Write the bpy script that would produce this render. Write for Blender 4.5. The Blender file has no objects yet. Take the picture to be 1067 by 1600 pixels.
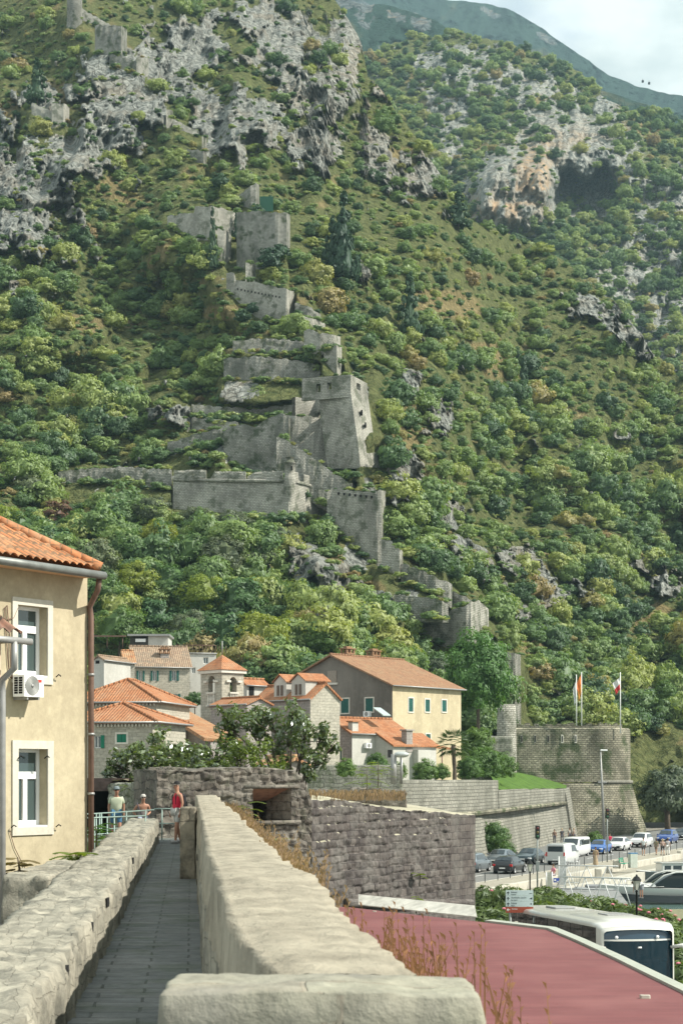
import bpy,math,random
import numpy as np
from mathutils import Vector,Matrix
rad=math.radians
random.seed(11)
S=bpy.context.scene
COL=S.collection
# ------------------------------------------------------------ camera
F,HZ,CX,CZ=2800.,1210.,533.5,8.4
cd=bpy.data.cameras.new('camera');cam=bpy.data.objects.new('camera',cd);COL.objects.link(cam)
cam.location=(0,0,CZ);cam.rotation_euler=(rad(90),0,0)
cd.sensor_fit='VERTICAL';cd.sensor_height=36;cd.sensor_width=24;cd.lens=63.
cd.shift_y=410/1600;cd.clip_start=.3;cd.clip_end=12000
cd.dof.use_dof=True;cd.dof.focus_distance=90;cd.dof.aperture_fstop=9
S.camera=cam
# ------------------------------------------------------------ light
SUN_EL,SUN_AZ=43.5,-12.
sd=bpy.data.lights.new('sun','SUN');sd.energy=4.2;sd.angle=rad(.5);sd.color=(1.,.945,.84)
sun=bpy.data.objects.new('sun',sd);COL.objects.link(sun)
sv=Vector((math.cos(rad(SUN_EL))*math.cos(rad(SUN_AZ)),math.cos(rad(SUN_EL))*math.sin(rad(SUN_AZ)),math.sin(rad(SUN_EL))))
sun.rotation_euler=sv.to_track_quat('Z','Y').to_euler();sun.location=(60,-20,90)
w=bpy.data.worlds.new('World');S.world=w;w.use_nodes=True
nt=w.node_tree;nt.nodes.clear()
def N(nt,t,**k):
 n=nt.nodes.new(t)
 for a,b in k.items():
  setattr(n,a,b)
 return n
L=lambda nt,a,b:nt.links.new(a,b)
sky=N(nt,'ShaderNodeTexSky',sky_type='NISHITA',sun_disc=False,sun_elevation=rad(SUN_EL),sun_rotation=rad(90-SUN_AZ),air_density=1.,dust_density=1.5,ozone_density=1.2)
tc=N(nt,'ShaderNodeTexCoord')
mp=N(nt,'ShaderNodeMapping');mp.inputs['Scale'].default_value=(1,1,2.2);mp.inputs['Location'].default_value=(.35,.2,.1)
L(nt,tc.outputs['Generated'],mp.inputs['Vector'])
n1=N(nt,'ShaderNodeTexNoise');n1.inputs['Scale'].default_value=5.5;n1.inputs['Detail'].default_value=9;n1.inputs['Roughness'].default_value=.52;n1.inputs['Distortion'].default_value=.4
n2=N(nt,'ShaderNodeTexNoise');n2.inputs['Scale'].default_value=13;n2.inputs['Detail'].default_value=8
L(nt,mp.outputs[0],n1.inputs['Vector']);L(nt,mp.outputs[0],n2.inputs['Vector'])
cr=N(nt,'ShaderNodeValToRGB');cr.color_ramp.elements[0].position=.18;cr.color_ramp.elements[1].position=.42
L(nt,n1.outputs['Fac'],cr.inputs['Fac'])
cc=N(nt,'ShaderNodeValToRGB');cc.color_ramp.elements[0].position=.3;cc.color_ramp.elements[1].position=.6
cc.color_ramp.elements[0].color=(2.5,3.1,3.2,1);cc.color_ramp.elements[1].color=(5.3,5.7,5.5,1)
L(nt,n2.outputs['Fac'],cc.inputs['Fac'])
mx=N(nt,'ShaderNodeMixRGB');L(nt,cr.outputs['Color'],mx.inputs['Fac']);L(nt,sky.outputs['Color'],mx.inputs['Color1']);L(nt,cc.outputs['Color'],mx.inputs['Color2'])
bgn=N(nt,'ShaderNodeBackground');bgn.inputs['Strength'].default_value=.12
L(nt,mx.outputs[0],bgn.inputs['Color'])
wo=N(nt,'ShaderNodeOutputWorld');L(nt,bgn.outputs[0],wo.inputs['Surface'])
S.view_settings.view_transform='Standard';S.view_settings.look='None';S.view_settings.exposure=.95;S.view_settings.gamma=1.
S.view_settings.use_curve_mapping=False
# ------------------------------------------------------------ helpers
def P(px,py,Y):
 return Vector(((px-CX)*Y/F,Y,CZ+(HZ-py)*Y/F))
def X(px,Y):return(px-CX)*Y/F
def Zp(py,Y):return CZ+(HZ-py)*Y/F
def depth(py,z=0.):return(CZ-z)*F/(py-HZ)
def on(px,py,z=0.):
 Y=depth(py,z);return Vector(((px-CX)*Y/F,Y,z))
def lento(px,C,d):
 k=(px-CX)/F
 return(k*C[1]-C[0])/(d[0]-k*d[1])
def hsh(ix,iy,iz=0,s=0):
 n=(ix.astype(np.int64)*374761393+iy.astype(np.int64)*668265263+(np.asarray(iz).astype(np.int64))*1274126177+s*974711)&0x7fffffff
 n=((n^(n>>13))*1274126177)&0x7fffffff
 n=((n^(n>>16))*2246822519)&0x7fffffff
 return(n&0xffffff)/float(0xffffff)
def vn(x,y,s=0):
 x=np.asarray(x,float);y=np.asarray(y,float)
 ix=np.floor(x);iy=np.floor(y);fx=x-ix;fy=y-iy
 fx=fx*fx*(3-2*fx);fy=fy*fy*(3-2*fy)
 a=hsh(ix,iy,0,s);b=hsh(ix+1,iy,0,s);c=hsh(ix,iy+1,0,s);d=hsh(ix+1,iy+1,0,s)
 return(a*(1-fx)+b*fx)*(1-fy)+(c*(1-fx)+d*fx)*fy
def fbm(x,y,o=4,s=0,g=.5):
 r=0;a=1;t=0
 for i in range(o):
  r=r+a*vn(x,y,s+i*7);t+=a;a*=g;x=x*2.03+5.1;y=y*2.03+1.7
 return r/t
def ridged(x,y,o=4,s=0,g=.55):
 r=0;a=1;t=0
 for i in range(o):
  r=r+a*(1-np.abs(2*vn(x,y,s+i*7)-1));t+=a;a*=g;x=x*2.07+3.1;y=y*2.07+9.7
 return r/t
def sstep(a,b,x):
 t=np.clip((x-a)/(b-a),0,1);return t*t*(3-2*t)
def tag(o,label=None,cat=None,group=None,kind=None):
 if label:o['label']=label
 if cat:o['category']=cat
 if group:o['group']=group
 if kind:o['kind']=kind
 return o
def empty(name,loc=(0,0,0),rz=0.,label=None,cat=None,group=None):
 o=bpy.data.objects.new(name,None);COL.objects.link(o);o.empty_display_size=.3
 o.location=loc;o.rotation_euler=(0,0,rz)
 return tag(o,label,cat,group)
def mat_of(o):return Matrix.Translation(o.location)@Matrix.Rotation(o.rotation_euler.z,4,'Z')
def autouv(me,roofy=False):
 uv=me.uv_layers.new(name='UVMap')
 nl=len(me.loops);vi=np.empty(nl,np.int32);me.loops.foreach_get('vertex_index',vi)
 co=np.empty(len(me.vertices)*3);me.vertices.foreach_get('co',co);co=co.reshape(-1,3)[vi]
 pn=np.empty(len(me.polygons)*3);me.polygons.foreach_get('normal',pn);pn=pn.reshape(-1,3)
 lt=np.empty(len(me.polygons),np.int32);me.polygons.foreach_get('loop_total',lt)
 n=np.repeat(pn,lt,axis=0)
 hl=np.hypot(n[:,0],n[:,1]);ok=hl>(.05 if roofy else .6)
 hx=np.where(ok,n[:,0]/np.maximum(hl,1e-6),0);hy=np.where(ok,n[:,1]/np.maximum(hl,1e-6),-1)
 u=-hy*co[:,0]+hx*co[:,1]
 v=np.where(ok,co[:,2]/np.maximum(hl,.3),-hx*co[:,0]-hy*co[:,1])
 if not roofy:v=np.where(ok,co[:,2],v)
 a=np.empty(nl*2,np.float32);a[0::2]=u;a[1::2]=v
 uv.data.foreach_set('uv',a)
class MB:
 """collects shapes and links them as one mesh object"""
 def __init__(s):s.v=[];s.f=[];s.sm=[]
 def add(s,vs,fs,smooth=False):
  b=len(s.v);s.v+=[tuple(v)for v in vs];s.f+=[tuple(i+b for i in f)for f in fs];s.sm+=[smooth]*len(fs)
  return s
 def box(s,x0,x1,y0,y1,z0,z1,M=None):
  vs=[Vector((x,y,z))for z in(z0,z1)for x,y in((x0,y0),(x1,y0),(x1,y1),(x0,y1))]
  if M is not None:vs=[M@v for v in vs]
  return s.add(vs,[(3,2,1,0),(4,5,6,7),(0,1,5,4),(1,2,6,5),(2,3,7,6),(3,0,4,7)])
 def bbox(s,x0,x1,y0,y1,z0,z1,b=.05,M=None):
  """box with bevelled edges"""
  vs=[];c=[(x0,x1),(y0,y1),(z0,z1)];idx={}
  for i in range(8):
   sg=[(i>>k)&1 for k in range(3)]
   for ax in range(3):
    p=[]
    for k in range(3):
     q=c[k][sg[k]]
     if k!=ax:q+=b*(1 if sg[k]==0 else-1)
     p.append(q)
    idx[(i,ax)]=len(vs);vs.append(Vector(p))
  fs=[]
  for ax in range(3):
   a,d=(ax+1)%3,(ax+2)%3
   for sd_ in(0,1):
    q=[]
    for(p_,q_)in((0,0),(1,0),(1,1),(0,1)):
     i=(sd_<<ax)|(p_<<a)|(q_<<d);q.append(idx[(i,ax)])
    fs.append(q if sd_ else q[::-1])
  for ax in range(3):
   a,d=(ax+1)%3,(ax+2)%3
   for p_ in(0,1):
    for q_ in(0,1):
     i0=(p_<<a)|(q_<<d);i1=i0|(1<<ax)
     q=[idx[(i0,a)],idx[(i1,a)],idx[(i1,d)],idx[(i0,d)]]
     fs.append(q if p_^q_==0 else q[::-1])
  for i in range(8):
   q=[idx[(i,0)],idx[(i,1)],idx[(i,2)]]
   par=bin(i).count('1')%2
   fs.append(q if par else q[::-1])
  if M is not None:vs=[M@v for v in vs]
  return s.add(vs,fs)
 def tube(s,pts,r,n=8,cap=True,smooth=True):
  pts=[Vector(p)for p in pts];rs=r if isinstance(r,(list,tuple))else[r]*len(pts)
  vs=[];fs=[];up=Vector((0,0,1));pa=None
  for i,p in enumerate(pts):
   t=(pts[min(i+1,len(pts)-1)]-pts[max(i-1,0)]).normalized()
   if pa is None:
    a=t.cross(up if abs(t.z)<.95 else Vector((1,0,0))).normalized()
   else:
    a=(pa-t*pa.dot(t)).normalized()
   pa=a;b=t.cross(a)
   for k in range(n):
    an=2*math.pi*k/n;vs.append(p+(a*math.cos(an)+b*math.sin(an))*rs[i])
  for i in range(len(pts)-1):
   for k in range(n):
    fs.append((i*n+k,i*n+(k+1)%n,(i+1)*n+(k+1)%n,(i+1)*n+k))
  s.add(vs,fs,smooth)
  if cap:
   b=len(s.v)-len(vs);s.f.append(tuple(b+k for k in range(n))[::-1]);s.f.append(tuple(b+(len(pts)-1)*n+k for k in range(n)));s.sm+=[False,False]
  return s
 def lathe(s,prof,c=(0,0,0),n=24,a0=0,a1=2*math.pi,smooth=True,M=None,cap=False):
  full=abs(a1-a0-2*math.pi)<1e-6;m=n if full else n+1;vs=[];fs=[]
  for(r,z)in prof:
   for k in range(m):
    a=a0+(a1-a0)*k/n;v=Vector((r*math.cos(a),r*math.sin(a),z))
    if M is not None:v=M@v
    vs.append(v+Vector(c))
  for i in range(len(prof)-1):
   for k in range(n):
    k2=(k+1)%m;fs.append((i*m+k,i*m+k2,(i+1)*m+k2,(i+1)*m+k))
  if cap:fs.append(tuple(range(m))[::-1]);fs.append(tuple((len(prof)-1)*m+k for k in range(m)))
  return s.add(vs,fs,smooth)
 def prism(s,poly,d,M=None):
  """poly: 3-D points of one face; extruded along vector d"""
  d=Vector(d);a=[Vector(p)for p in poly];n=len(a);b=[p+d for p in a]
  nm=Vector((0,0,0))
  for i in range(n):nm+=(a[i]-a[0]).cross(a[(i+1)%n]-a[0])
  fl=nm.dot(d)>0
  fs=[tuple(range(n)),tuple(range(2*n-1,n-1,-1))]+[(i+n,(i+1)%n+n,(i+1)%n,i)for i in range(n)]
  if fl:fs=[tuple(reversed(f))for f in fs]
  vs=a+b
  if M is not None:vs=[M@v for v in vs]
  return s.add(vs,fs)
 def quad(s,*p):return s.add(p,[tuple(range(len(p)))])
 def grid(s,G,smooth=True,flip=False,close=False):
  """G: array rows x cols x 3"""
  G=np.asarray(G);r,c=G.shape[:2];fs=[]
  for i in range(r-1):
   for j in range(c if close else c-1):
    j2=(j+1)%c
    q=(i*c+j,i*c+j2,(i+1)*c+j2,(i+1)*c+j);fs.append(q[::-1]if flip else q)
  return s.add(G.reshape(-1,3).tolist(),fs,smooth)
 def mesh(s,name,mat,roofy=False,inv=None,vuv=None):
  me=bpy.data.meshes.new(name);vs=s.v
  if inv is not None:vs=[tuple(inv@Vector(v))for v in vs]
  me.from_pydata(vs,[],s.f);me.polygons.foreach_set('use_smooth',s.sm)
  if mat:me.materials.append(mat)
  me.update()
  if vuv is None:autouv(me,roofy)
  else:
   uv=me.uv_layers.new(name='UVMap');vi=np.empty(len(me.loops),np.int32);me.loops.foreach_get('vertex_index',vi)
   uv.data.foreach_set('uv',np.asarray(vuv,np.float32)[vi].ravel())
  return me
 def build(s,name,mat,parent=None,world=False,roofy=False,vuv=None):
  me=s.mesh(name,mat,roofy,mat_of(parent).inverted()if(parent and world)else None,vuv)
  o=bpy.data.objects.new(name,me);COL.objects.link(o)
  if parent:o.parent=parent
  return o
def based(o,p=None):
 """move a top-level mesh object's origin to the middle of its base"""
 me=o.data;co=np.empty(len(me.vertices)*3);me.vertices.foreach_get('co',co);co=co.reshape(-1,3)
 c=np.array(p)if p is not None else np.array([co[:,0].mean(),co[:,1].mean(),co[:,2].min()])
 co-=c;me.vertices.foreach_set('co',co.ravel());o.location=c;me.update()
 return o
def children(o):return[c for c in bpy.data.objects if c.parent==o]
def copy_tree(o,parent=None):
 c=o.copy();COL.objects.link(c)
 if parent:c.parent=parent
 for ch in KIDS.get(o.name)or KIDS.setdefault(o.name,children(o)):copy_tree(ch,c)
 return c
KIDS={}
# ------------------------------------------------------------ materials
def newmat(name):
 m=bpy.data.materials.new(name);m.use_nodes=True;t=m.node_tree;t.nodes.clear()
 o=N(t,'ShaderNodeOutputMaterial');b=N(t,'ShaderNodeBsdfPrincipled');L(t,b.outputs[0],o.inputs['Surface'])
 return m,t,b
def noise(t,vec,sc,det=4,ro=.55,dist=0.):
 n=N(t,'ShaderNodeTexNoise');n.inputs['Scale'].default_value=sc;n.inputs['Detail'].default_value=det;n.inputs['Roughness'].default_value=ro;n.inputs['Distortion'].default_value=dist
 if vec:L(t,vec,n.inputs['Vector'])
 return n.outputs['Fac']
def ramp(t,fac,stops):
 r=N(t,'ShaderNodeValToRGB');e=r.color_ramp.elements
 while len(e)<len(stops):e.new(.5)
 for k,(p,c)in enumerate(stops):
  e[k].position=p;e[k].color=(c,c,c,1)if isinstance(c,(int,float))else(*c,1)
 L(t,fac,r.inputs['Fac']);return r.outputs['Color']
def mix(t,fac,a,b,mode='MIX'):
 m=N(t,'ShaderNodeMixRGB',blend_type=mode)
 for s_,v in((0,fac),(1,a),(2,b)):
  if isinstance(v,(int,float)):m.inputs[s_].default_value=v if s_==0 else(v,v,v,1)
  elif isinstance(v,tuple):m.inputs[s_].default_value=(*v,1)
  else:L(t,v,m.inputs[s_])
 return m.outputs[0]
def math_(t,op,a,b=0.):
 m=N(t,'ShaderNodeMath',operation=op)
 for s_,v in((0,a),(1,b)):
  if isinstance(v,(int,float)):m.inputs[s_].default_value=v
  else:L(t,v,m.inputs[s_])
 return m.outputs[0]
def bump(t,b,h,st=.5,dist=.1):
 n=N(t,'ShaderNodeBump');n.inputs['Strength'].default_value=st;n.inputs['Distance'].default_value=dist
 L(t,h,n.inputs['Height']);L(t,n.outputs[0],b.inputs['Normal'])
def objco(t):return N(t,'ShaderNodeTexCoord').outputs['Object']
def uvco(t):return N(t,'ShaderNodeTexCoord').outputs['UV']
def geo(t):return N(t,'ShaderNodeNewGeometry').outputs['Position']
def plain(name,col,rough=.7,metal=0.,var=.12,sc=3.,spec=.3,bmp=0.):
 m,t,b=newmat(name);g=objco(t)
 nz=noise(t,g,sc,5)
 L(t,ramp(t,nz,[(.25,tuple(c*(1-var)for c in col)),(.75,tuple(min(1,c*(1+var))for c in col))]),b.inputs['Base Color'])
 b.inputs['Roughness'].default_value=rough;b.inputs['Metallic'].default_value=metal;b.inputs['Specular IOR Level'].default_value=spec
 if bmp:bump(t,b,noise(t,g,sc*8,4),bmp,.02)
 return m
def masonry(name,c1,c2,cm,bw=.5,bh=.25,stain=(.09,.09,.08),stain_amt=.5,bst=.6,mortar=.015,rough=.9,sc=.35,warp=.05,moss=0.,streak=.5,bd=.06):
 """stone courses laid out in metres on the UV map, stained by streaks and lichen"""
 m,t,b=newmat(name);uv=uvco(t);g=geo(t)
 wv=N(t,'ShaderNodeVectorMath',operation='MULTIPLY_ADD');nn=N(t,'ShaderNodeTexNoise');nn.inputs['Scale'].default_value=2.2;nn.inputs['Detail'].default_value=3
 L(t,uv,nn.inputs['Vector']);L(t,nn.outputs['Color'],wv.inputs[0]);wv.inputs[1].default_value=(warp*2,warp*2,0);L(t,uv,wv.inputs[2])
 br=N(t,'ShaderNodeTexBrick');L(t,wv.outputs[0],br.inputs['Vector'])
 br.inputs['Scale'].default_value=1;br.inputs['Brick Width'].default_value=bw;br.inputs['Row Height'].default_value=bh;br.inputs['Mortar Size'].default_value=mortar;br.inputs['Mortar Smooth'].default_value=.4;br.inputs['Bias'].default_value=0
 br.inputs['Color1'].default_value=(*c1,1);br.inputs['Color2'].default_value=(*c2,1);br.inputs['Mortar'].default_value=(*cm,1)
 mo=N(t,'ShaderNodeMapping');mo.inputs['Scale'].default_value=(1,1,1-streak*.75);L(t,g,mo.inputs['Vector'])
 big=noise(t,mo.outputs[0],sc,8,.62)
 col=mix(t,ramp(t,big,[(.42,0.),(.66,stain_amt)]),br.outputs['Color'],stain)
 fine=noise(t,g,5.,6,.7)
 col=mix(t,.55,col,ramp(t,fine,[(.3,.45),(.7,1.35)]),'MULTIPLY')
 if moss>0:
  mz=noise(t,g,sc*1.7,7,.6)
  col=mix(t,ramp(t,mz,[(.5,0.),(.62,moss)]),col,(.05,.075,.03))
 L(t,col,b.inputs['Base Color']);b.inputs['Roughness'].default_value=rough;b.inputs['Specular IOR Level'].default_value=.15
 h=math_(t,'ADD',math_(t,'MULTIPLY',br.outputs['Fac'],-.6),math_(t,'MULTIPLY',fine,.9))
 bump(t,b,h,bst,bd)
 return m
def rooftile(name,c1,c2,c3,tw=.22,th=.36,moss=.3,bst=.8):
 m,t,b=newmat(name);uv=uvco(t);g=geo(t)
 sp=N(t,'ShaderNodeSeparateXYZ');L(t,uv,sp.inputs[0])
 br=N(t,'ShaderNodeTexBrick');L(t,uv,br.inputs['Vector']);br.offset=0.
 br.inputs['Scale'].default_value=1;br.inputs['Brick Width'].default_value=tw;br.inputs['Row Height'].default_value=th;br.inputs['Mortar Size'].default_value=.012
 br.inputs['Color1'].default_value=(*c1,1);br.inputs['Color2'].default_value=(*c2,1);br.inputs['Mortar'].default_value=(c3[0]*.45,c3[1]*.45,c3[2]*.45,1)
 col=mix(t,ramp(t,noise(t,g,.9,7,.65),[(.45,0.),(.65,.75)]),br.outputs['Color'],c3)
 col=mix(t,ramp(t,noise(t,g,3.3,6,.7),[(.52,0.),(.7,moss)]),col,(.13,.12,.09))
 col=mix(t,.5,col,ramp(t,noise(t,g,8,3),[(.3,.6),(.7,1.3)]),'MULTIPLY')
 L(t,col,b.inputs['Base Color']);b.inputs['Roughness'].default_value=.85;b.inputs['Specular IOR Level'].default_value=.15
 s1=math_(t,'ABSOLUTE',math_(t,'SINE',math_(t,'MULTIPLY',sp.outputs['X'],math.pi/tw)))
 s2=math_(t,'FRACT',math_(t,'MULTIPLY',sp.outputs['Y'],-1/th))
 bump(t,b,math_(t,'ADD',s1,math_(t,'MULTIPLY',s2,.5)),bst,.07)
 return m
def plaster(name,col,dirt=(.2,.16,.1),amt=.35,sc=.5,bst=.15,streak=.85):
 m,t,b=newmat(name);g=geo(t)
 mo=N(t,'ShaderNodeMapping');mo.inputs['Scale'].default_value=(1,1,1-streak*.8);L(t,g,mo.inputs['Vector'])
 c=mix(t,ramp(t,noise(t,mo.outputs[0],sc,9,.65),[(.42,0.),(.7,amt)]),tuple(col),tuple(dirt))
 c=mix(t,ramp(t,noise(t,g,sc*4,8,.7),[(.5,0.),(.75,amt*.7)]),c,tuple(min(1,q*1.35)for q in col))
 c=mix(t,.25,c,ramp(t,noise(t,g,7,5,.7),[(.3,.6),(.7,1.3)]),'MULTIPLY')
 L(t,c,b.inputs['Base Color']);b.inputs['Roughness'].default_value=.92;b.inputs['Specular IOR Level'].default_value=.1
 bump(t,b,noise(t,g,9,6,.7),bst,.02)
 return m
def glassy(name,col=(.03,.04,.045),rough=.06):
 m,t,b=newmat(name);b.inputs['Base Color'].default_value=(*col,1);b.inputs['Roughness'].default_value=rough;b.inputs['Specular IOR Level'].default_value=.9
 return m
def leafmat(name,stops,trans=.35,rough=.55,by='obj'):
 m=bpy.data.materials.new(name);m.use_nodes=True;t=m.node_tree;t.nodes.clear()
 o=N(t,'ShaderNodeOutputMaterial')
 oi=N(t,'ShaderNodeObjectInfo');g=geo(t)
 base=ramp(t,oi.outputs['Random'],stops)
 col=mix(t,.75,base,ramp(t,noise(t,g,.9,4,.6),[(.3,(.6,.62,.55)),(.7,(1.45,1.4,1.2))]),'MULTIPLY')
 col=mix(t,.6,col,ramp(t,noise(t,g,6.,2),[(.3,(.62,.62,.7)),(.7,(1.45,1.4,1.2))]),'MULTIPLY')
 d=N(t,'ShaderNodeBsdfDiffuse');L(t,col,d.inputs['Color'])
 tr=N(t,'ShaderNodeBsdfTranslucent');L(t,mix(t,1.,col,(1.35,1.4,.55),'MULTIPLY'),tr.inputs['Color'])
 gl=N(t,'ShaderNodeBsdfGlossy');gl.inputs['Roughness'].default_value=rough;gl.inputs['Color'].default_value=(.9,.95,1,1)
 m1=N(t,'ShaderNodeMixShader');m1.inputs[0].default_value=trans;L(t,d.outputs[0],m1.inputs[1]);L(t,tr.outputs[0],m1.inputs[2])
 m2=N(t,'ShaderNodeMixShader');m2.inputs[0].default_value=.03;L(t,m1.outputs[0],m2.inputs[1]);L(t,gl.outputs[0],m2.inputs[2])
 L(t,m2.outputs[0],o.inputs['Surface'])
 return m
# ============================================================ RUINS ON THE HILL: stations (column, top row, bottom row, extra distance)
FORT=[('ruined_wall','short broken wall running down from the round turret at the top left','wall',[(126,12,28,0),(150,26,38,2),(177,40,48,4)],1.),('ruined_tower','square stump of a ruined tower high on the left skyline of rocks','tower',[(149,39,82,2),(190,40,82,0),(198,44,84,8)],1.4),('ruined_wall','stepped wall with a square pier below the topmost ruined tower stump','wall',[(172,84,100,3),(212,96,112,1),(214,88,116,0),(232,90,116,5)],1.2),('ruined_wall','small pale ruined wall at the far left edge among bushes','wall',[(50,160,176,2),(80,174,190,1),(82,161,192,0),(100,163,192,0),(108,166,190,6)],1.2),('ruined_wall','narrow standing wall fragment below the big grey cliff','wall',[(260,170,200,0),(270,174,201,4)],1.2),('ruined_wall','thin sloping wall remnant against the grey cliff','wall',[(270,185,196,0),(312,206,214,3)],.8),('ruined_wall','tiny pointed wall fragment standing alone in the scrub','wall',[(316,212,236,0),(323,216,236,4)],1.),('ruined_wall','small squared wall corner half buried in green scrub','wall',[(292,232,242,2),(318,236,256,0),(323,236,258,5)],1.),('gable_ruin','gable stub of a ruined house among the bushes','ruin',[(372,308,320,4),(392,290,322,0),(400,286,322,0),(405,290,322,5)],.9),('ruined_wall','long overgrown wall with a raised pale crest above the cypress','wall',[(262,338,352,6),(285,334,364,4),(303,333,370,2),(305,324,372,2),(330,322,372,0),(352,326,372,5),(375,334,372,8)],1.6),('ruined_wall','pale crumbling pier below the overgrown wall beside the cypress','wall',[(340,358,412,0),(352,360,412,0),(361,366,404,5)],1.4),('ruined_tower','dark roofless square tower wrapped in ivy','tower',[(370,332,420,4),(404,330,418,2),(430,332,402,0),(448,333,398,0),(453,336,396,6)],1.6),('stone_pier','slim pale stone pier standing above the long loopholed wall','pier',[(384,410,444,0),(392,412,444,0),(399,414,444,4)],1.2),('loopholed_wall','long grey fortress wall with a row of loopholes and a sunlit corner','wall',[(354,428,452,8),(366,426,462,7),(369,438,466,7),(400,441,492,4),(430,448,504,2),(447,452,504,0),(449,453,504,0),(460,455,500,8)],1.6),('ruined_wall','stepped low wall descending right of the long loopholed wall','wall',[(461,473,486,1),(480,477,494,0),(494,486,498,0),(501,491,505,5)],1.2),('ruined_wall','broken block of wall with a pale corner just below the stepped wall','wall',[(472,494,514,0),(486,498,516,0),(498,500,512,5),(508,506,514,6)],1.2),('ruined_wall','dark broken wall above the slender rubble pier','wall',[(475,517,540,2),(486,514,544,1),(500,521,546,0),(522,523,542,0),(532,525,542,6)],1.4),('ruined_wall','slender crumbling rubble wall behind the square tower','wall',[(506,542,560,2),(526,540,584,0),(534,544,584,5)],1.4),('retaining_wall','low dry stone retaining wall on the scrubby terrace','wall',[(364,532,548,2),(420,528,552,1),(475,534,552,0)],1.2),('retaining_wall','long dark retaining wall overgrown with bushes left of the square tower','wall',[(350,560,590,5),(400,556,592,3),(440,560,594,2),(480,566,596,2),(500,574,600,2)],1.4),('terrace_wall','pale terrace wall with a path on top running left from the square tower','wall',[(300,632,650,4),(350,636,654,3),(400,640,652,2),(450,632,646,1),(494,626,646,0)],3.),('terrace_wall','crumbling pale rubble terrace below the upper path','wall',[(300,652,672,4),(335,654,676,2),(372,660,682,0)],2.6),('terrace_wall','lower sloping terrace wall at the left of the ruins','wall',[(262,692,712,4),(300,680,700,2),(352,668,694,0)],3.),('curtain_wall','broad grey brick faced curtain wall with a crumbled crest','wall',[(350,674,702,6),(362,666,722,5),(385,662,738,4),(398,668,744,3),(410,658,748,3),(430,650,748,2),(443,646,748,1),(450,650,748,1),(458,658,740,8)],2.),('battered_wall','pale sloping rampart netted with wire between the curtain wall and the square tower','wall',[(442,648,740,6),(462,650,748,5),(490,651,752,5),(515,656,756,6),(535,662,752,7),(552,690,742,9)],2.),('stair_wall','diagonal parapet wall stepping down to the right in front of the rampart','wall',[(432,684,742,3),(440,684,748,3),(470,702,766,2),(510,730,790,1),(540,752,790,0),(550,756,790,0),(556,760,788,5)],1.3),('rubble_wall','long rubble wall reaching left from the lower bastion into the trees','wall',[(92,736,752,8),(150,732,752,7),(190,729,752,6),(240,732,760,5),(268,734,762,4)],1.3),('turret_wall','tall wall with a row of battlement slots ending at a sunlit end pier','wall',[(511,768,812,4),(520,764,822,4),(550,766,852,2),(575,769,872,1),(588,771,884,0),(590,765,888,0),(596,765,890,0),(603,767,848,7)],1.6),('stair_wall','stepped wall right below the sunlit end pier','wall',[(596,842,888,2),(612,846,892,1),(624,858,896,0),(629,860,884,4)],1.2),('stair_wall','long diagonal wall descending to the small post','wall',[(626,880,908,2),(650,888,916,1),(680,902,928,0),(700,910,938,0),(706,914,944,4)],1.2),('rubble_wall','crumbling rubble retaining wall under the diagonal wall','wall',[(616,928,952,3),(650,932,962,2),(690,938,964,0),(700,944,964,3)],1.4),('stair_wall','short broken wall climbing from the small bastion','wall',[(706,924,950,1),(722,930,962,0),(736,938,966,0),(742,942,962,4)],1.2),('small_bastion','small angular bastion with a sunlit right face above the big green tree','bastion',[(650,972,984,8),(672,966,1000,5),(700,956,1010,3),(728,946,1008,0),(735,940,1004,0),(748,938,992,5),(763,952,984,9)],1.6),('sloping_parapet','thin sloping parapet coming down from the small bastion','wall',[(744,984,996,3),(770,1000,1014,2),(792,1020,1034,1),(802,1022,1044,0)],1.),('tall_wall_end','tall narrow wall end lit by the sun above the round bastion','wall',[(790,1020,1120,0),(804,1019,1132,0),(813,1024,1134,8)],3.),]
# ground steps: rock outcrop carrying the lower bastion etc. is part of the hillside
def keepout(px,py):
 k=np.zeros_like(px)
 for f in FORT+[(0,0,0,[(270,733,800,0),(512,745,812,0)],0),(0,0,0,[(468,580,700,0),(594,590,726,0)],0)]:
  st=f[3];xs=[a[0]for a in st];tp=np.interp(px,xs,[a[1]for a in st]);bt=np.interp(px,xs,[a[2]for a in st])
  k=np.maximum(k,((px>xs[0]-7)&(px<xs[-1]+9)&(py>tp-3)&(py<bt+np.where(bt>560,38,20)))*1.)
 return k
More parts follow.
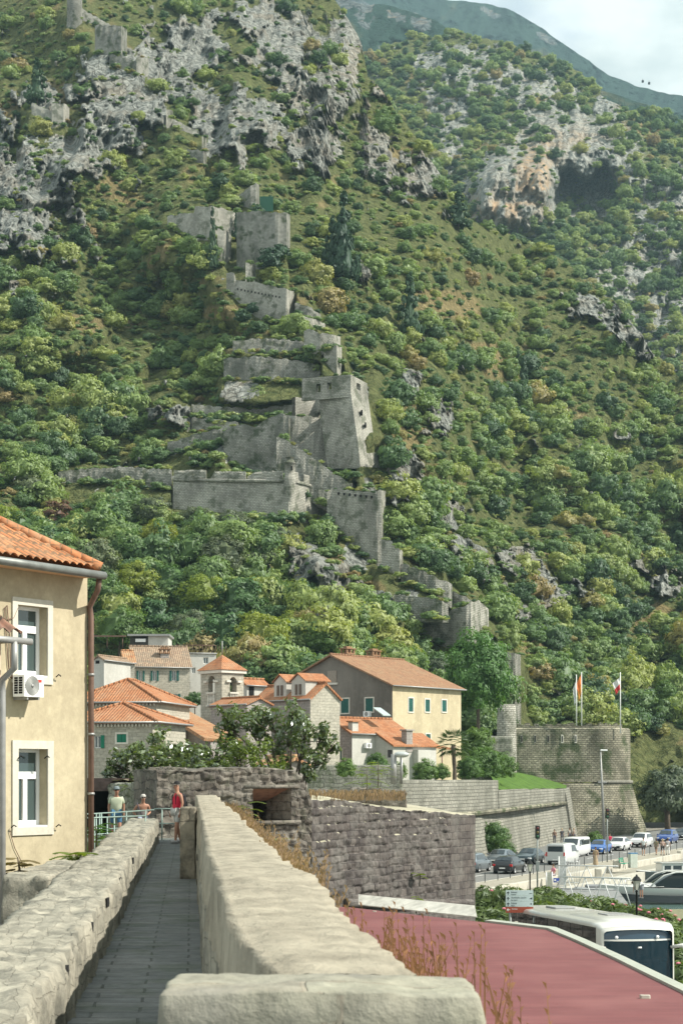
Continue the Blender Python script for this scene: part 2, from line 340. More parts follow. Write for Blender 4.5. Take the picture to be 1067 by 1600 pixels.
# ============================================================ TERRAIN
def poly(pts,x):
 return np.interp(x,[p[0]for p in pts],[p[1]for p in pts])
SPUR=[(-400,60),(0,100),(150,250),(250,300),(450,430),(600,545),(700,590),(900,680),(1010,745),(1140,800),(1300,840)]
def spurd(px,py):return px-poly(SPUR,py)
def blob(px,py,cx,cy,rx,ry,rot=0.):
 c,s=math.cos(rad(rot)),math.sin(rad(rot));x=px-cx;y=py-cy
 return np.exp(-(((x*c+y*s)/rx)**2+((-x*s+y*c)/ry)**2))
ROCKA=[(40,300,75,130,0),(10,330,60,60,0),(170,160,80,95,20),(250,120,55,90,-10),(300,70,60,60,40),(370,190,90,60,20),(430,60,90,55,45),(500,130,60,90,-30),(540,60,30,60,-10),(480,230,60,40,15),(590,250,40,60,-30),(660,285,40,50,-25),(620,130,40,55,-20),(560,420,18,16,0),(690,660,22,40,-10),(640,590,20,25,0),(640,740,50,30,40),(690,800,40,20,30),(745,870,50,22,30),(850,925,40,50,30),(800,880,40,25,30),(475,890,28,45,0),(520,920,50,50,20),(600,940,45,22,0),(560,870,30,30,45),(440,790,35,15,0),(930,480,40,18,35),(990,530,40,18,35),(885,1085,25,15,30),(1010,1080,30,16,20),(1050,920,30,15,0),(1000,880,25,12,0),(280,650,50,25,10),(380,610,40,15,0),(315,700,50,20,0),(180,80,40,40,0),(595,760,30,25,0),(980,1060,20,12,0),(60,150,40,25,0),(140,240,60,40,0)]
DRYA=[(180,300,50,25,15),(150,500,90,14,5),(420,520,60,14,5),(350,490,50,12,0),(620,740,40,30,40),(640,640,30,60,-20),(545,890,40,50,0),(600,420,40,10,20),(700,1000,40,16,10),(840,1010,60,12,5),(930,900,50,14,5),(560,980,60,18,0),(1010,1075,50,12,0),(450,470,30,10,0),(780,560,70,20,20),(800,740,90,18,20),(900,850,60,16,10),(690,470,60,16,20),(1000,960,60,14,0),(100,140,50,14,20)]
STRONG=[(470,885,16,34,0),(512,925,30,26,20),(598,940,26,15,0),(748,872,30,11,30),(852,928,22,30,30),(812,892,16,12,0),(688,802,20,10,30),(622,765,28,14,45),(440,798,22,7,0),(642,600,12,16,0),(690,655,12,26,-10),(930,482,26,8,35),(1040,480,40,30,0),(885,1085,18,9,30),(1012,1082,24,9,20),(300,655,36,14,0),(390,606,22,8,0),(970,680,12,10,0),(905,700,10,8,0),(1030,910,18,9,0)]
def masks(px,py,rocks,dry,seed=3):
 r=0*px;d=0*px
 for b in rocks:r=np.maximum(r,blob(px,py,*b))
 for b in dry:d=np.maximum(d,blob(px,py,*b))
 if rocks is ROCKA:
  for b in STRONG:r=np.maximum(r,1.7*blob(px,py,*b))
 n=fbm(px/22,py/24,6,seed,.62);n2=fbm(px/60,py/40,4,seed+50)
 rock=sstep(.42,.54,r*.8+(n-.5)*1.6+.05)
 dryv=sstep(.4,.6,d*.7+(n2-.5)*1.6+.14)
 return rock,dryv
def gridmesh(name,Pt,attrs,mat,smooth=True):
 r,c=Pt.shape[:2];nv=r*c
 me=bpy.data.meshes.new(name);me.vertices.add(nv);me.vertices.foreach_set('co',Pt.reshape(-1).astype(np.float32))
 i,j=np.meshgrid(np.arange(r-1),np.arange(c-1),indexing='ij');a=(i*c+j).ravel()
 q=np.stack([a,a+1,a+c+1,a+c],1).astype(np.int32);nf=len(q)
 me.loops.add(nf*4);me.loops.foreach_set('vertex_index',q.ravel());me.polygons.add(nf)
 me.polygons.foreach_set('loop_start',np.arange(nf,dtype=np.int32)*4);me.polygons.foreach_set('loop_total',np.full(nf,4,np.int32))
 me.polygons.foreach_set('use_smooth',np.full(nf,smooth));me.update(calc_edges=True);me.validate()
 ca=me.color_attributes.new('mask','FLOAT_COLOR','POINT')
 col=np.ones((nv,4),np.float32)
 for k,A in enumerate(attrs):col[:,k]=A.ravel()
 ca.data.foreach_set('color',col.ravel())
 me.materials.append(mat)
 o=bpy.data.objects.new(name,me);COL.objects.link(o)
 return o
def hillmat(name,green=((.07,.09,.035),(.18,.19,.08)),rockc=((.12,.135,.125),(.5,.51,.46)),rs=.5):
 m,t,b=newmat(name);g=geo(t)
 at=N(t,'ShaderNodeAttribute',attribute_name='mask');sp=N(t,'ShaderNodeSeparateColor');L(t,at.outputs['Color'],sp.inputs[0])
 mp=N(t,'ShaderNodeMapping');mp.inputs['Scale'].default_value=(1,1,.45);mp.inputs['Rotation'].default_value=(0,rad(18),0);L(t,g,mp.inputs['Vector'])
 n=noise(t,mp.outputs[0],rs,12,.72,.6)
 vo=N(t,'ShaderNodeTexVoronoi',feature='DISTANCE_TO_EDGE');vo.inputs['Scale'].default_value=rs*.9;vo.inputs['Randomness'].default_value=1
 wv=N(t,'ShaderNodeVectorMath',operation='MULTIPLY_ADD');nn=N(t,'ShaderNodeTexNoise');nn.inputs['Scale'].default_value=rs*1.3;nn.inputs['Detail'].default_value=5
 L(t,mp.outputs[0],nn.inputs['Vector']);L(t,nn.outputs['Color'],wv.inputs[0]);wv.inputs[1].default_value=(3,3,3);L(t,mp.outputs[0],wv.inputs[2]);L(t,wv.outputs[0],vo.inputs['Vector'])
 crk=ramp(t,vo.outputs['Distance'],[(0.,.25),(.11,1.)])
 rock=ramp(t,n,[(.33,rockc[0]),(.52,tuple((a+c)/2 for a,c in zip(*rockc))),(.68,rockc[1])])
 rock=mix(t,.75,rock,crk,'MULTIPLY')
 rock=mix(t,math_(t,'MULTIPLY',sp.outputs['Green'],ramp(t,noise(t,g,.14,5),[(.4,.2),(.62,1.)])),rock,(.46,.31,.18))
 rock=mix(t,ramp(t,noise(t,g,.09,6,.6),[(.5,0.),(.68,.4)]),rock,(.33,.26,.18))
 gr=ramp(t,noise(t,g,.7,8,.7),[(.35,green[0]),(.65,green[1])])
 gr=mix(t,sp.outputs['Blue'],gr,ramp(t,noise(t,g,1.1,7,.7),[(.3,(.12,.105,.045)),(.5,(.23,.19,.09)),(.7,(.36,.29,.16))]))
 rk=ramp(t,math_(t,'ADD',sp.outputs['Red'],math_(t,'MULTIPLY',math_(t,'SUBTRACT',noise(t,g,.9,6,.7),.5),1.6)),[(.42,0.),(.56,1.)])
 L(t,mix(t,rk,gr,rock),b.inputs['Base Color']);b.inputs['Roughness'].default_value=.95;b.inputs['Specular IOR Level'].default_value=.05
 h=math_(t,'ADD',math_(t,'MULTIPLY',n,1.),math_(t,'MULTIPLY',crk,.35))
 bump(t,b,h,.9,2.2)
 return m
CRESTA=[(-400,-160),(470,-160),(505,-60),(522,0),(545,35),(565,70),(575,120),(610,165),(645,210),(675,250),(700,300),(735,345),(800,372),(870,395),(905,430),(940,455),(985,500),(1020,545),(1067,590),(1330,720)]
Y0A=[(-400,232),(500,235),(700,250),(820,285),(1000,292),(1400,300)]
def YA(px,py,base=True):
 p=(HZ-py)/F;s=.76
 y0=poly(Y0A,px)
 Y=y0*s/(s-p)
 d=spurd(px,py)
 Y=Y+np.where(d>0,np.minimum(.13*d,55),np.minimum(.12*-d,30)*(.12+.88*sstep(880,620,py)))*sstep(1250,900,py)
 Y=Y-14*blob(px,py,40,330,110,160)+12*blob(px,py,215,330,60,120)+10*blob(px,py,330,40,40,200)
 if base:return Y
 return Y
cols=np.arange(-260,1330,2.3);NR=520
v=np.linspace(0,1,NR)
PX,V=np.meshgrid(cols,v)
crest=poly(CRESTA,PX)+(fbm(PX/30,PX*0+3,4,5)-.5)*26*(PX>500)
PY=1285+(crest-1285)*V
rockA,dryA=masks(PX,PY,ROCKA,DRYA)
YY=YA(PX,PY)
xx,zz=PX,PY+PX*.25
YY=YY+(fbm(PX/130,PY/130,3,21)-.5)*38+(fbm(PX/45,PY/50,3,31)-.5)*14
rel=(ridged((PX+PY*.35)/34,PY/55,5,41)-.55)*22+(ridged((PX+PY*.3)/9,PY/14,3,61)-.5)*5.
YY=YY-rel*(.12+.88*rockA)*sstep(1150,1040,PY+60*rockA)-rockA*4
# level platforms under the ruins
def YAt(px,py):
 """distance of the finished hillside along one line of sight"""
 px=np.asarray(px,float);py=np.asarray(py,float)
 j=np.clip((px-cols[0])/2.3,0,len(cols)-1.001);j0=j.astype(int);fj=j-j0
 cr=np.interp(px,cols,PY[-1]);vv=np.clip((py-1285)/(cr-1285),0,.999)*(NR-1);i0=vv.astype(int);fi=vv-i0
 return(YY[i0,j0]*(1-fj)+YY[i0,j0+1]*fj)*(1-fi)+(YY[i0+1,j0]*(1-fj)+YY[i0+1,j0+1]*fj)*fi
FBASE={}
EXTRA=[(0,'LB',0,[(271,749,790,7),(330,750,794,5),(400,751,800,2.5),(451,751,804,0),(482,757,812,5),(510,765,816,10)],0),(0,'TW',0,[(512,620,726,9),(563,620,728,-2.2),(597,620,728,7)],0)]
for f in FORT+EXTRA:
 FBASE[f[1]]=float(np.median([float(YAt(a[0],a[2]))-a[3]for a in f[3]]))-1.5
FBASE.update({'LB':300.,'TW':310.})
for f in FORT:
 for k_,v_ in(('diagonal parapet',304.),('pale sloping rampart',311.),('broad grey brick',312.),('tall wall with a row',297.),('long rubble wall',304.)):
  if f[1].startswith(k_):FBASE[f[1]]=v_
for f in FORT+EXTRA:
 st=f[3];xs=[a[0]for a in st];bt=np.interp(PX,xs,[a[2]for a in st]);off=np.interp(PX,xs,[a[3]for a in st])
 hx=sstep(26,2,np.maximum(xs[0]-PX,PX-xs[-1]));d=PY-bt
 tgt=FBASE[f[1]]+off+.3-.22*np.clip(d,0,60);wv_=hx*np.where(d>0,sstep(75,25,d),np.exp(-np.abs(d)/9))
 YY=YY+(tgt-YY)*np.where((d>0)|(YY>tgt),wv_,wv_*0+wv_)*1.
for f in FORT+EXTRA:
 st=f[3];xs=[a[0]for a in st];bt=np.interp(PX,xs,[a[2]for a in st]);tp_=np.interp(PX,xs,[a[1]for a in st]);off=np.interp(PX,xs,[a[3]for a in st])
 ins=(PX>xs[0]-2.5)&(PX<xs[-1]+2.5)&(PY<bt-1)&(PY>tp_-6)
 YY=np.where(ins,np.maximum(YY,FBASE[f[1]]+off+1.2),YY)
XW=(PX-CX)*YY/F;ZW=CZ+(HZ-PY)*YY/F
GA=np.stack([XW,YY,ZW],-1)
# back side beyond the crest
back=[]
for k in range(1,7):
 g2=GA[-1].copy();g2[:,1]+=14*k;g2[:,0]*=(1+.02*k);g2[:,2]-=5*k+.9*k*k;back.append(g2)
GA=np.concatenate([GA,np.stack(back)],0)
pad=lambda A:np.concatenate([A,np.repeat(A[-1:],6,0)],0)
M_hill=hillmat('hillside_ground')
tag(gridmesh('hillside',GA,[pad(rockA),pad(rockA*.35*blob(PX,PY,620,150,90,120)),pad(dryA)],M_hill),kind='structure')
# ---- second hill with the cliff and the cave
CRESTB=[(380,200),(520,130),(575,95),(600,75),(640,57),(700,52),(750,58),(820,80),(870,92),(905,112),(940,148),(975,172),(1000,165),(1040,188),(1067,205),(1400,330)]
colsB=np.arange(440,1400,2.3);NB=340
PXB,VB=np.meshgrid(colsB,np.linspace(0,1,NB))
crB=poly(CRESTB,PXB)+(fbm(PXB/22,PXB*0+9,4,15)-.5)*16
PYB=760+(crB-760)*VB
ROCKB=[(905,235,80,50,0),(890,200,90,40,15),(800,310,85,75,0),(800,130,120,40,15),(720,110,80,60,0),(680,90,50,40,0),(905,215,85,70,10),(810,290,80,80,0),(935,180,40,50,40),(990,420,110,60,-25),(1040,330,50,60,0),(1040,490,90,60,-20),(950,430,60,40,-20),(1070,250,30,30,0),(780,300,60,60,0),(1000,560,80,50,0),(700,200,40,70,0),(900,280,70,60,0)]
DRYB=[(700,180,50,30,0),(750,240,40,20,0),(850,345,40,14,0),(810,350,30,12,0),(930,215,30,12,0),(990,200,25,15,0)]
rB,dB=masks(PXB,PYB,ROCKB,DRYB,23)
pB=(HZ-PYB)/F
YB=560*.85/(.85-pB)+.1*np.abs(PXB-760)+.35*np.maximum(0,260-PYB)+(fbm(PXB/90,PYB/90,4,71)-.5)*60
relB=(ridged((PXB+PYB*.4)/30,PYB/45,5,81)-.55)*30+(ridged((PXB+PYB*.3)/8,PYB/12,3,91)-.5)*7
strk=(ridged(PXB/7+PYB/60,PYB/60,3,95)-.5)*9
cliffm=np.clip(blob(PXB,PYB,915,240,85,60)*1.5+blob(PXB,PYB,790,300,70,75)*1.2,0,1)
YB=YB-relB*(.15+.7*rB)-strk*cliffm
lip=262+16*np.sin(PXB/23)+8*np.sin(PXB/9)
cav=sstep(.3,.6,blob(PXB,PYB,915,300,54,58)+(fbm(PXB/15,PYB/15,3,8)-.5)*.3)*sstep(lip-9,lip+7,PYB)
YB=YB+42*cav-26*blob(PXB,PYB,915,225,75,42)-34*sstep(.25,.75,blob(PXB,PYB,800,300,72,66))-16*blob(PXB,PYB,845,262,18,42)
GB=np.stack([(PXB-CX)*YB/F,YB,CZ+(HZ-PYB)*YB/F],-1)
back=[]
for k in range(1,7):
 g2=GB[-1].copy();g2[:,1]+=25*k;g2[:,0]*=(1+.02*k);g2[:,2]-=9*k+1.6*k*k;back.append(g2)
GB=np.concatenate([GB,np.stack(back)],0)
org=np.clip(blob(PXB,PYB,835,270,34,52)*1.1+blob(PXB,PYB,900,215,60,20)*.4+blob(PXB,PYB,770,330,50,30),0,1)*sstep(.4,.6,fbm(PXB/14,PYB/30,3,99)+.1)
tag(gridmesh('rocky_hill',GB,[pad(np.maximum(rB,cliffm*.9)),pad(org),pad(dB)],hillmat('rocky_hill_ground',rs=.33)),kind='structure')
def YBt(px,py):
 px=np.asarray(px,float);py=np.asarray(py,float)
 j=np.clip((px-colsB[0])/2.3,0,len(colsB)-1.001).astype(int)
 cr=np.interp(px,colsB,PYB[-1]);i=(np.clip((py-760)/(cr-760),0,.999)*(NB-1)).astype(int)
 return YB[i,j]
def ridge(name,crestp,px0,px1,base,Yb,k,seed,mat,step=4,nr=120,amp=60,bump_=6):
 c=np.arange(px0,px1,step);A,B=np.meshgrid(c,np.linspace(0,1,nr))
 cr_=poly(crestp,A)+(fbm(A/18,A*0+seed,5,seed)-.5)*bump_
 B=base+(cr_-base)*B
 Y=Yb*(1+k*(base-B)/300.)+(ridged((A+B*.5)/60,B/70,5,seed+3)-.5)*-amp
 G=np.stack([(A-CX)*Y/F,Y,CZ+(HZ-B)*Y/F],-1)
 bk=[]
 for q in range(1,5):
  g2=G[-1].copy();g2[:,1]+=80*q;g2[:,2]-=35*q;bk.append(g2)
 G=np.concatenate([G,np.stack(bk)],0);pd=lambda Z:np.concatenate([Z,np.repeat(Z[-1:],4,0)],0)
 rk,dr=masks(A,B,[(560,10,50,24,20),(640,30,30,10,20),(770,22,30,6,25),(850,58,20,6,35)],[],seed+30)
 return tag(gridmesh(name,G,[pd(rk),pd(rk*0),pd(dr*.3)],mat),kind='structure')
Mfar=hillmat('far_ridge_ground',green=((.015,.035,.03),(.035,.065,.05)),rs=.12,rockc=((.06,.08,.08),(.15,.17,.17)))  # bluish dark tint puts distant haze into the ground colour
ridge('middle_ridge',[(380,-100),(480,-40),(522,-8),(560,6),(600,8),(640,18),(680,32),(712,52),(800,95),(900,126),(960,148),(1067,182),(1300,260)],400,1300,330,1000,.5,200,Mfar)
ridge('far_ridge',[(500,-140),(600,-70),(670,-8),(700,1),(760,4),(800,17),(850,46),(900,82),(950,116),(1000,137),(1067,150),(1400,200)],500,1330,300,2100,.35,300,Mfar,amp=120)
# ---- valley floor under everything
m,t,b=newmat('town_ground');g=geo(t)
L(t,ramp(t,noise(t,g,.4,8,.7),[(.3,(.12,.11,.09)),(.7,(.24,.22,.18))]),b.inputs['Base Color']);b.inputs['Roughness'].default_value=.95
gb=MB();gb.quad((-590,-60,-3.),(890,-60,-3.),(890,4200,-3.),(-590,4200,-3.));tag(gb.build('ground',m),kind='structure')
# ============================================================ VEGETATION
GREENS=[(0.,(.05,.1,.044)),(.2,(.088,.158,.06)),(.5,(.155,.235,.08)),(.75,(.22,.29,.105)),(.93,(.28,.32,.1)),(1.,(.28,.21,.11))]
M_leaf=leafmat('hillside_leaves',GREENS)
M_leaf_dark=leafmat('dark_conifer_leaves',[(0.,(.022,.055,.026)),(1.,(.038,.08,.034))],.15)
M_leaf_yel=leafmat('yellow_green_leaves',[(0.,(.19,.25,.035)),(1.,(.24,.27,.04))],.45)
M_leaf_mid=leafmat('mid_green_leaves',[(0.,(.065,.135,.036)),(1.,(.11,.185,.048))],.35)
M_leaf_grey=leafmat('grey_green_leaves',[(0.,(.075,.1,.06)),(1.,(.12,.15,.08))],.25)
M_leaf_red=leafmat('reddish_leaves',[(0.,(.1,.05,.03)),(1.,(.14,.08,.04))],.3)
M_bark=plain('bark',(.1,.08,.06),.95,var=.4,sc=6)
def crown_mesh(name,mat,seed,R=1.,Hh=1.,nclump=26,nleaf=40,leaf=.085,clr=.36,core=.6,lift=0.,shape='ball',asp=1.5):
 """foliage: leaf-sized faces gathered in clumps through the crown's volume; unit size, base at z=0"""
 r=np.random.default_rng(seed);C=[]
 for i in range(nclump):
  if shape=='cone':
   h=r.random()**1.3;a=r.random()*6.283;q=(1-h)*.9+.08
   C.append((q*math.cos(a)*R*(.5+.5*r.random()),q*math.sin(a)*R*(.5+.5*r.random()),h*2*Hh,.55+.45*(1-h)))
  else:
   a=r.random()*6.283;cz=r.random()*1.75-.75;sr=math.sqrt(max(0,1-min(1,cz*cz)));q=.55+.38*r.random()
   C.append((sr*math.cos(a)*R*q,sr*math.sin(a)*R*q,Hh*(1+cz*q),.6+.6*r.random()))
 C=np.array(C);n=nclump*nleaf
 ci=np.repeat(np.arange(nclump),nleaf)
 d=r.normal(size=(n,3));d/=np.linalg.norm(d,axis=1)[:,None];d[:,2]=d[:,2]*.75+.12
 rr=clr*C[ci,3]*(.45+.55*r.random(n)**.5)
 p=C[ci,:3]+d*rr[:,None]*np.array([R,R,Hh*.9])
 ctr=np.array([0,0,Hh*.8])
 nn=d*.9+(p-ctr)*.7+r.normal(size=(n,3))*.34+np.array([0,0,.25]);nn/=np.linalg.norm(nn,axis=1)[:,None]
 t1=np.cross(nn,r.normal(size=(n,3)));t1/=np.linalg.norm(t1,axis=1)[:,None];t2=np.cross(nn,t1)
 s=leaf*(.6+.8*r.random(n))[:,None]
 vs=np.stack([p-t1*s*asp,p-t2*s*.7+t1*s*.1,p+t1*s*asp,p+t2*s*.7+t1*s*.1],1).reshape(-1,3)
 fs=np.arange(n*4).reshape(-1,4).tolist();vs=vs.tolist()
 if core:
  nu,nvv=9,7;b=len(vs)
  for i in range(nvv):
   ph=math.pi*i/(nvv-1)
   for k in range(nu):
    a=6.283*k/nu;q=core*(.75+.45*r.random())
    if shape=='cone':hz=2*Hh*i/(nvv-1)*.9;w_=core*R*(1-i/(nvv-1))*(.8+.3*r.random());vs.append([w_*math.cos(a),w_*math.sin(a),hz])
    else:vs.append([R*q*math.sin(ph)*math.cos(a),R*q*math.sin(ph)*math.sin(a),Hh*(1-q*math.cos(ph))])
  for i in range(nvv-1):
   for k in range(nu):fs.append([b+i*nu+k,b+i*nu+(k+1)%nu,b+(i+1)*nu+(k+1)%nu,b+(i+1)*nu+k])
 me=bpy.data.meshes.new(name);me.from_pydata(vs,[],fs);me.materials.append(mat);me.update()
 return me
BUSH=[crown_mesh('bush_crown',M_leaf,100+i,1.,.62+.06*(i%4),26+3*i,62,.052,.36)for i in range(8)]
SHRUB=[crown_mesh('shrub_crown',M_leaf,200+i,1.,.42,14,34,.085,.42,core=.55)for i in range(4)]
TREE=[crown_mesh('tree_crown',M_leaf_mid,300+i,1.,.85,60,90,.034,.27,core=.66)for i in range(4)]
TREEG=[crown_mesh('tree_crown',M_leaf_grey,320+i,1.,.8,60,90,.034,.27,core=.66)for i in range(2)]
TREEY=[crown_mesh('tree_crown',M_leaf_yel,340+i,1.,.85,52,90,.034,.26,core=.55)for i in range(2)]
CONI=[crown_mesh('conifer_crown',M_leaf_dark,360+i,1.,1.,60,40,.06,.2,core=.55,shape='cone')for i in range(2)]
rg=np.random.default_rng(5)
# hillside plants: sampled evenly over the slope as seen
def scatter(n,x0,x1,y0,y1,yat,rockm,mind,seed,crestf,cell=16):
 r=np.random.default_rng(seed);out=[]
 cand=np.stack([x0+(x1-x0)*r.random(n),y0+(y1-y0)*r.random(n),r.random(n)],1)
 occ={}
 rk=rockm(cand[:,0],cand[:,1]);cr=crestf(cand[:,0])
 for(px,py,q),rv,c in zip(cand,rk,cr):
  if py<c+2 or q<rv:continue
  k=(int(px//cell),int(py//cell));bad=False
  for a in(-1,0,1):
   for b_ in(-1,0,1):
    for(x2,y2)in occ.get((k[0]+a,k[1]+b_),()):
     if(px-x2)**2+((py-y2)*1.25)**2<mind*mind:bad=True
  if bad:continue
  occ.setdefault(k,[]).append((px,py));out.append((px,py))
 return np.array(out)
def rockvalA(px,py):
 r,d=masks(px,py,ROCKA,DRYA);keep=keepout(px,py)
 thin=sstep(520,200,py)*.08+.15*d
 sk=sum(blob(px,py,*b_)for b_ in STRONG)
 return np.clip(r*.9+thin+(sk>.35)*.9,0,.985)*(1-keep)+keep*2
crA=lambda x:np.interp(x,cols,PY[-1]);crBf=lambda x:np.interp(x,colsB,PYB[-1])
ptsA=scatter(16000,-200,1260,-100,1150,YAt,rockvalA,17.5,1,crA,19)
smallA=scatter(26000,-180,1240,-90,1130,YAt,lambda a,b_:np.clip(rockvalA(a,b_)*.8,0,2),9.,2,crA,10)
def rockvalB(px,py):
 r,d=masks(px,py,ROCKB,DRYB,23)
 cl=np.clip(blob(px,py,905,250,70,55)+blob(px,py,800,300,60,60),0,1)
 return np.clip(r*.78+cl+.02,0,.99)
ptsB=scatter(14000,480,1300,40,700,YBt,rockvalB,10.5,3,crBf,13)
smallB=scatter(12000,480,1300,40,700,YBt,lambda a,b_:rockvalB(a,b_)*.93,7,4,crBf,8)
def world(px,py,Yf):
 Y=Yf(px,py);return np.stack([(px-CX)*Y/F,Y,CZ+(HZ-py)*Y/F],1)
wA=world(ptsA[:,0],ptsA[:,1],YAt);wS=world(smallA[:,0],smallA[:,1],YAt)
wB=world(ptsB[:,0],ptsB[:,1],YBt);wT=world(smallB[:,0],smallB[:,1],YBt)
# radius: bigger trees low on the slope and in the damp hollow
def radA(px,py,Y,seed=9):
 r=np.random.default_rng(seed).random(len(px));n=vn(px/60,py/50,77)
 base=1.+2.3*r**3.+1.3*sstep(.35,.75,n)*sstep(250,650,py)+.5*sstep(500,1000,py)
 return base*np.where(py<330,1.1,1.)
RA=radA(ptsA[:,0],ptsA[:,1],wA[:,1])
size=RA/wA[:,1]
vis=(ptsA[:,0]>5)&(ptsA[:,0]<1062)&(ptsA[:,1]>10)&(ptsA[:,1]<1060)
order=np.argsort(-(size*vis));near=order[:255];rest=np.setdiff1d(np.arange(len(ptsA)),near)
LM=[(150,560,'on the slope far left of the square tower'),(200,660,'in the hollow left of the terraced ruins'),(50,640,'at the left edge high above the yellow house'),(330,470,'below the ivy wrapped tower'),(700,480,'on the slope right of the long loopholed wall'),(680,620,'just right of the square tower'),(850,560,'high on the slope below the grey scree'),(980,700,'at the right edge level with the square tower'),(810,760,'on the sunny slope right of the sunlit end pier'),(950,880,'at the right edge above the flags'),(720,860,'between the stepped wall and the grey outcrop'),(860,1000,'on the slope just above the round bastion'),(1000,1030,'on the slope above the dark oak'),(60,760,'right above the yellow house roof'),(180,800,'in the wood below the long rubble wall'),(340,860,'in the wood below the lower bastion'),(490,920,'beside the rocky foot under the lower bastion'),(600,990,'in the wood behind the large cream house'),(200,250,'among the grey rocks of the upper slope'),(560,250,'on the crest below the cliff'),(200,960,'at the foot of the wood above the old town')]
def zone(px,py,r):
 w_=min(LM,key=lambda a:(a[0]-px)**2+(a[1]-py)**2)[2]
 return(('big rounded','middling','smaller')[0 if r>.0115 else 1 if r>.0095 else 2])+' leafy green tree '+w_
for q,i in enumerate(near):
 o=bpy.data.objects.new('hillside_tree',BUSH[i%8]);COL.objects.link(o)
 lb=zone(*ptsA[i],RA[i]/wA[i,1]);s=RA[i]
 tag(o,lb,'tree',lb.replace('tree','trees',1))
 o.location=wA[i]-np.array([0,0,.3*s]);o.rotation_euler=(0,0,rg.random()*6.28);o.scale=(s,s,s*(.9+.5*rg.random()))
def scatter_obj(name,pts,scales,meshes,label,cat,seed=1,pname='bush'):
 """one object: a point cloud that carries copies of a few foliage meshes through geometry nodes"""
 r=np.random.default_rng(seed)
 me=bpy.data.meshes.new(name);me.from_pydata([tuple(p)for p in pts],[],[])
 n=len(pts)
 for an,ty,va in(('sc','FLOAT',scales),('rot','FLOAT',r.random(n)*6.283),('idx','INT',r.integers(0,len(meshes),n)),('zs','FLOAT',.85+.5*r.random(n))):
  a=me.attributes.new(an,ty,'POINT');a.data.foreach_set('value',np.asarray(va,np.int32 if ty=='INT' else np.float32))
 o=bpy.data.objects.new(name,me);COL.objects.link(o)
 tag(o,label,cat,kind='stuff')
 ng=bpy.data.node_groups.new(name,'GeometryNodeTree');ng.interface.new_socket('Geometry',in_out='INPUT',socket_type='NodeSocketGeometry');ng.interface.new_socket('Geometry',in_out='OUTPUT',socket_type='NodeSocketGeometry')
 gi=ng.nodes.new('NodeGroupInput');go=ng.nodes.new('NodeGroupOutput')
 c=bpy.data.collections.new(name+'_sources')
 for k,mm in enumerate(meshes):
  s_=bpy.data.objects.new('%s_source_%02d'%(pname,k),mm);c.objects.link(s_)
 ci=ng.nodes.new('GeometryNodeCollectionInfo');ci.inputs['Collection'].default_value=c;ci.inputs['Separate Children'].default_value=True;ci.inputs['Reset Children'].default_value=True
 ip=ng.nodes.new('GeometryNodeInstanceOnPoints');ip.inputs['Pick Instance'].default_value=True
 def at(nm,ty):
  q=ng.nodes.new('GeometryNodeInputNamedAttribute');q.data_type=ty;q.inputs['Name'].default_value=nm;return q.outputs['Attribute']
 cx=ng.nodes.new('ShaderNodeCombineXYZ');ng.links.new(at('rot','FLOAT'),cx.inputs['Z'])
 cs=ng.nodes.new('ShaderNodeCombineXYZ');a_=at('sc','FLOAT');ng.links.new(a_,cs.inputs['X']);ng.links.new(a_,cs.inputs['Y'])
 mm=ng.nodes.new('ShaderNodeMath');mm.operation='MULTIPLY';ng.links.new(a_,mm.inputs[0]);ng.links.new(at('zs','FLOAT'),mm.inputs[1]);ng.links.new(mm.outputs[0],cs.inputs['Z'])
 ng.links.new(gi.outputs[0],ip.inputs['Points']);ng.links.new(ci.outputs[0],ip.inputs['Instance']);ng.links.new(at('idx','INT'),ip.inputs['Instance Index'])
 ng.links.new(cx.outputs[0],ip.inputs['Rotation']);ng.links.new(cs.outputs[0],ip.inputs['Scale']);ng.links.new(ip.outputs[0],go.inputs[0])
 md=o.modifiers.new('plants','NODES');md.node_group=ng
 return o
r_=np.random.default_rng(8)
scatter_obj('bush_cover',wA[rest]-np.stack([0*RA[rest],0*RA[rest],.3*RA[rest]],1),RA[rest],BUSH,'smaller green bushes covering the rest of the near hillside','bushes',3)
scatter_obj('shrub_cover',wS-[0,0,.1],.55+.8*r_.random(len(wS))**2,SHRUB,'low shrubs and scrub between the bushes of the near hillside','shrubs',4,'shrub')
scatter_obj('far_bush_cover',wB-[0,0,.6],2.1+2.9*r_.random(len(wB))**1.5,BUSH,'bushes on the rocky hill with the cave','bushes',5)
scatter_obj('far_shrub_cover',wT-[0,0,.2],.8+1.3*r_.random(len(wT)),SHRUB,'low scrub on the rocky hill with the cave','shrubs',6,'shrub')
print('near bushes',len(ptsA),'shrubs',len(wS),'B',len(wB),len(wT))
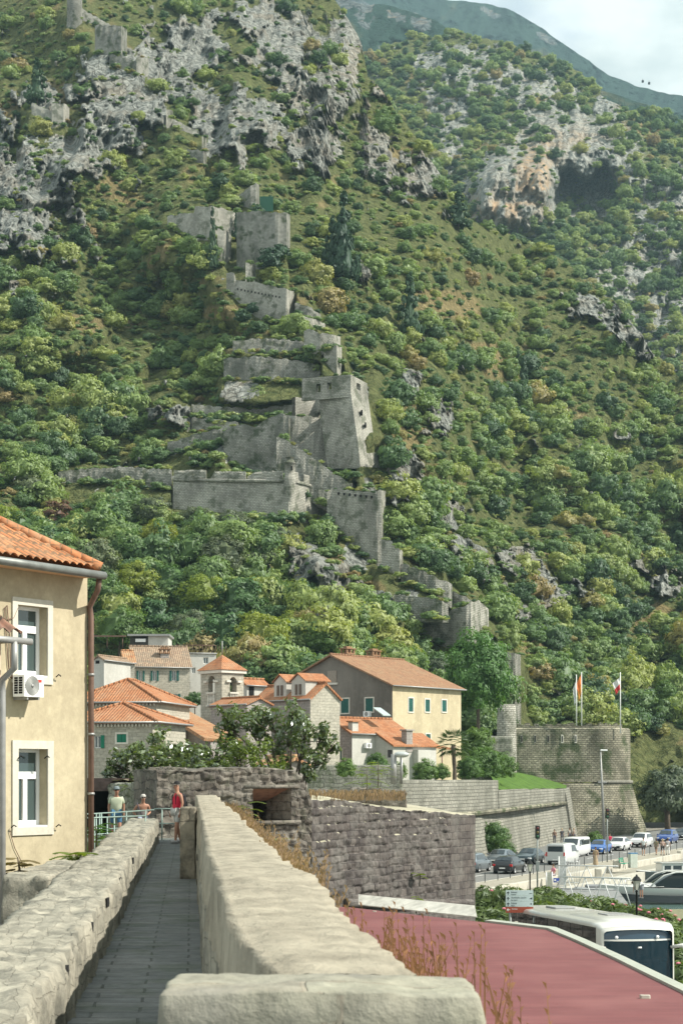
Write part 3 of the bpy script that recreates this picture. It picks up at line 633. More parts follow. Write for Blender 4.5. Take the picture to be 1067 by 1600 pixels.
# ============================================================ FORTRESS RUINS
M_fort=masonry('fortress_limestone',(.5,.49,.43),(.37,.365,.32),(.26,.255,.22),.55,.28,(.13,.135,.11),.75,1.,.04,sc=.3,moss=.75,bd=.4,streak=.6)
M_fort2=masonry('pale_or_sunlit_limestone',(.64,.62,.54),(.5,.485,.42),(.32,.31,.26),.55,.28,(.2,.195,.165),.7,1.,.04,sc=.28,moss=.6,bd=.35,streak=.6)
M_dark=plain('opening_shade_black',(.012,.012,.012),1.)  # flat black painted for the shade inside holes and rooms; also small black parts
frng=np.random.default_rng(44)
def strip(name,label,cat,st,th,mat,batter=.06,jit=1.6,yc=None,parent=None,step=4.,under=9):
 xs=[a[0]for a in st];X0,X1=xs[0],xs[-1]
 base=min(float(YAt(a[0],a[2]))-a[3]for a in st)-.6 if yc is None else yc
 px=[]
 for a,b_ in zip(st[:-1],st[1:]):
  k=max(1,int(round((b_[0]-a[0])/step)));px+=[a[0]+(b_[0]-a[0])*i/k for i in range(k)]
 px.append(X1);px=np.array(px)
 tp=np.interp(px,xs,[a[1]for a in st]);bt=np.interp(px,xs,[a[2]for a in st])+under;off=np.interp(px,xs,[a[3]for a in st])
 j=(frng.random(len(px))-.5)*2*jit;tp=tp+j
 Y=base+off;rows=[];R=6
 zt=CZ+(HZ-tp)*Y/F;zb=CZ+(HZ-bt)*Y/F;xw=(px-CX)*Y/F
 for r in range(R):
  q=r/(R-1);z=zb+(zt-zb)*q;d=-(zt-z)*batter-(frng.random(len(px))*.22 if 0<r<R-1 else 0)
  rows.append(np.stack([xw,Y+d,z],1))
 rows.append(np.stack([xw,Y+th,zt+(frng.random(len(px))-.5)*.3],1));rows.append(np.stack([xw*1.,Y+th,zb],1))
 G=np.stack(rows);n=len(px)
 al=np.concatenate([[0],np.cumsum(np.hypot(np.diff(xw),np.diff(Y)))])
 vv=np.stack([np.stack([al,g[:,2]+(th if i==R else 0)],1)for i,g in enumerate(rows)]).reshape(-1,2)
 mb=MB();mb.grid(G,smooth=False,flip=False)
 for e in(0,n-1):
  b0=len(mb.v);pts=[tuple(G[r,e])for r in range(len(rows))];mb.v+=pts
  f=tuple(b0+i for i in range(len(rows)));mb.f.append(f if e==0 else f[::-1]);mb.sm.append(False)
  vv=np.concatenate([vv,np.array([[p[1],p[2]]for p in pts])])
 o=mb.build(name,mat,parent,world=bool(parent),vuv=vv)
 if parent is None:based(o);tag(o,label,cat)
 o['d']=0;del o['d']
 return o,base
def slots(parent_o,lst,Yf,w=1.3,h=1.6,name='loophole',px_depth=None):
 mb=MB()
 for(px,py,pw,ph)in lst:
  Y=Yf(px);mb.box(X(px-pw/2,Y),X(px+pw/2,Y),Y-.12,Y+.4,Zp(py+ph/2,Y),Zp(py-ph/2,Y))
 return mb
FO={}
for(nm,lb,ct,st,th)in FORT:
 pale='pale' in lb or 'sunlit' in lb or 'slender' in lb  # walls called sunlit take the paler stone too: sunlight put into the colour
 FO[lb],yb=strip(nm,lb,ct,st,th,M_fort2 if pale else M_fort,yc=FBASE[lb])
 FO[lb+'#']=yb
def addslots(lb,lst,offs):
 o=FO[lb];yb=FO[lb+'#']
 for(px,py,pw,ph)in lst:
  mb=MB();Y=yb+np.interp(px,offs[0],offs[1]);st=[f for f in FORT if f[1]==lb][0][3]
  dt=(py-np.interp(px,[a[0]for a in st],[a[1]for a in st]))*Y/F*.06
  mb.box(X(px-pw/2,Y),X(px+pw/2,Y),Y-dt-.32,Y+.5,Zp(py+ph/2,Y),Zp(py-ph/2,Y))
  q=mb.build('loophole',M_dark);q.data.transform(Matrix.Translation(-o.location));q.parent=o  # black box painted as a loophole's inner shade, no hole is cut
def st_of(lb):
 st=[f for f in FORT if f[1]==lb][0][3];return([a[0]for a in st],[a[3]for a in st])
lb='long grey fortress wall with a row of loopholes and a sunlit corner'
addslots(lb,[(372+5.4*i,452.5+1.05*i,1.7,2.4)for i in range(13)],st_of(lb))
lb='tall wall with a row of battlement slots ending at a sunlit end pier'
addslots(lb,[(529+8.6*i,771.5+.9*i,3.,3.6)for i in range(7)],st_of(lb))
lb='pale sloping rampart netted with wire between the curtain wall and the square tower'
addslots(lb,[(512,677,3.5,6)],st_of(lb))
# ---- square tower: battered base, string course, upper storey with real window openings
def panel(mb,A,B,z0,z1,opens=(),th=.5,gable=None,back=True):
 """upright wall from A to B (A on the left seen from outside) with real openings [(u0,u1,v0,v1)]; gable=(u,z) adds a peak"""
 A=Vector((A[0],A[1]));B=Vector((B[0],B[1]));Ln=(B-A).length;d=(B-A)/Ln;n=Vector((d.y,-d.x))
 pt=lambda u,v,k=0.:Vector((A.x+d.x*u-n.x*k,A.y+d.y*u-n.y*k,v))
 us=sorted({0,Ln}|{o[0]for o in opens}|{o[1]for o in opens});vs=sorted({z0,z1}|{o[2]for o in opens}|{o[3]for o in opens})
 us=[u for u in us if 0<=u<=Ln];vs=[v_ for v_ in vs if z0<=v_<=z1]
 for u0,u1 in zip(us[:-1],us[1:]):
  for v0,v1 in zip(vs[:-1],vs[1:]):
   uc,vc=(u0+u1)/2,(v0+v1)/2
   if any(o[0]<uc<o[1]and o[2]<vc<o[3]for o in opens):continue
   mb.quad(pt(u0,v0),pt(u1,v0),pt(u1,v1),pt(u0,v1))
   if back:mb.quad(pt(u1,v0,th),pt(u0,v0,th),pt(u0,v1,th),pt(u1,v1,th))
 for(u0,u1,v0,v1)in opens:
  mb.quad(pt(u0,v0),pt(u0,v1),pt(u0,v1,th),pt(u0,v0,th));mb.quad(pt(u1,v1),pt(u1,v0),pt(u1,v0,th),pt(u1,v1,th))
  mb.quad(pt(u0,v1),pt(u1,v1),pt(u1,v1,th),pt(u0,v1,th));mb.quad(pt(u1,v0),pt(u0,v0),pt(u0,v0,th),pt(u1,v0,th))
 mb.quad(pt(0,z1),pt(Ln,z1),pt(Ln,z1,th),pt(0,z1,th))
 if gable:
  mb.add([pt(0,z1),pt(Ln,z1),pt(gable[0],gable[1])],[(0,1,2)]);mb.add([pt(0,z1,th),pt(Ln,z1,th),pt(gable[0],gable[1],th)],[(2,1,0)])
 return d,n
tY=FBASE['TW']
tw=empty('square_tower',(X(555,tY),tY+3,Zp(724,tY)),0,'tall square watchtower ruin with a battered pale base and windows in its upper storey','tower')
def pY(px,offs):return tY+np.interp(px,*offs)
OF=([470,548,573],[9,0.,7])
mb=MB()
def colm(px,py,Y):return Vector((X(px,Y),Y,Zp(py,Y)))
rows=[(732,[(512,3.),(563,-2.2),(593,5.5)]),(690,[(506,3.),(559,-1.6),(585,6.)]),(650,[(501,3.),(553,-.8),(579,6.5)]),(616,[(498,3.),(548.5,-.3),(574.5,7)])]
for(ya,ra),(yb_,rb)in zip(rows[:-1],rows[1:]):
 for i in(0,1):
  q=[colm(ra[i][0],ya,tY+ra[i][1]),colm(ra[i+1][0],ya,tY+ra[i+1][1]),colm(rb[i+1][0],yb_,tY+rb[i+1][1]),colm(rb[i][0],yb_,tY+rb[i][1])]
  mb.quad(*q)
for(ya,ra),(yb_,rb)in zip(rows[:-1],rows[1:]):
 mb.quad(colm(ra[2][0],ya,tY+ra[2][1]),colm(ra[2][0]-22,ya,tY+22),colm(rb[2][0]-22,yb_,tY+22),colm(rb[2][0],yb_,tY+rb[2][1]))
mb.build('battered_base',M_fort2,tw,True)
A=(X(472,tY+3),tY+3);B=(X(548,tY),tY);Cc=(X(573.5,tY+7),tY+7)
mb=MB();za,zt=Zp(618,tY),Zp(585,tY)
def ul(px,P0,P1):
 d=Vector((P1[0]-P0[0],P1[1]-P0[1])).normalized();return lento(px,P0,d)
def zz_(py,px,P0,P1):
 d=Vector((P1[0]-P0[0],P1[1]-P0[1])).normalized();t=lento(px,P0,d);return Zp(py,P0[1]+d.y*t)
op=[]
for(a,b_,c,d_)in((494,501,600,613),(511,518,598,609)):
 op.append((ul(a,A,B),ul(b_,A,B),zz_(d_,a,A,B),zz_(c,a,A,B)))
panel(mb,A,B,za,zt,op,.9)
op=[(ul(557,B,Cc),ul(563,B,Cc),zz_(609,560,B,Cc),zz_(599,560,B,Cc))]
panel(mb,B,Cc,za,zt,op,.9)
D=(Cc[0]-9,Cc[1]+9);E=(A[0]-2,A[1]+9)
panel(mb,Cc,D,za,zt-1,(),.9);panel(mb,D,E,za-3,zt-1.5,(),.9)
mb.build('upper_storey',M_fort2,tw,True)
mb=MB()
for a,b_ in((A,B),(B,Cc)):
 d=Vector((b_[0]-a[0],b_[1]-a[1],0));n=Vector((d.y,-d.x,0)).normalized()*.22
 p0=Vector((a[0],a[1],za-.35))+n;p1=Vector((b_[0],b_[1],za-.35))+n
 mb.prism([p0,p1,p1+Vector((0,0,.5)),p0+Vector((0,0,.5))],-n*2)
mb.build('string_course',M_fort2,tw,True)
for(px,py,pw,ph)in((565,645,3,6),(571,664,2.5,5)):
 mb=MB();Y=tY+2.2;mb.box(X(px-pw/2,Y),X(px+pw/2,Y),Y-.9,Y+2,Zp(py+ph/2,Y),Zp(py-ph/2,Y));mb.build('loophole',M_dark,tw,True)  # black boxes in place of shaded holes in the base
bY=FBASE['LB']
lbs=empty('lower_bastion',(X(453,bY),bY+2,Zp(800,bY)),0,'wide lower bastion with a cornice, parapet blocks and a domed sentry box on its corner','bastion')
strip('bastion_wall',None,None,[(271,749,790,7),(330,750,794,5),(400,751,800,2.5),(451,751,804,0),(455,751,806,0),(482,757,812,5),(510,765,816,10)],3.5,M_fort2,.14,.15,bY,lbs,6,14)
def pstrip(name,st,th,dz=0,mat=None,sub=4.,jit=.25):return strip(name,None,None,st,th,mat or M_fort2,0.,jit,bY-dz,lbs,sub,0)
for st in([(272,735,749,6.9),(322,734,750,5.2)],[(330,746,750,5.),(336,736,750,4.8),(384,736,751,3.)],[(387,744,751,3.),(398,737,751,2.6),(442,735,751,.4)]):
 pstrip('parapet',st,1.5,0,jit=.9)
for st in([(461,737,754,1.2),(466,738,755,2.1)],[(475,741,756,3.7),(488,744,759,6.1)],[(494,746,761,7.2),(498,747,762,7.9)],[(504,749,763,9.),(509.5,750,765,10.)]):
 pstrip('merlon',st,1.5,0,jit=.1)
pstrip('parapet',[(455,748,753,.2),(510,761,766,10)],1.2,0,jit=.1)
mb=MB()
cp=[colm(271,750,bY+7),colm(451,751.5,bY),colm(455,751.5,bY),colm(510,765,bY+10)]
mb.tube(cp,.28,8);mb.build('cornice',M_fort2,lbs,True)
mb=MB();Y=bY-.2;s_=Y/F
mb.lathe([(.1,-6.5),(3.*s_*1.2,-4.2),(8.6*s_*1.,-1.3),(9.4*s_,0),(9.4*s_,.5),(8.2*s_,.6),(8.2*s_,26*s_),(9.*s_,26.3*s_),(9.*s_,27.6*s_),(8.*s_,28.5*s_),(6.4*s_,32*s_),(3.4*s_,34.6*s_),(.8,36*s_),(.02,36.3*s_)],(X(453,Y),Y,Zp(751,Y)),20)
sb=mb.build('sentry_box',M_fort2,lbs,True)
mb=MB();mb.box(X(455,Y),X(457.2,Y),Y-1.2,Y,Zp(736,Y),Zp(730,Y));mb.build('loophole',M_dark,lbs,True)  # black box drawn for the dark inside of the loophole
# round turret at the top edge
Y=float(YAt(115,26))-3
mb=MB();s_=Y/F;mb.lathe([(13*s_,-24*s_),(11.5*s_,4*s_),(12*s_,5*s_),(12*s_,26*s_),(12.6*s_,40*s_),(10*s_,40*s_)],(X(117,Y),Y,Zp(26,Y)),18)
o=mb.build('round_turret',M_fort);tag(based(o),'round turret stump cut by the top edge at the left','tower')
# green safety netting by the gable stub
Y=float(YAt(415,326))-3;mb=MB();mb.box(X(406,Y),X(427,Y),Y,Y+.15,Zp(330,Y),Zp(307,Y))
tag(based(mb.build('safety_netting',plain('green_netting',(.02,.08,.05),.8))),'dark green safety netting beside the gable stub','netting')
# scrub growing on the crests and at the feet of the ruined walls
cr_pts,cr_sc=[],[];rq=np.random.default_rng(12)
for f in FORT:
 st=f[3];xs=[a[0]for a in st]
 for k in range(int((xs[-1]-xs[0])/5)+1):
  px=xs[0]+rq.random()*(xs[-1]-xs[0]);Yw=FBASE[f[1]]+np.interp(px,xs,[a[3]for a in st]);tp_,bt=np.interp(px,xs,[a[1]for a in st]),np.interp(px,xs,[a[2]for a in st])
  if rq.random()<.4:p_=P(px,tp_+1.,Yw+.8);cr_pts.append(tuple(p_));cr_sc.append(.35+.75*rq.random()**2)
  if rq.random()<.75:p_=P(px,bt+1+5*rq.random(),Yw-.8-rq.random());cr_pts.append(tuple(p_));cr_sc.append(.5+.7*rq.random())
for(x0,y0,x1,y1,n)in((272,812,512,824,40),(512,735,556,752,10),(300,690,350,735,26),(350,748,440,752,12),(590,735,604,760,6),(330,655,430,668,14),(470,560,560,596,10)):
 for k in range(n):px,py=x0+(x1-x0)*rq.random(),y0+(y1-y0)*rq.random();p_=P(px,py,float(YAt(px,py))-.5);cr_pts.append(tuple(p_));cr_sc.append(.8+1.2*rq.random())
scatter_obj('wall_scrub',np.array(cr_pts),np.array(cr_sc),SHRUB,'scrub growing on and along the ruined fortress walls','shrubs',14,'shrub')
# ============================================================ WALKWAY AND FOREGROUND WALLS
VPX=(299-CX)/F
def W(u,Y,z):return Vector((VPX*Y+u,Y,z))
FL=6.3
M_para=masonry('weathered_parapet_stone',(.33,.31,.25),(.28,.265,.215),(.24,.225,.18),.9,.2,(.1,.1,.085),.75,.7,.006,sc=2.2,streak=0.,bd=.05,warp=.16)
M_cap=plaster('pale_mortar_capping',(.33,.3,.235),(.15,.135,.105),.85,2.6,1.6,streak=0)
M_pave=masonry('walkway_flagstones',(.2,.205,.2),(.155,.165,.165),(.1,.105,.1),.85,.36,(.1,.11,.11),.7,.9,.014,sc=.9,streak=0,rough=.75,bd=.03,warp=.03,moss=.35)
def long_wall(name,label,u0,u1,Y0,Y1,z0,zt0,zt1,mat,capmat=None,seed=1,amp=.035,dy=.07,prof=14,blockamp=.03):
 """parapet: a cross-section swept along the walkway, roughened stone by stone"""
 ys=np.arange(Y0,Y1+dy,dy);cs=[]
 hh=np.linspace(0,1,prof)
 for q in hh:cs.append((u0,q,0))
 for q in np.linspace(0,1,prof)[1:-1]:cs.append((u0+(u1-u0)*q,1,1))
 for q in hh[::-1]:cs.append((u1,q,2))
 G=np.zeros((len(cs),len(ys),3));uv=np.zeros((len(cs),len(ys),2))
 zt=np.interp(ys,[Y0,Y1],[zt0,zt1])+(fbm(ys*.5,ys*0+seed,3,seed)-.5)*.12
 for i,(u,q,side)in enumerate(cs):
  z=z0+(zt-z0)*q;lat=z if side!=1 else zt[0]+(u-u0)
  a=ys/.5;b_=(lat/.22)if side!=1 else(u/.25)
  row=np.floor(b_+(fbm(ys*1.5,b_*.7,2,seed+1)-.5)*.8);a2=a+hsh(row,row*0,0,seed)*3;cell=np.floor(a2);fx=a2-cell;fy=b_-np.floor(b_)
  pil=(1-np.abs(2*fx-1)**6)*(1-np.abs(2*fy-1)**6)
  r=(hsh(cell,row,0,seed)-.5)*blockamp+pil*blockamp*.9+(fbm(ys*6,lat*6+u*6,4,seed+2)-.5)*amp*2+(fbm(ys*1.2,lat*1.2+u,3,seed+5)-.5)*amp*2
  uu=np.full_like(ys,u);zz=z+0*ys
  edge=min(1.,0.)
  if side==0:uu=uu-r-.02
  elif side==2:uu=uu+r+.02
  else:zz=zz+r*(.8 if not capmat else .35)
  uu=uu+(.13*np.exp(-(ys-6)/2.)*(1-(u-u0)/(u1-u0))if u0>0 else 0);rd=.032
  if side!=1 and q>.93:uu=uu+(rd if side==0 else-rd)*((q-.93)/.07)**1.5
  if side==1:
   e=min((u-u0),(u1-u))/.12
   if e<1:zz=zz-rd*(1-e)**2
  G[i,:,0]=VPX*ys+uu;G[i,:,1]=ys;G[i,:,2]=zz
  uv[i,:,0]=ys;uv[i,:,1]=z if side==0 else(zt+(u-u0)if side==1 else zt+(u1-u0)+(zt-z))
 mb=MB();mb.grid(G,smooth=True,flip=True);vv=uv.reshape(-1,2)
 for e in(0,len(ys)-1):
  b0=len(mb.v);pts=[tuple(p)for p in G[:,e]];mb.v+=pts;f=tuple(b0+i for i in range(len(pts)));mb.f.append(f if e else f[::-1]);mb.sm.append(False)
  vv=np.concatenate([vv,np.array([[p[0],p[2]]for p in pts])])
 o=mb.build(name,mat,vuv=vv)
 if capmat:
  o.data.materials.append(capmat);nc=len(ys)-1;mi=np.zeros(len(o.data.polygons),np.int32)
  for r in range(prof-2,prof+len(cs)-2*prof+1):mi[r*nc:(r+1)*nc]=1
  o.data.polygons.foreach_set('material_index',mi)
 return based(o)
mb=MB();ys=np.arange(2,58.6,1.)
mb.grid(np.array([[W(u,y,FL+(fbm(np.array([y*.7]),np.array([u]),2,9)[0]-.5)*.02)for y in ys]for u in(-1.3,-.9,-.5,-.1,.35)]),smooth=False,flip=True)
vv=[[W(u,y,0).x-VPX*y,y]for u in(-1.3,-.9,-.5,-.1,.35)for y in ys]
tag(mb.build('walkway',M_pave,vuv=np.array(vv)),kind='structure')
# the filled mass the walkway runs on
mb=MB();a=[W(-1.8,2,-1),W(.6,2,-1),W(.6,58.6,-1),W(-1.8,58.6,-1)];mb.prism(a,(0,0,FL+1-.02));tag(mb.build('walkway_base',M_para),kind='structure')
o=long_wall('parapet_wall','',-1.9,-1.06,7.,56.,5.2,6.88,7.,M_para,seed=3,amp=.06,blockamp=.014);tag(o,'low weathered stone parapet along the left side of the walkway','parapet wall')
o=long_wall('parapet_wall','',.16,.78,6.15,57.5,2.,7.7,7.72,M_para,M_cap,seed=8,amp=.03,blockamp=.028);tag(o,'tall parapet with a broad pale smooth capping along the right side of the walkway','parapet wall')
# putlog holes: black boxes stand for the shade inside
pr=bpy.data.objects
for par,side,lst in(('parapet_wall',-1.06,[(97,1520),(164,1410),(184,1377),(138,1450),(205,1345)]),('parapet_wall.001',.16,[(304,1322),(306,1382),(313,1339),(313,1377)])):
 for(px,py)in lst:
  u=side;Y=u/((px-CX)/F-VPX)if abs((px-CX)/F-VPX)>1e-5 else 30
  z=Zp(py,Y);mb=MB();c=W(u,Y,z);mb.box(c.x-.045,c.x+.045,c.y-(.1 if u<0 else .2),c.y+(.1 if u<0 else .2),c.z-.055,c.z+.055)
  if 8<Y<55:
   q=mb.build('drain_hole',M_dark);q.data.transform(Matrix.Translation(-pr[par].location));q.parent=pr[par]
def rough_box(name,label,cat,c,dims,mat,amp=.03,n=26,seed=5,rz=0.,smooth=True,zrot=None):
 dx,dy,dz=dims;mb=MB();P3=[]
 def face(o_,a,b_):
  G=np.array([[o_+a*i/n+b_*j/n for j in range(n+1)]for i in range(n+1)]);return G
 o_=np.array([-dx/2,-dy/2,0]);A_,B_,C_=np.array([dx,0,0]),np.array([0,dy,0]),np.array([0,0,dz])
 for(oo,a,b_)in((o_+C_,A_,B_),(o_,C_,A_),(o_+B_,A_,C_),(o_,B_,C_),(o_+A_,C_,B_)):
  G=face(oo,b_,a);q=G.copy();ctr=np.array([0,0,dz/2]);half=np.array([dx,dy,dz])/2;l=(q-ctr)
  r=min(half)*.13;inn=np.clip(l,-(half-r),half-r);d=l-inn;dn=np.linalg.norm(d,axis=2,keepdims=True);l=inn+d/np.maximum(dn,1e-6)*np.minimum(dn,r)
  nz=(fbm(l[...,0]*7+l[...,2]*5+seed,l[...,1]*7+l[...,2]*9,4,seed)-.5)*2*amp+(fbm(l[...,0]*1.5+3,l[...,1]*1.5+l[...,2]*1.5,2,seed+3)-.5)*2*amp
  nn=l/np.maximum(np.linalg.norm(l/half,axis=2,keepdims=True),.3)/half;nn/=np.maximum(np.linalg.norm(nn,axis=2,keepdims=True),1e-6)
  mb.grid(l+ctr+nn*nz[...,None],smooth=smooth)
 o=mb.build(name,mat);o.location=c;o.rotation_euler=(0,0,rz)
 import bmesh
 bm=bmesh.new();bm.from_mesh(o.data);bmesh.ops.remove_doubles(bm,verts=bm.verts,dist=1e-4);bmesh.ops.recalc_face_normals(bm,faces=bm.faces);bm.to_mesh(o.data);bm.free()
 if label:tag(o,label,cat)
 return o
M_slab=masonry('lichened_slab',(.29,.285,.225),(.28,.255,.2),(.3,.27,.21),2.4,1.6,(.17,.165,.15),.6,.9,.01,sc=2.2,streak=0,bd=.03)
c=W(.43,5.88,2.18);rough_box('end_slab','rough pale stone slab closing the near end of the right parapet','stone slab',c,(1.02,.56,5.53),M_slab,.022,60,5)
# pillar standing in the walkway
M_pillar=masonry('lichened_pillar_stone',(.3,.265,.2),(.24,.215,.165),(.16,.14,.11),1.4,1.2,(.07,.065,.055),.9,.9,.01,sc=2.8,streak=0,bd=.03)
c=W(-.055,36.2,FL);rough_box('stone_pillar','upright stone pillar standing against the right parapet on the walkway','pillar',c,(.31,.42,1.44),M_pillar,.02,30,7)
# branch wall left of the parapet
o=rough_box('branch_wall','short stone wall branching left from the walkway parapet towards the yellow house','wall',W(-2.18,29.8,3.4),(.72,6.6,3.5),M_para,.05,40,9)
rough_box('stone_block','small brown stone block at the foot of the yellow house','stone block',W(-2.62,26.7,5.2),(.34,.34,1.1),plain('brown_stone',(.16,.1,.07),.9,var=.3,bmp=.5),.02,12,10)
# ---- casemate and dark bossed wall
M_rubble=masonry('dark_rubble_stone',(.16,.142,.12),(.095,.085,.075),(.06,.055,.05),.46,.3,(.38,.36,.31),.35,1.,.02,sc=1.6,streak=0,bd=.05,warp=.22,moss=.2)
M_boss=masonry('dark_bossed_stone',(.115,.1,.092),(.068,.06,.058),(.05,.045,.045),.46,.29,(.22,.21,.19),.5,.8,.012,sc=1.3,streak=.3,bd=.05,warp=.03)
def relief_wall(name,label,cat,A,B,z0,tops,mat,ch=.34,bw=.5,bos=.09,amp=.05,cell=.045,hole=None,back=1.6,seed=1,warp=0.,smooth_after=None,topnoise=.05,batter=0.,rise=0.):
 A=np.array(A,float);B=np.array(B,float);Ln=np.linalg.norm(B-A);d=(B-A)/Ln;n=np.array([d[1],-d[0]])
 us=np.arange(0,Ln+cell,cell);us[-1]=Ln
 k=(np.array([t[0]for t in tops])-CX)/F;ut=(k*A[1]-A[0])/(d[0]-k*d[1]);zt_=CZ+(HZ-np.array([t[1]for t in tops]))*(A[1]+d[1]*ut)/F
 zt=np.interp(us,ut,zt_)+(fbm(us*3,us*0+seed,3,seed)-.5)*2*topnoise
 zmax=zt.max();zs=np.arange(z0,zmax+cell,cell)
 U,Z0=np.meshgrid(us,zs);q=np.clip((Z0-z0)/(zmax-z0),0,1);Z=z0+(zt[None,:]-z0)*q
 wv1=(fbm(U*1.1,Z*1.1,3,seed+11)-.5)*warp;wv2=(fbm(U*1.1,Z*1.1,3,seed+19)-.5)*warp
 b_=(Z+wv1)/ch;row=np.floor(b_);a=(U+wv2)/bw+hsh(row,row*0,0,seed)*5;a=a+.5*np.sin(a*1.3+row*5.);cl=np.floor(a);fx=a-cl;fy=b_-row
 pil=(1-np.abs(2*fx-1)**9)*(1-np.abs(2*fy-1)**7)
 r=pil*bos*(.4+.9*hsh(cl,row,0,seed+3))+pil*bos*((fx-.5)*(hsh(cl,row,2,seed)-.5)*1.6+(fy-.5)*(hsh(cl,row,3,seed)-.5)*1.6)+(fbm(U*5,Z*5,5,seed+4,.6)-.5)*2*amp+(hsh(cl,row,1,seed)-.5)*bos*.5
 if smooth_after is not None:r=r*(1-.85*sstep(smooth_after-.1,smooth_after+.05,U))
 r=r+batter*(zmax-Z)
 G=np.stack([A[0]+d[0]*U+n[0]*r,A[1]+d[1]*U+n[1]*r,Z],-1)
 bk=[np.stack([A[0]+d[0]*us-n[0]*back*f,A[1]+d[1]*us-n[1]*back*f,zt+rise*f+(fbm(us*2.5+7*f,us*0+f*9,3,seed)-.5)*.2],-1)for f in(.15,.35,.6,1.)]
 bk.append(np.stack([A[0]+d[0]*us-n[0]*back,A[1]+d[1]*us-n[1]*back,zt*0+z0],-1))
 GG=np.concatenate([G,np.stack(bk)],0);r_,c_=GG.shape[:2]
 UV=np.stack([np.concatenate([U,np.repeat(us[None],5,0)],0),np.concatenate([Z,np.stack([zt+back*f for f in(.15,.35,.6,1.,2.5)])],0)],-1).reshape(-1,2)
 mb=MB();mb.v=[tuple(p)for p in GG.reshape(-1,3)]
 hm=np.zeros((r_-1,c_-1),bool)
 if hole is not None:
  uc=(us[:-1]+us[1:])/2;Zc=(Z[:-1,:-1]+Z[1:,1:])/2
  hm[:Zc.shape[0]]=(uc[None]>hole[0])&(uc[None]<hole[1])&(Zc>hole[2])&(Zc<hole[3])
 for i in range(r_-1):
  for j in range(c_-1):
   if not hm[i,j]:a0=i*c_+j;mb.f.append((a0,a0+1,a0+c_+1,a0+c_));mb.sm.append(True)
 vv=UV
 for e in(0,c_-1):
  b0=len(mb.v);idx=list(range(0,len(zs),3))+list(range(len(zs)-1,r_));pts=[tuple(GG[i,e])for i in idx];mb.v+=pts
  f=tuple(b0+i for i in range(len(pts)));mb.f.append(f[::-1]if e else f);mb.sm.append(False);vv=np.concatenate([vv,np.array([[p[1],p[2]]for p in pts])])
 o=mb.build(name,mat,vuv=vv);based(o)
 if label:tag(o,label,cat)
 return o,d,n
A=(X(478,62.5),62.5);B=(X(742,74),74)
wb,d_,n_=relief_wall('bossed_wall','dark blackened wall of bulging stone blocks behind the red roof','wall',A,B,.5,[(478,1246),(486,1251),(520,1249),(560,1254),(600,1262),(640,1266),(680,1268),(712,1272),(718,1274),(742,1273)],M_boss,ch=.29,bw=.46,bos=.075,amp=.07,warp=.16,seed=21,smooth_after=12.-.9,back=5.,topnoise=.06,rise=.55)
wb.data.materials.append(plaster('pale_mortar_top',(.36,.34,.26),(.2,.19,.13),.7,1.5,.5));nf_=len(wb.data.polygons);nrm_=np.empty(nf_*3);wb.data.polygons.foreach_get('normal',nrm_);ctr__=np.empty(nf_*3);wb.data.polygons.foreach_get('center',ctr__)
wb.data.polygons.foreach_set('material_index',((nrm_[2::3]>.8)&(ctr__[2::3]>ctr__[2::3].max()-2.2)).astype(np.int32))
# cordon moulding at the foot
mb=MB();a3=[(A[0]+d_[0]*u+n_[0]*.12,A[1]+d_[1]*u+n_[1]*.12,Zp(1411,A[1]+d_[1]*u))for u in np.linspace(2.5,12.75,30)]
mb.tube(a3,.17,10);q=mb.build('cordon',M_boss);q.data.transform(Matrix.Translation(-wb.location));q.parent=wb
# casemate with embrasure
A=(X(244,59.5),59.5);B=(X(486,62),62)
dC=np.array([B[0]-A[0],B[1]-A[1]]);dC/=np.linalg.norm(dC)
def uC(px):return lento(px,A,dC)
h0,h1=uC(394),uC(437.5);hz0,hz1=Zp(1284,60.9),Zp(1231,60.9);h2=uC(455)
cm,d_,n_=relief_wall('casemate','dark rubble gun casemate with a reddish lintel over a black embrasure','casemate',A,B,5.9-3.4,[(244,1204),(275,1203),(300,1206),(330,1201),(360,1199),(400,1199),(435,1200),(462,1206),(476,1222),(482,1240),(486,1250)],M_rubble,ch=.27,bw=.38,bos=.08,amp=.06,seed=33,warp=.5,hole=(h0,h2,hz0,hz1),back=2.2,topnoise=.03)
def cpt(u,k,z):return Vector((A[0]+d_[0]*u-n_[0]*k,A[1]+d_[1]*u-n_[1]*k,z))
def addpart(root,mb,name,mat):
 q=mb.build(name,mat);q.data.transform(Matrix.Translation(-root.location));q.parent=root;return q
zl=Zp(1252,60.9)
M_red=plain('reddish_lintel_stone',(.36,.2,.14),.9,var=.35,sc=5,bmp=.6)
mb=MB();e=.12
mb.quad(cpt(h0-.02,-.02,hz1+.03),cpt(h2+.02,-.02,hz1+.03),cpt(h1,1.1,zl),cpt(h0,1.1,zl));mb.quad(cpt(h0,1.1,zl),cpt(h1,1.1,zl),cpt(h1,1.3,zl),cpt(h0,1.3,zl));addpart(cm,mb,'lintel',M_red)
mb=MB();G=[]
for i in range(25):
 row=[]
 for j in range(25):
  f,g_=i/24,j/24;z=(hz0-.03)+((hz1+.03)+(zl-hz1)*g_*.9-hz0)*f
  p=cpt(h2+.02+(h1-h2)*g_,-.02+1.12*g_,z);pil=(1-abs(2*((f*3.2)%1)-1)**4)*(1-abs(2*((g_*2.4+.5*int(f*3.2))%1)-1)**4);p.x-=pil*.06;row.append(p)
 G.append(row)
mb.grid(np.array(G),smooth=True);addpart(cm,mb,'embrasure_cheek',masonry('embrasure_stone',(.33,.28,.22),(.26,.22,.18),(.12,.1,.09),.45,.3,bst=.4))
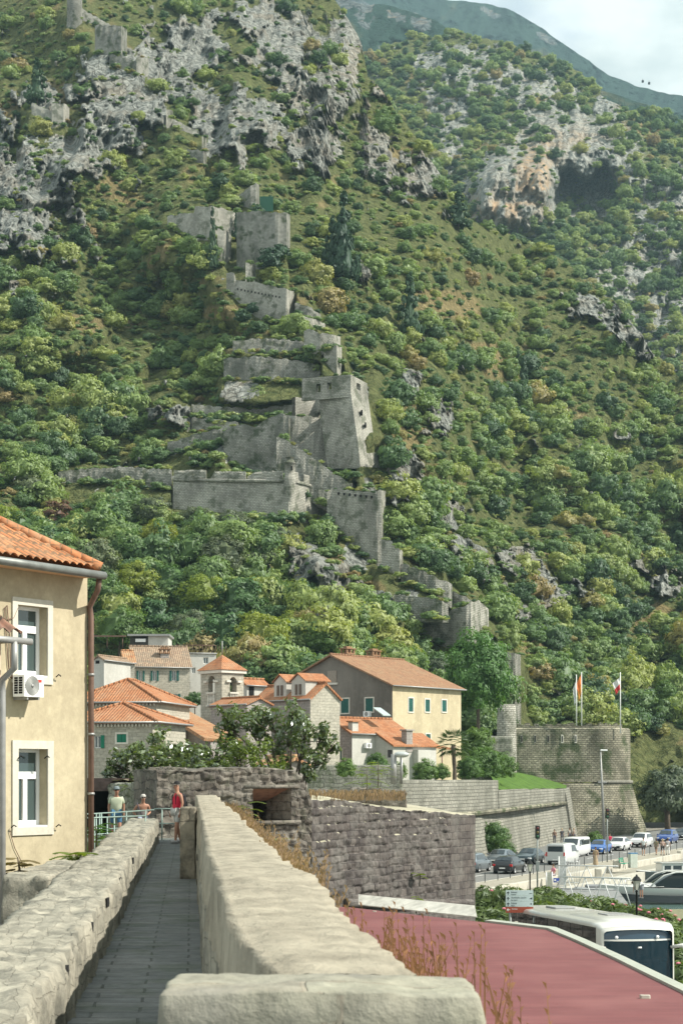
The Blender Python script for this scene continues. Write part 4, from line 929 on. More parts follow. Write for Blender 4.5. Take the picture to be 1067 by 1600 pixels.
mb=MB();mb.quad(cpt(h0-.02,-.02,hz0-.03),cpt(h0-.02,-.02,hz1+.03),cpt(h0,3,zl),cpt(h0,3,hz0));mb.quad(cpt(h0-.02,-.1,hz0),cpt(h0,3,hz0),cpt(h1,3,hz0),cpt(h2+.02,-.1,hz0))
mb.quad(cpt(h0,3,hz0),cpt(h0,3,zl),cpt(h1,3,zl),cpt(h1,3,hz0));mb.quad(cpt(h1,1.1,hz0),cpt(h1,1.1,zl),cpt(h1,3,zl),cpt(h1,3,hz0));mb.quad(cpt(h0,1.3,zl),cpt(h1,1.3,zl),cpt(h1,3,zl),cpt(h0,3,zl));addpart(cm,mb,'embrasure_sill',M_rubble)
mb=MB();mb.box(0,h1-h0-.02,0,.05,hz0+.02,zl-.02);q=addpart(cm,mb,'embrasure_shade_panel',M_dark)  # black panel added for the shade deep in the embrasure
q.data.transform(Matrix.Translation(cm.location));q.data.transform(Matrix.Translation(cpt(h0+.01,2.2,0))@Matrix.Rotation(math.atan2(d_[1],d_[0]),4,'Z'));q.data.transform(Matrix.Translation(-cm.location))
mb=MB();mb.tube([cpt(h0-.3,-.05,hz1+.02),cpt(h2+.25,-.05,hz1+.04)],.07,6);mb.tube([cpt(h0-.4,-.12,hz0-.05),cpt(h2+.3,-.12,hz0-.04)],.09,6);addpart(cm,mb,'sill_course',M_rubble)
# raised rounded stones at the crown of the casemate, left block behind
rough_box('wall_block','squared dark wall block rising behind the left end of the casemate','wall',(X(262,61.5),61.8,4),(1.35,1.2,Zp(1202,61.8)-4+.05),M_rubble,.05,24,12)
# rubble ledge with grass behind the bossed wall
rough_box('rubble_ledge','low broken rubble ledge behind the top of the bossed wall','wall',(X(560,71),71,5),(3.6,1.4,Zp(1234,71)-5),M_rubble,.12,34,13,rz=.1)
# wall with the dark shed mouth at the left
M_rub2=masonry('grey_rubble_stone',(.33,.33,.28),(.24,.24,.2),(.14,.14,.12),.42,.26,(.12,.13,.1),.6,1.,.02,sc=1.,streak=0,bd=.05,warp=.2,moss=.5)
relief_wall('garden_wall','grey rubble garden wall behind the two walkers','wall',(X(172,72),72),(X(262,66),66),2.5,[(172,1225),(200,1224),(262,1224)],M_rub2,ch=.26,bw=.36,bos=.07,amp=.05,cell=.06,seed=41,warp=.4)
sh=empty('dark_shed',(X(150,76),76,3),0,'dark open shed under a flat slab behind the walker in the green shirt','shed')
mb=MB();mb.box(X(120,75),X(196,75),75,80,Zp(1222,75),Zp(1216,75));mb.box(X(120,74.5),X(192,74.5),74.5,74.9,Zp(1236,75),Zp(1221,75));mb.build('roof_slab',plain('dark_slab',(.06,.045,.04),.9,var=.4),sh,True)
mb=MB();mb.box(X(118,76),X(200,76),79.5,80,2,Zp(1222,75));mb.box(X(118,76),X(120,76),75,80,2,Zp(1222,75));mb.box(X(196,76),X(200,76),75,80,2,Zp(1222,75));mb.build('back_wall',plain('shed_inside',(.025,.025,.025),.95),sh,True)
mb=MB()
for k,Y in enumerate(np.linspace(60,84,13)):pass
G=[[(X(px,Y),Y,Zp(1219,72)-0.+(72-Y)*.004+(random.random()-.5)*.1)for px in range(176,262,8)]for Y in(72.6,74,77,80)]
mb.grid(np.array(G));tag(based(mb.build('garden_top',plain('garden_earth',(.33,.29,.19),.95,var=.3))),kind='structure')
# ledge/grass ground beyond the parapet, left
mb=MB();mb.quad(W(-7,33,5.25),W(-1.86,33,5.55),W(-1.86,58,5.7),W(-7,72,5.4));mb.quad(W(-7,72,5.4),W(-1.86,58,5.7),W(3.4,59.4,6.29),W(.2,66,6.));tag(mb.build('garden_ground',plain('garden_ground_earth',(.13,.15,.06),.95,var=.4,sc=1.5)),kind='structure')
# far landing where people stand
mb=MB();mb.prism([W(-4.6,56.3,4),W(.2,56.05,4),W(.2,59.4,4),W(-4.6,64,4)],(0,0,2.285));tag(mb.build('landing',M_pave),kind='structure')
# ---- railing
M_rail=plain('galvanised_rail',(.22,.29,.26),.5,.3,var=.15)
def railing(label,pts,z,posts,r=.021,h=1.):
 ro=empty('railing',(pts[0][0],pts[0][1],z),0,label,'railing','green grey railings at the end of the walkway')
 mb=MB();mb.tube([Vector((p[0],p[1],z+h))for p in pts],r,8);mb.build('top_rail',M_rail,ro,True)
 mb=MB();mb.tube([Vector((p[0],p[1],z+h*.53))for p in pts],r*.85,8);mb.build('lower_rail',M_rail,ro,True)
 for p in posts:mb=MB();mb.tube([Vector((p[0],p[1],z-.9 if len(p)>2 else z)),Vector((p[0],p[1],z+h))],r,8);mb.build('post',M_rail,ro,True)
zr=6.3
pA=(X(241,57.3),57.3);pB=(X(281,57.3),57.3)
railing('railing crossing the end of the walkway in front of the casemate',[pA,pB],zr,[(X(253.5,57.3),57.3)])
railing('railing running left behind the walkway parapet in front of the two walkers',[(X(127,50),50),(X(185,53),53),(X(241,56.6),56.6)],6.38-.1,[(X(151,51),51,1),(X(156,51.2),51.2,1),(X(159,51.4),51.4,1),(X(179,52.6),52.6,1),(X(198,53.7),53.7,1),(X(228,55.6),55.6)])
railing('shorter railing ending at a bright post behind the parapet crest',[(X(127,49),49),(X(228,52),52)],6.22,[(X(140,49.4),49.4,1),(X(148,49.6),49.6,1),(X(168,50),50,1),(X(227.5,52),52,1)],h=.98)
# ============================================================ YELLOW HOUSE AT THE LEFT
M_yel=plaster('yellow_plaster',(.43,.375,.26),(.25,.21,.14),.7,.7,.25,streak=.6)
M_white=plain('white_paint',(.78,.78,.75),.6,var=.06)
M_pvc=plain('white_pvc',(.8,.81,.8),.35,var=.02)
M_stone_w=plaster('whitewashed_surround',(.52,.5,.43),(.5,.46,.38),.4,1.5)
M_glass=glassy('window_glass',(.05,.075,.075),.05)
M_brown=plain('brown_metal',(.16,.1,.075),.5,.3,var=.25,sc=4)
M_greym=plain('grey_metal',(.3,.3,.29),.5,.4,var=.2,sc=5)
M_tileN=rooftile('near_clay_tiles',(.46,.2,.09),(.34,.14,.065),(.4,.24,.14),.22,.34,.5,.1)
A=Vector((X(-60,35.6),35.6));d=Vector((.57,.822)).normalized();n=Vector((d.y,-d.x))
Lw=lento(137,A,d);C2=A+d*Lw
yh=empty('yellow_house',(C2.x-3,C2.y-1,0),0,'yellow plastered house with an orange tiled roof at the left edge','house')
ze=Zp(903,C2.y)
def uy(px):return lento(px,A,d)
def zy(py,px):return Zp(py,A.y+d.y*uy(px))
wins=[]
for(a,b_,t_,bo)in((27,74.,947,1057),(28,74.,1170,1292)):
 wins.append((uy(a),uy(b_),zy(bo,50),zy(t_,50)))
mb=MB();panel(mb,A,C2,0,ze,wins,.34);E2=C2-n*9;panel(mb,C2,E2,0,ze,(),.3);panel(mb,A-n*9,A,0,ze,(),.3);mb.build('wall',M_yel,yh,True)
mb=MB();c_=(A+C2)/2-n*4.5
mb.prism([Vector((*(A-n*.4),5)),Vector((*(C2-d*.4-n*.4),5)),Vector((*(C2-d*.4-n*8.6),5)),Vector((*(A-n*8.6),5))],(0,0,.2));
mb.prism([Vector((*(A-n*2.6),0)),Vector((*(C2-d*.4-n*2.6),0)),Vector((*(C2-d*.4-n*2.8),0)),Vector((*(A-n*2.8),0))],(0,0,ze));mb.build('inner_wall',plain('inside',(.25,.24,.22),.9),yh,True)
def wbox(mb,u0,u1,k0,k1,z0,z1):
 """box on the wall: u along it, k outward"""
 p=[A+d*u0+n*k0,A+d*u1+n*k0,A+d*u1+n*k1,A+d*u0+n*k1]
 mb.prism([Vector((q.x,q.y,z0))for q in p],(0,0,z1-z0));return mb
for k,(u0,u1,v0,v1)in enumerate(wins):
 mb=MB();s=.15 if k==0 else .17
 wbox(mb,u0-s,u0,-.02,.035,v0-s,v1+s);wbox(mb,u1,u1+s,-.02,.035,v0-s,v1+s);wbox(mb,u0,u1,-.02,.033,v1,v1+s);wbox(mb,u0,u1,-.02,.033,v0-s,v0)
 mb.build('window_surround',M_stone_w,yh,True)
 fr=MB();k0,k1=-.3,-.22;w_=u1-u0;fw=.075;tr=v1-(v1-v0)*(.31 if k==0 else .33)
 wbox(fr,u0,u0+fw,k0,k1,v0,v1);wbox(fr,u1-fw,u1,k0,k1,v0,v1);wbox(fr,u0+fw,u1-fw,k0,k1,v0,v0+.13);wbox(fr,u0+fw,u1-fw,k0,k1,v1-fw,v1)
 wbox(fr,u0+fw,u1-fw,k0,k1,tr-.09,tr+.06);um=(u0+u1)/2;wbox(fr,um-.06,um+.06,k0-.003,k1+.012,v0+.13,tr-.09)
 wbox(fr,u0,u1,-.2,.02,v0-.002,v0+.03)
 f=fr.build('window_frame',M_pvc,yh,True)
 g_=MB();wbox(g_,u0+fw,u1-fw,k0+.03,k0+.045,v0+.1,v1-fw);q=g_.build('pane',M_glass,f);q.data.transform(mat_of(yh).inverted())
 cu=MB();wbox(cu,u0+fw,um-.12,k0-.18,k0-.15,v0+.1,tr);wbox(cu,um+.2,u1-fw,k0-.18,k0-.15,v0+.1,tr);q=cu.build('curtain',plain('net_curtain',(.5,.55,.5),.9),f);q.data.transform(mat_of(yh).inverted())
for(px,py)in((86,1058),(86,1292),(16,1293),(68,1185),(27,1185)):
 mb=MB();u=uy(px);z=zy(py,px);p=A+d*u+n*.04;mb.tube([Vector((p.x,p.y,z)),Vector((p.x+n.x*.08,p.y+n.y*.08,z+.05)),Vector((p.x+d.x*.08+n.x*.06,p.y+d.y*.08+n.y*.06,z+.02))],.014,5);mb.build('shutter_hook',M_dark,yh,True)
ov=.5
def rp(u,v,z):p=A+d*u+n*(-v);return Vector((p.x,p.y,z))
mb=MB();Lr=lento(158,A+n*ov,d)
mb.prism([rp(-1,-ov,ze-.02),rp(Lr,-ov,ze-.02),rp(Lr,9+ov,ze-.02),rp(-1,9+ov,ze-.02)],(0,0,.12));mb.build('soffit',plaster('soffit_plaster',(.7,.45,.28),(.5,.33,.2),.3),yh,True)
mb=MB();sl=.62;rows=[];tw_,th_=.215,.34
us=np.arange(-1,Lr+.02,tw_/6);vs=[]
for r in range(int(5.1/th_)):
 for q in(0.,.5,.97):vs.append(r*th_+q*th_)
vs=np.array(vs);U,V=np.meshgrid(us,vs)
U2=np.minimum(U,Lr-V*1.);bar=np.abs(np.sin(U/tw_*math.pi))**.8*.065;stp=.045*(1-(V/th_-np.floor(V/th_+1e-6)))
rid=np.floor(V/th_+1e-6);jit_=(hsh(np.floor(U/tw_),rid,0,4)-.5)*.02
Zr=ze+.12+V*sl+bar+stp+jit_
G=np.stack([A.x+d.x*U2+n.x*(ov-V),A.y+d.y*U2+n.y*(ov-V),Zr],-1)
mb.grid(G,smooth=True);UVr=np.stack([U/1.,V],-1).reshape(-1,2)
rf=mb.build('roof',M_tileN,yh,True,vuv=UVr)
mb=MB();mb.quad(rp(Lr,-ov,ze+.12),rp(Lr,9+ov,ze+.12),rp(Lr-5,4.5,ze+.12+5*sl),rp(Lr-5,4.5,ze+.12+5*sl-.01));mb.quad(rp(Lr,9+ov,ze+.12),rp(-1,9+ov,ze+.12),rp(-1,4.5,ze+3.2),rp(Lr-5,4.5,ze+3.2));mb.build('rear_roof',M_tileN,yh,True,roofy=True)
mb=MB()
for i in range(17):
 a0=.3*i;p0=rp(Lr-a0,-ov+a0,ze+.17+a0*sl);p1=rp(Lr-a0-.34,-ov+a0+.34,ze+.17+(a0+.34)*sl+.03);mb.tube([p0,p1],[.125,.1],8)
q=mb.build('ridge_tile',M_tileN,rf);q.data.transform(mat_of(yh).inverted())
mb=MB();mb.tube([rp(-1,-ov-.09,ze+.04),rp(Lr+.02,-ov-.09,ze+0.)],.085,10);mb.build('gutter',plain('dull_gutter',(.17,.18,.17),.5,.4,var=.3),yh,True)
mb=MB();mb.tube([rp(Lr-.06,-ov-.02,ze-.03),rp(Lr-.06,-ov+.03,ze-.3),rp(Lw+.02,-.05,ze-.62),rp(Lw+.02,-.09,ze-.85),rp(Lw+.02,-.09,4.6)],.062,10);mb.build('downpipe',M_brown,yh,True)
mb=MB()
for zc in np.arange(5.4,ze-1,1.28):mb.tube([rp(Lw+.02,-.09,zc),rp(Lw+.02,-.09,zc+.05)],.078,10)
mb.build('pipe_bracket',M_greym,yh,True)
# air conditioner
u0,u1=uy(11),uy(47);v0,v1=zy(1093,40),zy(1056,40)
ac=MB();wbox(ac,u0+.1,u1,.08,.4,v0+.04,v1);aco=ac.build('air_conditioner',M_pvc,yh,True)
def addsub(mb,name,mat,par):q=mb.build(name,mat,par);q.data.transform(mat_of(yh).inverted());return q
uc=u0+.1+(u1-u0-.1)*.42;zc=(v0+v1)/2+.02;mb=MB();rr=(v1-v0)*.4
base=A+d*uc+n*.402
Mx=Matrix.Translation(Vector((base.x,base.y,zc)))@Matrix(((d.x,0,n.x,0),(d.y,0,n.y,0),(0,1,0,0),(0,0,0,1)))
for k in range(7):mb.lathe([(rr*(k+1)/7-.006,0),(rr*(k+1)/7,.008),(rr*(k+1)/7+.006,0)],n=28,M=Mx)
mb.lathe([(.035,0),(.035,.012),(0.,.014)],n=14,M=Mx);addsub(mb,'fan_grille',M_greym,aco)
mb=MB();mb.lathe([(rr,.001),(0.,.0015)],n=28,M=Mx);addsub(mb,'fan_opening',plain('fan_dark',(.22,.23,.22),.6),aco)
mb=MB()
for i in range(7):
 for j in range(2):
  zz0=v0+.1+i*(v1-v0-.14)/7
  pA_=A+d*(u0+.098)+n*(.12+.13*j);pB_=A+d*(u0+.098)+n*(.22+.13*j)
  mb.prism([Vector((pA_.x,pA_.y,zz0)),Vector((pB_.x,pB_.y,zz0)),Vector((pB_.x,pB_.y,zz0+.04)),Vector((pA_.x,pA_.y,zz0+.04))],Vector((-d.x,-d.y,0))*.004)
  wbox(mb,u0+.1+.015+j*0.,u0+.13,.4,.402,zz0,zz0+.04)
addsub(mb,'side_vent',M_dark,aco)
mb=MB();wbox(mb,u1-.16,u1-.06,.401,.404,v1-.15,v1-.09);addsub(mb,'red_badge',plain('red_badge_paint',(.55,.05,.03),.5),aco)
mb=MB();wbox(mb,u0+.2,u0+.24,0.,.38,v0-.02,v0+.04);wbox(mb,u1-.14,u1-.1,0.,.38,v0-.02,v0+.04);addsub(mb,'bracket',M_greym,aco)
mb=MB();q0=lambda px,py,k=.03:Vector((*(A+d*uy(px)+n*k),zy(py,px)));mb.tube([q0(22,1062),q0(15,1058),q0(12,1040),q0(8,980),q0(6,950),q0(10,946),q0(14,990),q0(16,1050),q0(22,1070)],.012,5);mb.build('cable',M_brown,yh,True);mb=MB();mb.tube([q0(-2,963),q0(10,968),q0(20,966),q0(27,950)],.01,5);mb.build('cable',M_brown,yh,True);mb=MB();mb.tube([q0(14,1298),q0(22,1325),q0(32,1345),q0(41,1362)],.008,5);mb.build('cable',M_brown,yh,True)
# ---- neighbour's corner at the very left
nA=Vector((X(-40,27),27));nd=Vector((.75,.66)).normalized();nn_=Vector((nd.y,-nd.x));nL=lento(2,nA,nd)
nh=empty('neighbour_house',(nA.x-1,nA.y,0),0,'neighbouring house corner with short tiled eave and grey gutter at the left edge','house')
nC=nA+nd*nL;nz=Zp(1003,nC.y)
mb=MB();panel(mb,nA,nC,0,nz,(),.3);panel(mb,nC,nC-nn_*2,0,nz,(),.3);mb.build('wall',plaster('pinkish_plaster',(.62,.5,.38),amt=.3),nh,True)
def np_(u,k,z):p=nA+nd*u+nn_*k;return Vector((p.x,p.y,z))
Ln_=lento(46,nA+nn_*.35,nd)
mb=MB();us=np.arange(-.5,Ln_-.08,.2/6);vs=np.array([0,.15,.33,.34,.5,.67,.68,.9]);U,V=np.meshgrid(us,vs)
G=np.stack([nA.x+nd.x*np.minimum(U,Ln_-.1-V*.5)+nn_.x*(.36-V),nA.y+nd.y*np.minimum(U,Ln_-.1-V*.5)+nn_.y*(.36-V),nz+.07+V*.62+np.abs(np.sin(U/.2*math.pi))*.085+.03*(1-(V/.34)%1)],-1)
mb.grid(G,smooth=True);mb.build('roof',rooftile('old_tiles',(.24,.12,.08),(.32,.17,.12),(.16,.12,.1),.2,.34,.6,.1),nh,True,vuv=np.stack([U,V],-1).reshape(-1,2))
mb=MB();mb.prism([np_(-.5,.3,nz-.02),np_(Ln_-.15,.3,nz-.02),np_(Ln_-.3,-.6,nz-.02),np_(-.5,-.6,nz-.02)],(0,0,.05));mb.build('soffit',M_brown,nh,True)
mb=MB();mb.tube([np_(-.5,.42,nz+.03),np_(Ln_,.42,nz-.01)],.052,10);mb.build('gutter',M_greym,nh,True)
mb=MB();ul_=lento(22,nA+nn_*.4,nd);mb.tube([np_(ul_,.42,nz-.02),np_(ul_,.42,nz-.42),np_(nL-.02,.08,nz-.58),np_(nL-.02,.08,nz-.75),np_(nL-.02,.08,3)],.05,10);mb.build('downpipe',M_greym,nh,True)
# ============================================================ THE OLD TOWN
M_orange=rooftile('orange_roof_tiles',(.44,.19,.09),(.33,.135,.065),(.38,.22,.13),.24,.36,.5)
M_orange2=rooftile('mottled_orange_tiles',(.46,.23,.11),(.3,.13,.065),(.42,.31,.19),.24,.36,.5)
M_browntile=rooftile('brown_roof_tiles',(.34,.19,.11),(.26,.14,.085),(.3,.2,.12),.24,.36,.5)
M_oldtile=rooftile('old_brown_tiles',(.28,.19,.13),(.4,.29,.2),(.2,.17,.13),.24,.36,.7)
M_ash=masonry('pale_ashlar',(.48,.45,.37),(.38,.36,.3),(.26,.25,.21),.55,.26,(.36,.33,.27),.5,.4,.018,sc=.4)
M_ash2=masonry('grey_pink_ashlar',(.4,.36,.33),(.33,.3,.28),(.26,.24,.22),.5,.24,(.24,.22,.2),.5,.4,.018,sc=.4)
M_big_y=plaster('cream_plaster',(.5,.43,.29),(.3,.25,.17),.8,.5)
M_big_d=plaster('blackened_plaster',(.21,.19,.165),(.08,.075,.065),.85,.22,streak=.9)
M_lime=plaster('limewash',(.5,.49,.45),(.32,.31,.27),.55,.5)
M_shut=plain('dark_green_paint',(.02,.1,.085),.6,var=.2)
M_shutg=plain('bright_green_paint',(.01,.17,.1),.55,var=.15)
M_shutw=plain('weathered_wood',(.28,.24,.2),.9,var=.3,sc=8)
M_trim=plain('pale_stone_trim',(.6,.57,.5),.9,var=.12)
def house(name,label,pxc,Yc,ang,pr,pl,pe,mR,mL,mroof,z0=-1.,ridge='L',pitch=24,ovh=.35,winR=(),winL=(),zr=None,Lr=None,Ll=None,cat='house',roofname='roof',sub=True,th=.4,hipfar=False):
 """corner column/distance; ang = bearing of the right face; pr/pl columns where the right and left faces end; pe eave row at the corner
    ridge 'L': gable over the left face, ridge runs along the right face; 'R' the other way; 'H' hipped"""
 C0=Vector((X(pxc,Yc),Yc));dr=Vector((math.cos(rad(ang)),math.sin(rad(ang))));dl=Vector((-dr.y,dr.x))
 LR=Lr or lento(pr,C0,dr);LL=Ll or lento(pl,C0,dl);ze=Zp(pe,Yc)
 ro=empty(name,(C0.x+(dr.x*LR+dl.x*LL)/2,C0.y+(dr.y*LR+dl.y*LL)/2,z0),rad(ang),label,cat)
 Pt=lambda a,b_:C0+dr*a+dl*b_
 c00,cR,cL,cF=Pt(0,0),Pt(LR,0),Pt(0,LL),Pt(LR,LL)
 tp_=math.tan(rad(pitch));mb=MB()
 def opens(wins,face):
  out=[];o2=[]
  for w_ in wins:
   x0,y0,x1,y1=w_[:4]
   if face=='R':u0,u1=lento(x0,C0,dr),lento(x1,C0,dr);Yw=C0.y+dr.y*(u0+u1)/2
   else:u1,u0=lento(x0,C0,dl),lento(x1,C0,dl);Yw=C0.y+dl.y*(u0+u1)/2
   z1_,z0_=Zp(y0,Yw),Zp(y1,Yw)
   if face=='L':u0,u1=LL-u1,LL-u0
   out.append((u0,u1,z0_,z1_));o2.append(w_[4])
  return out,o2
 oR,kR=opens(winR,'R');oL,kL=opens(winL,'L')
 gR=(LR/2,ze+LR/2*tp_)if ridge=='R' else None;gL=(LL/2,ze+LL/2*tp_)if ridge=='L' else None
 mr=MB();panel(mr,c00,cR,z0,ze,[o for o in oR if o[3]<ze],th,gR);panel(mr,cF,cL,z0,ze,(),th,gR)
 ml=MB();panel(ml,cL,c00,z0,ze,[o for o in oL if o[3]<ze],th,gL);panel(ml,cR,cF,z0,ze,(),th,gL)
 if mR is mL:
  mr.add(ml.v,ml.f);w1=mr.build('wall',mR,ro,True)
 else:mr.build('wall',mR,ro,True);ml.build('wall',mL,ro,True)
 mb=MB();q=[Pt(th+.5,th+.5),Pt(LR-th-.5,th+.5),Pt(LR-th-.5,LL-th-.5),Pt(th+.5,LL-th-.5)]
 mb.prism([Vector((p.x,p.y,z0+.1))for p in q],(0,0,ze-z0-.2));mb.build('inner_wall',M_dark,ro,True)
 for face,oo,kk in(('R',oR,kR),('L',oL,kL)):
  A_,d_=(c00,dr)if face=='R' else(cL,-dl);n_=Vector((d_.y,-d_.x))
  for(u0,u1,v0,v1),kd in zip(oo,kk):
   def bx(mb,a,b_,k0,k1,e,f):
    p=[A_+d_*a+n_*k0,A_+d_*b_+n_*k0,A_+d_*b_+n_*k1,A_+d_*a+n_*k1];mb.prism([Vector((s_.x,s_.y,e))for s_ in p],(0,0,f-e))
   if 'n' not in kd:
    t=MB();s=.13;bx(t,u0-s,u0,-.02,.04,v0-s,v1+s);bx(t,u1,u1+s,-.02,.04,v0-s,v1+s);bx(t,u0,u1,-.02,.04,v1,v1+s);bx(t,u0,u1,-.02,.07,v0-s,v0);fr=t.build('window_frame',M_trim,ro,True)
   else:fr=None
   if 's' in kd:
    t=MB();k_=-.06 if v1<ze else .03;um=(u0+u1)/2;bx(t,u0,um-.015,k_,k_+.04,v0,v1);bx(t,um+.015,u1,k_,k_+.04,v0,v1)
    nsl=7
    for i in range(nsl):
     zz=v0+(v1-v0)*(i+.5)/nsl;bx(t,u0+.05,um-.06,k_+.04,k_+.06,zz-.03,zz+.03);bx(t,um+.06,u1-.05,k_+.04,k_+.06,zz-.03,zz+.03)
    t.build('shutter',M_shutw if 'w' in kd else M_shutg if 'b' in kd else M_shut,ro,True)
   else:
    t=MB();bx(t,u0,u1,-.25,-.22,v0,v1);t.build('window_pane',M_glass,ro,True)
    t=MB();um=(u0+u1)/2;f=.07;bx(t,u0,u0+f,-.22,-.16,v0,v1);bx(t,u1-f,u1,-.22,-.16,v0,v1);bx(t,um-f/2,um+f/2,-.22,-.16,v0,v1);bx(t,u0,u1,-.22,-.161,v1-f,v1);bx(t,u0,u1,-.22,-.161,v0,v0+f);t.build('sash',M_white,ro,True)
   if 'o' in kd:
    sw=(u1-u0)*.5
    for(a,b_)in((u0-sw-.02,u0-.02),(u1+.02,u1+sw+.02)):
     t=MB();bx(t,a,b_,.05,.09,v0,v1)
     for i in range(7):zz=v0+(v1-v0)*(i+.5)/7;bx(t,a+.04,b_-.04,.09,.105,zz-.03,zz+.03)
     t.build('shutter',M_shutg if 'b' in kd else M_shut,ro,True)
 o_=ovh;V3=lambda p,z:Vector((p.x,p.y,z));zo=ze-o_*tp_+.12;mb=MB();tk=.16
 if ridge=='L':
  zr_=ze+LL/2*tp_+.12;e0,e1=V3(Pt(-o_,-o_),zo),V3(Pt(LR+o_,-o_),zo);r0,r1=V3(Pt(-o_,LL/2),zr_),V3(Pt(LR+o_,LL/2),zr_);f0,f1=V3(Pt(-o_,LL+o_),zo),V3(Pt(LR+o_,LL+o_),zo)
 else:
  zr_=ze+LR/2*tp_+.12;e0,e1=V3(Pt(-o_,LL+o_),zo),V3(Pt(-o_,-o_),zo);r0,r1=V3(Pt(LR/2,LL+o_),zr_),V3(Pt(LR/2,-o_),zr_);f0,f1=V3(Pt(LR+o_,LL+o_),zo),V3(Pt(LR+o_,-o_),zo)
 if ridge=='H':
  W_=min(LR,LL)/2;zr_=ze+W_*tp_+.12
  a0,a1,a2,a3=V3(Pt(-o_,-o_),zo),V3(Pt(LR+o_,-o_),zo),V3(Pt(LR+o_,LL+o_),zo),V3(Pt(-o_,LL+o_),zo)
  if LR>=LL:k0,k1=V3(Pt(W_,W_),zr_),V3(Pt(LR-W_,W_),zr_);fs=[(a0,a1,k1,k0),(a2,a3,k0,k1)];tr_=[(a3,a0,k0),(a1,a2,k1)]
  else:k0,k1=V3(Pt(W_,W_),zr_),V3(Pt(W_,LL-W_),zr_);fs=[(a3,a0,k0,k1),(a1,a2,k1,k0)];tr_=[(a0,a1,k0),(a2,a3,k1)]
  for f in fs:mb.quad(*f)
  for f in tr_:mb.quad(*f)
  mb.quad(a3,a2,a1,a0);dz=Vector((0,0,-tk));
  for p,q_ in((a0,a1),(a1,a2),(a2,a3),(a3,a0)):mb.quad(p+dz,q_+dz,q_,p)
  ridges=[(k0,k1),(a0,k0),(a1,k1 if LR>=LL else k0),(a3,k0 if LR>=LL else k1)];eav=[(a0,a1),(a3,a0)]
 else:
  for(p,q_,s_,t_)in((e0,e1,r1,r0),(f1,f0,r0,r1)):
   nrm=(q_-p).cross(t_-p).normalized()*tk;mb.prism([p,q_,s_,t_],-nrm)
  ridges=[(r0,r1)];eav=[(e0,e1),(f0,f1)]
 rf=mb.build(roofname,mroof,ro,True,roofy=True)
 mb=MB()
 for(p,q_)in ridges:
  L_=(q_-p).length;k=max(2,int(L_/.45))
  if L_<.1:continue
  for i in range(k):
   a=p+(q_-p)*(i/k);b_=p+(q_-p)*((i+1)/k);mb.tube([a+Vector((0,0,.02)),b_+Vector((0,0,.05))],[.13,.11],6)
 rt=mb.build('ridge_tile',mroof,rf);rt.data.transform(mat_of(ro).inverted())
 mb=MB();p,q_=eav[0];mb.tube([p+Vector((0,0,-.05)),q_+Vector((0,0,-.07))],.08,6);mb.build('gutter',M_greym,ro,True)
 if ridge=='H':mb=MB();p,q_=eav[1];mb.tube([p+Vector((0,0,-.05)),q_+Vector((0,0,-.07))],.08,6);mb.build('gutter',M_greym,ro,True)
 return ro,dict(C=C0,dr=dr,dl=dl,LR=LR,LL=LL,ze=ze,tp=tp_,Pt=Pt,z0=z0)
def chimney(ro,H,a,b_,w_,d_,zb,zt,mat,cap=None,kind=0):
 """pot-topped stack at house coordinates a, b_"""
 Pt=H['Pt'];mb=MB()
 def bb(x0,x1,y0,y1,e,f):mb.prism([Vector((*Pt(x0,y0),e)),Vector((*Pt(x1,y0),e)),Vector((*Pt(x1,y1),e)),Vector((*Pt(x0,y1),e))],(0,0,f-e))
 bb(a-w_/2,a+w_/2,b_-d_/2,b_+d_/2,zb,zt);c=mb.build('chimney',mat,ro,True)
 mb=MB();bb(a-w_/2-.12,a+w_/2+.12,b_-d_/2-.12,b_+d_/2+.12,zt-.003,zt+.12)
 if kind:
  n_=3
  for i in range(n_):
   for j in range(2):
    x=a-w_/2+w_*i/(n_-1);y=b_-d_/2+d_*j;bb(x-.1,x+.1,y-.1,y+.1,zt+.12,zt+.5)
  bb(a-w_/2-.2,a+w_/2+.2,b_-d_/2-.2,b_+d_/2+.2,zt+.5,zt+.62);bb(a-w_/2+.1,a+w_/2-.1,b_-d_/2+.1,b_+d_/2-.1,zt+.62,zt+.8)
 q=mb.build('chimney_cap',cap or M_browntile,c);q.data.transform(mat_of(ro).inverted())
def acunit(ro,P0,n,s=.8):
 t=Vector((-n.y,n.x));mb=MB();q=[P0.xy+t*-s/2+n*.05,P0.xy+t*s/2+n*.05,P0.xy+t*s/2+n*.4,P0.xy-t*s/2+n*.4]
 mb.prism([Vector((p.x,p.y,P0.z))for p in q],(0,0,s*.7));o=mb.build('air_conditioner',M_pvc,ro,True)
 c=P0.xy+n*.41;Mx=Matrix.Translation(Vector((c.x,c.y,P0.z+s*.35)))@Matrix(((t.x,0,n.x,0),(t.y,0,n.y,0),(0,1,0,0),(0,0,0,1)))
 mb=MB();mb.lathe([(s*.28,0),(0,.002)],n=16,M=Mx);q=mb.build('fan_grille',M_greym,o);q.data.transform(mat_of(ro).inverted())
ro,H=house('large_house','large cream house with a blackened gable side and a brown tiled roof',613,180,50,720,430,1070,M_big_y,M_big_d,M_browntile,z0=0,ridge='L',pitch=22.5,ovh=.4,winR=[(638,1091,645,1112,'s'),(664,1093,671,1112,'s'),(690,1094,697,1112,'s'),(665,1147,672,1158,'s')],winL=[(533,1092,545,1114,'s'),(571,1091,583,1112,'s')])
Pt=H['Pt']
mb=MB();u=lento(519,H['C'],H['dl']);
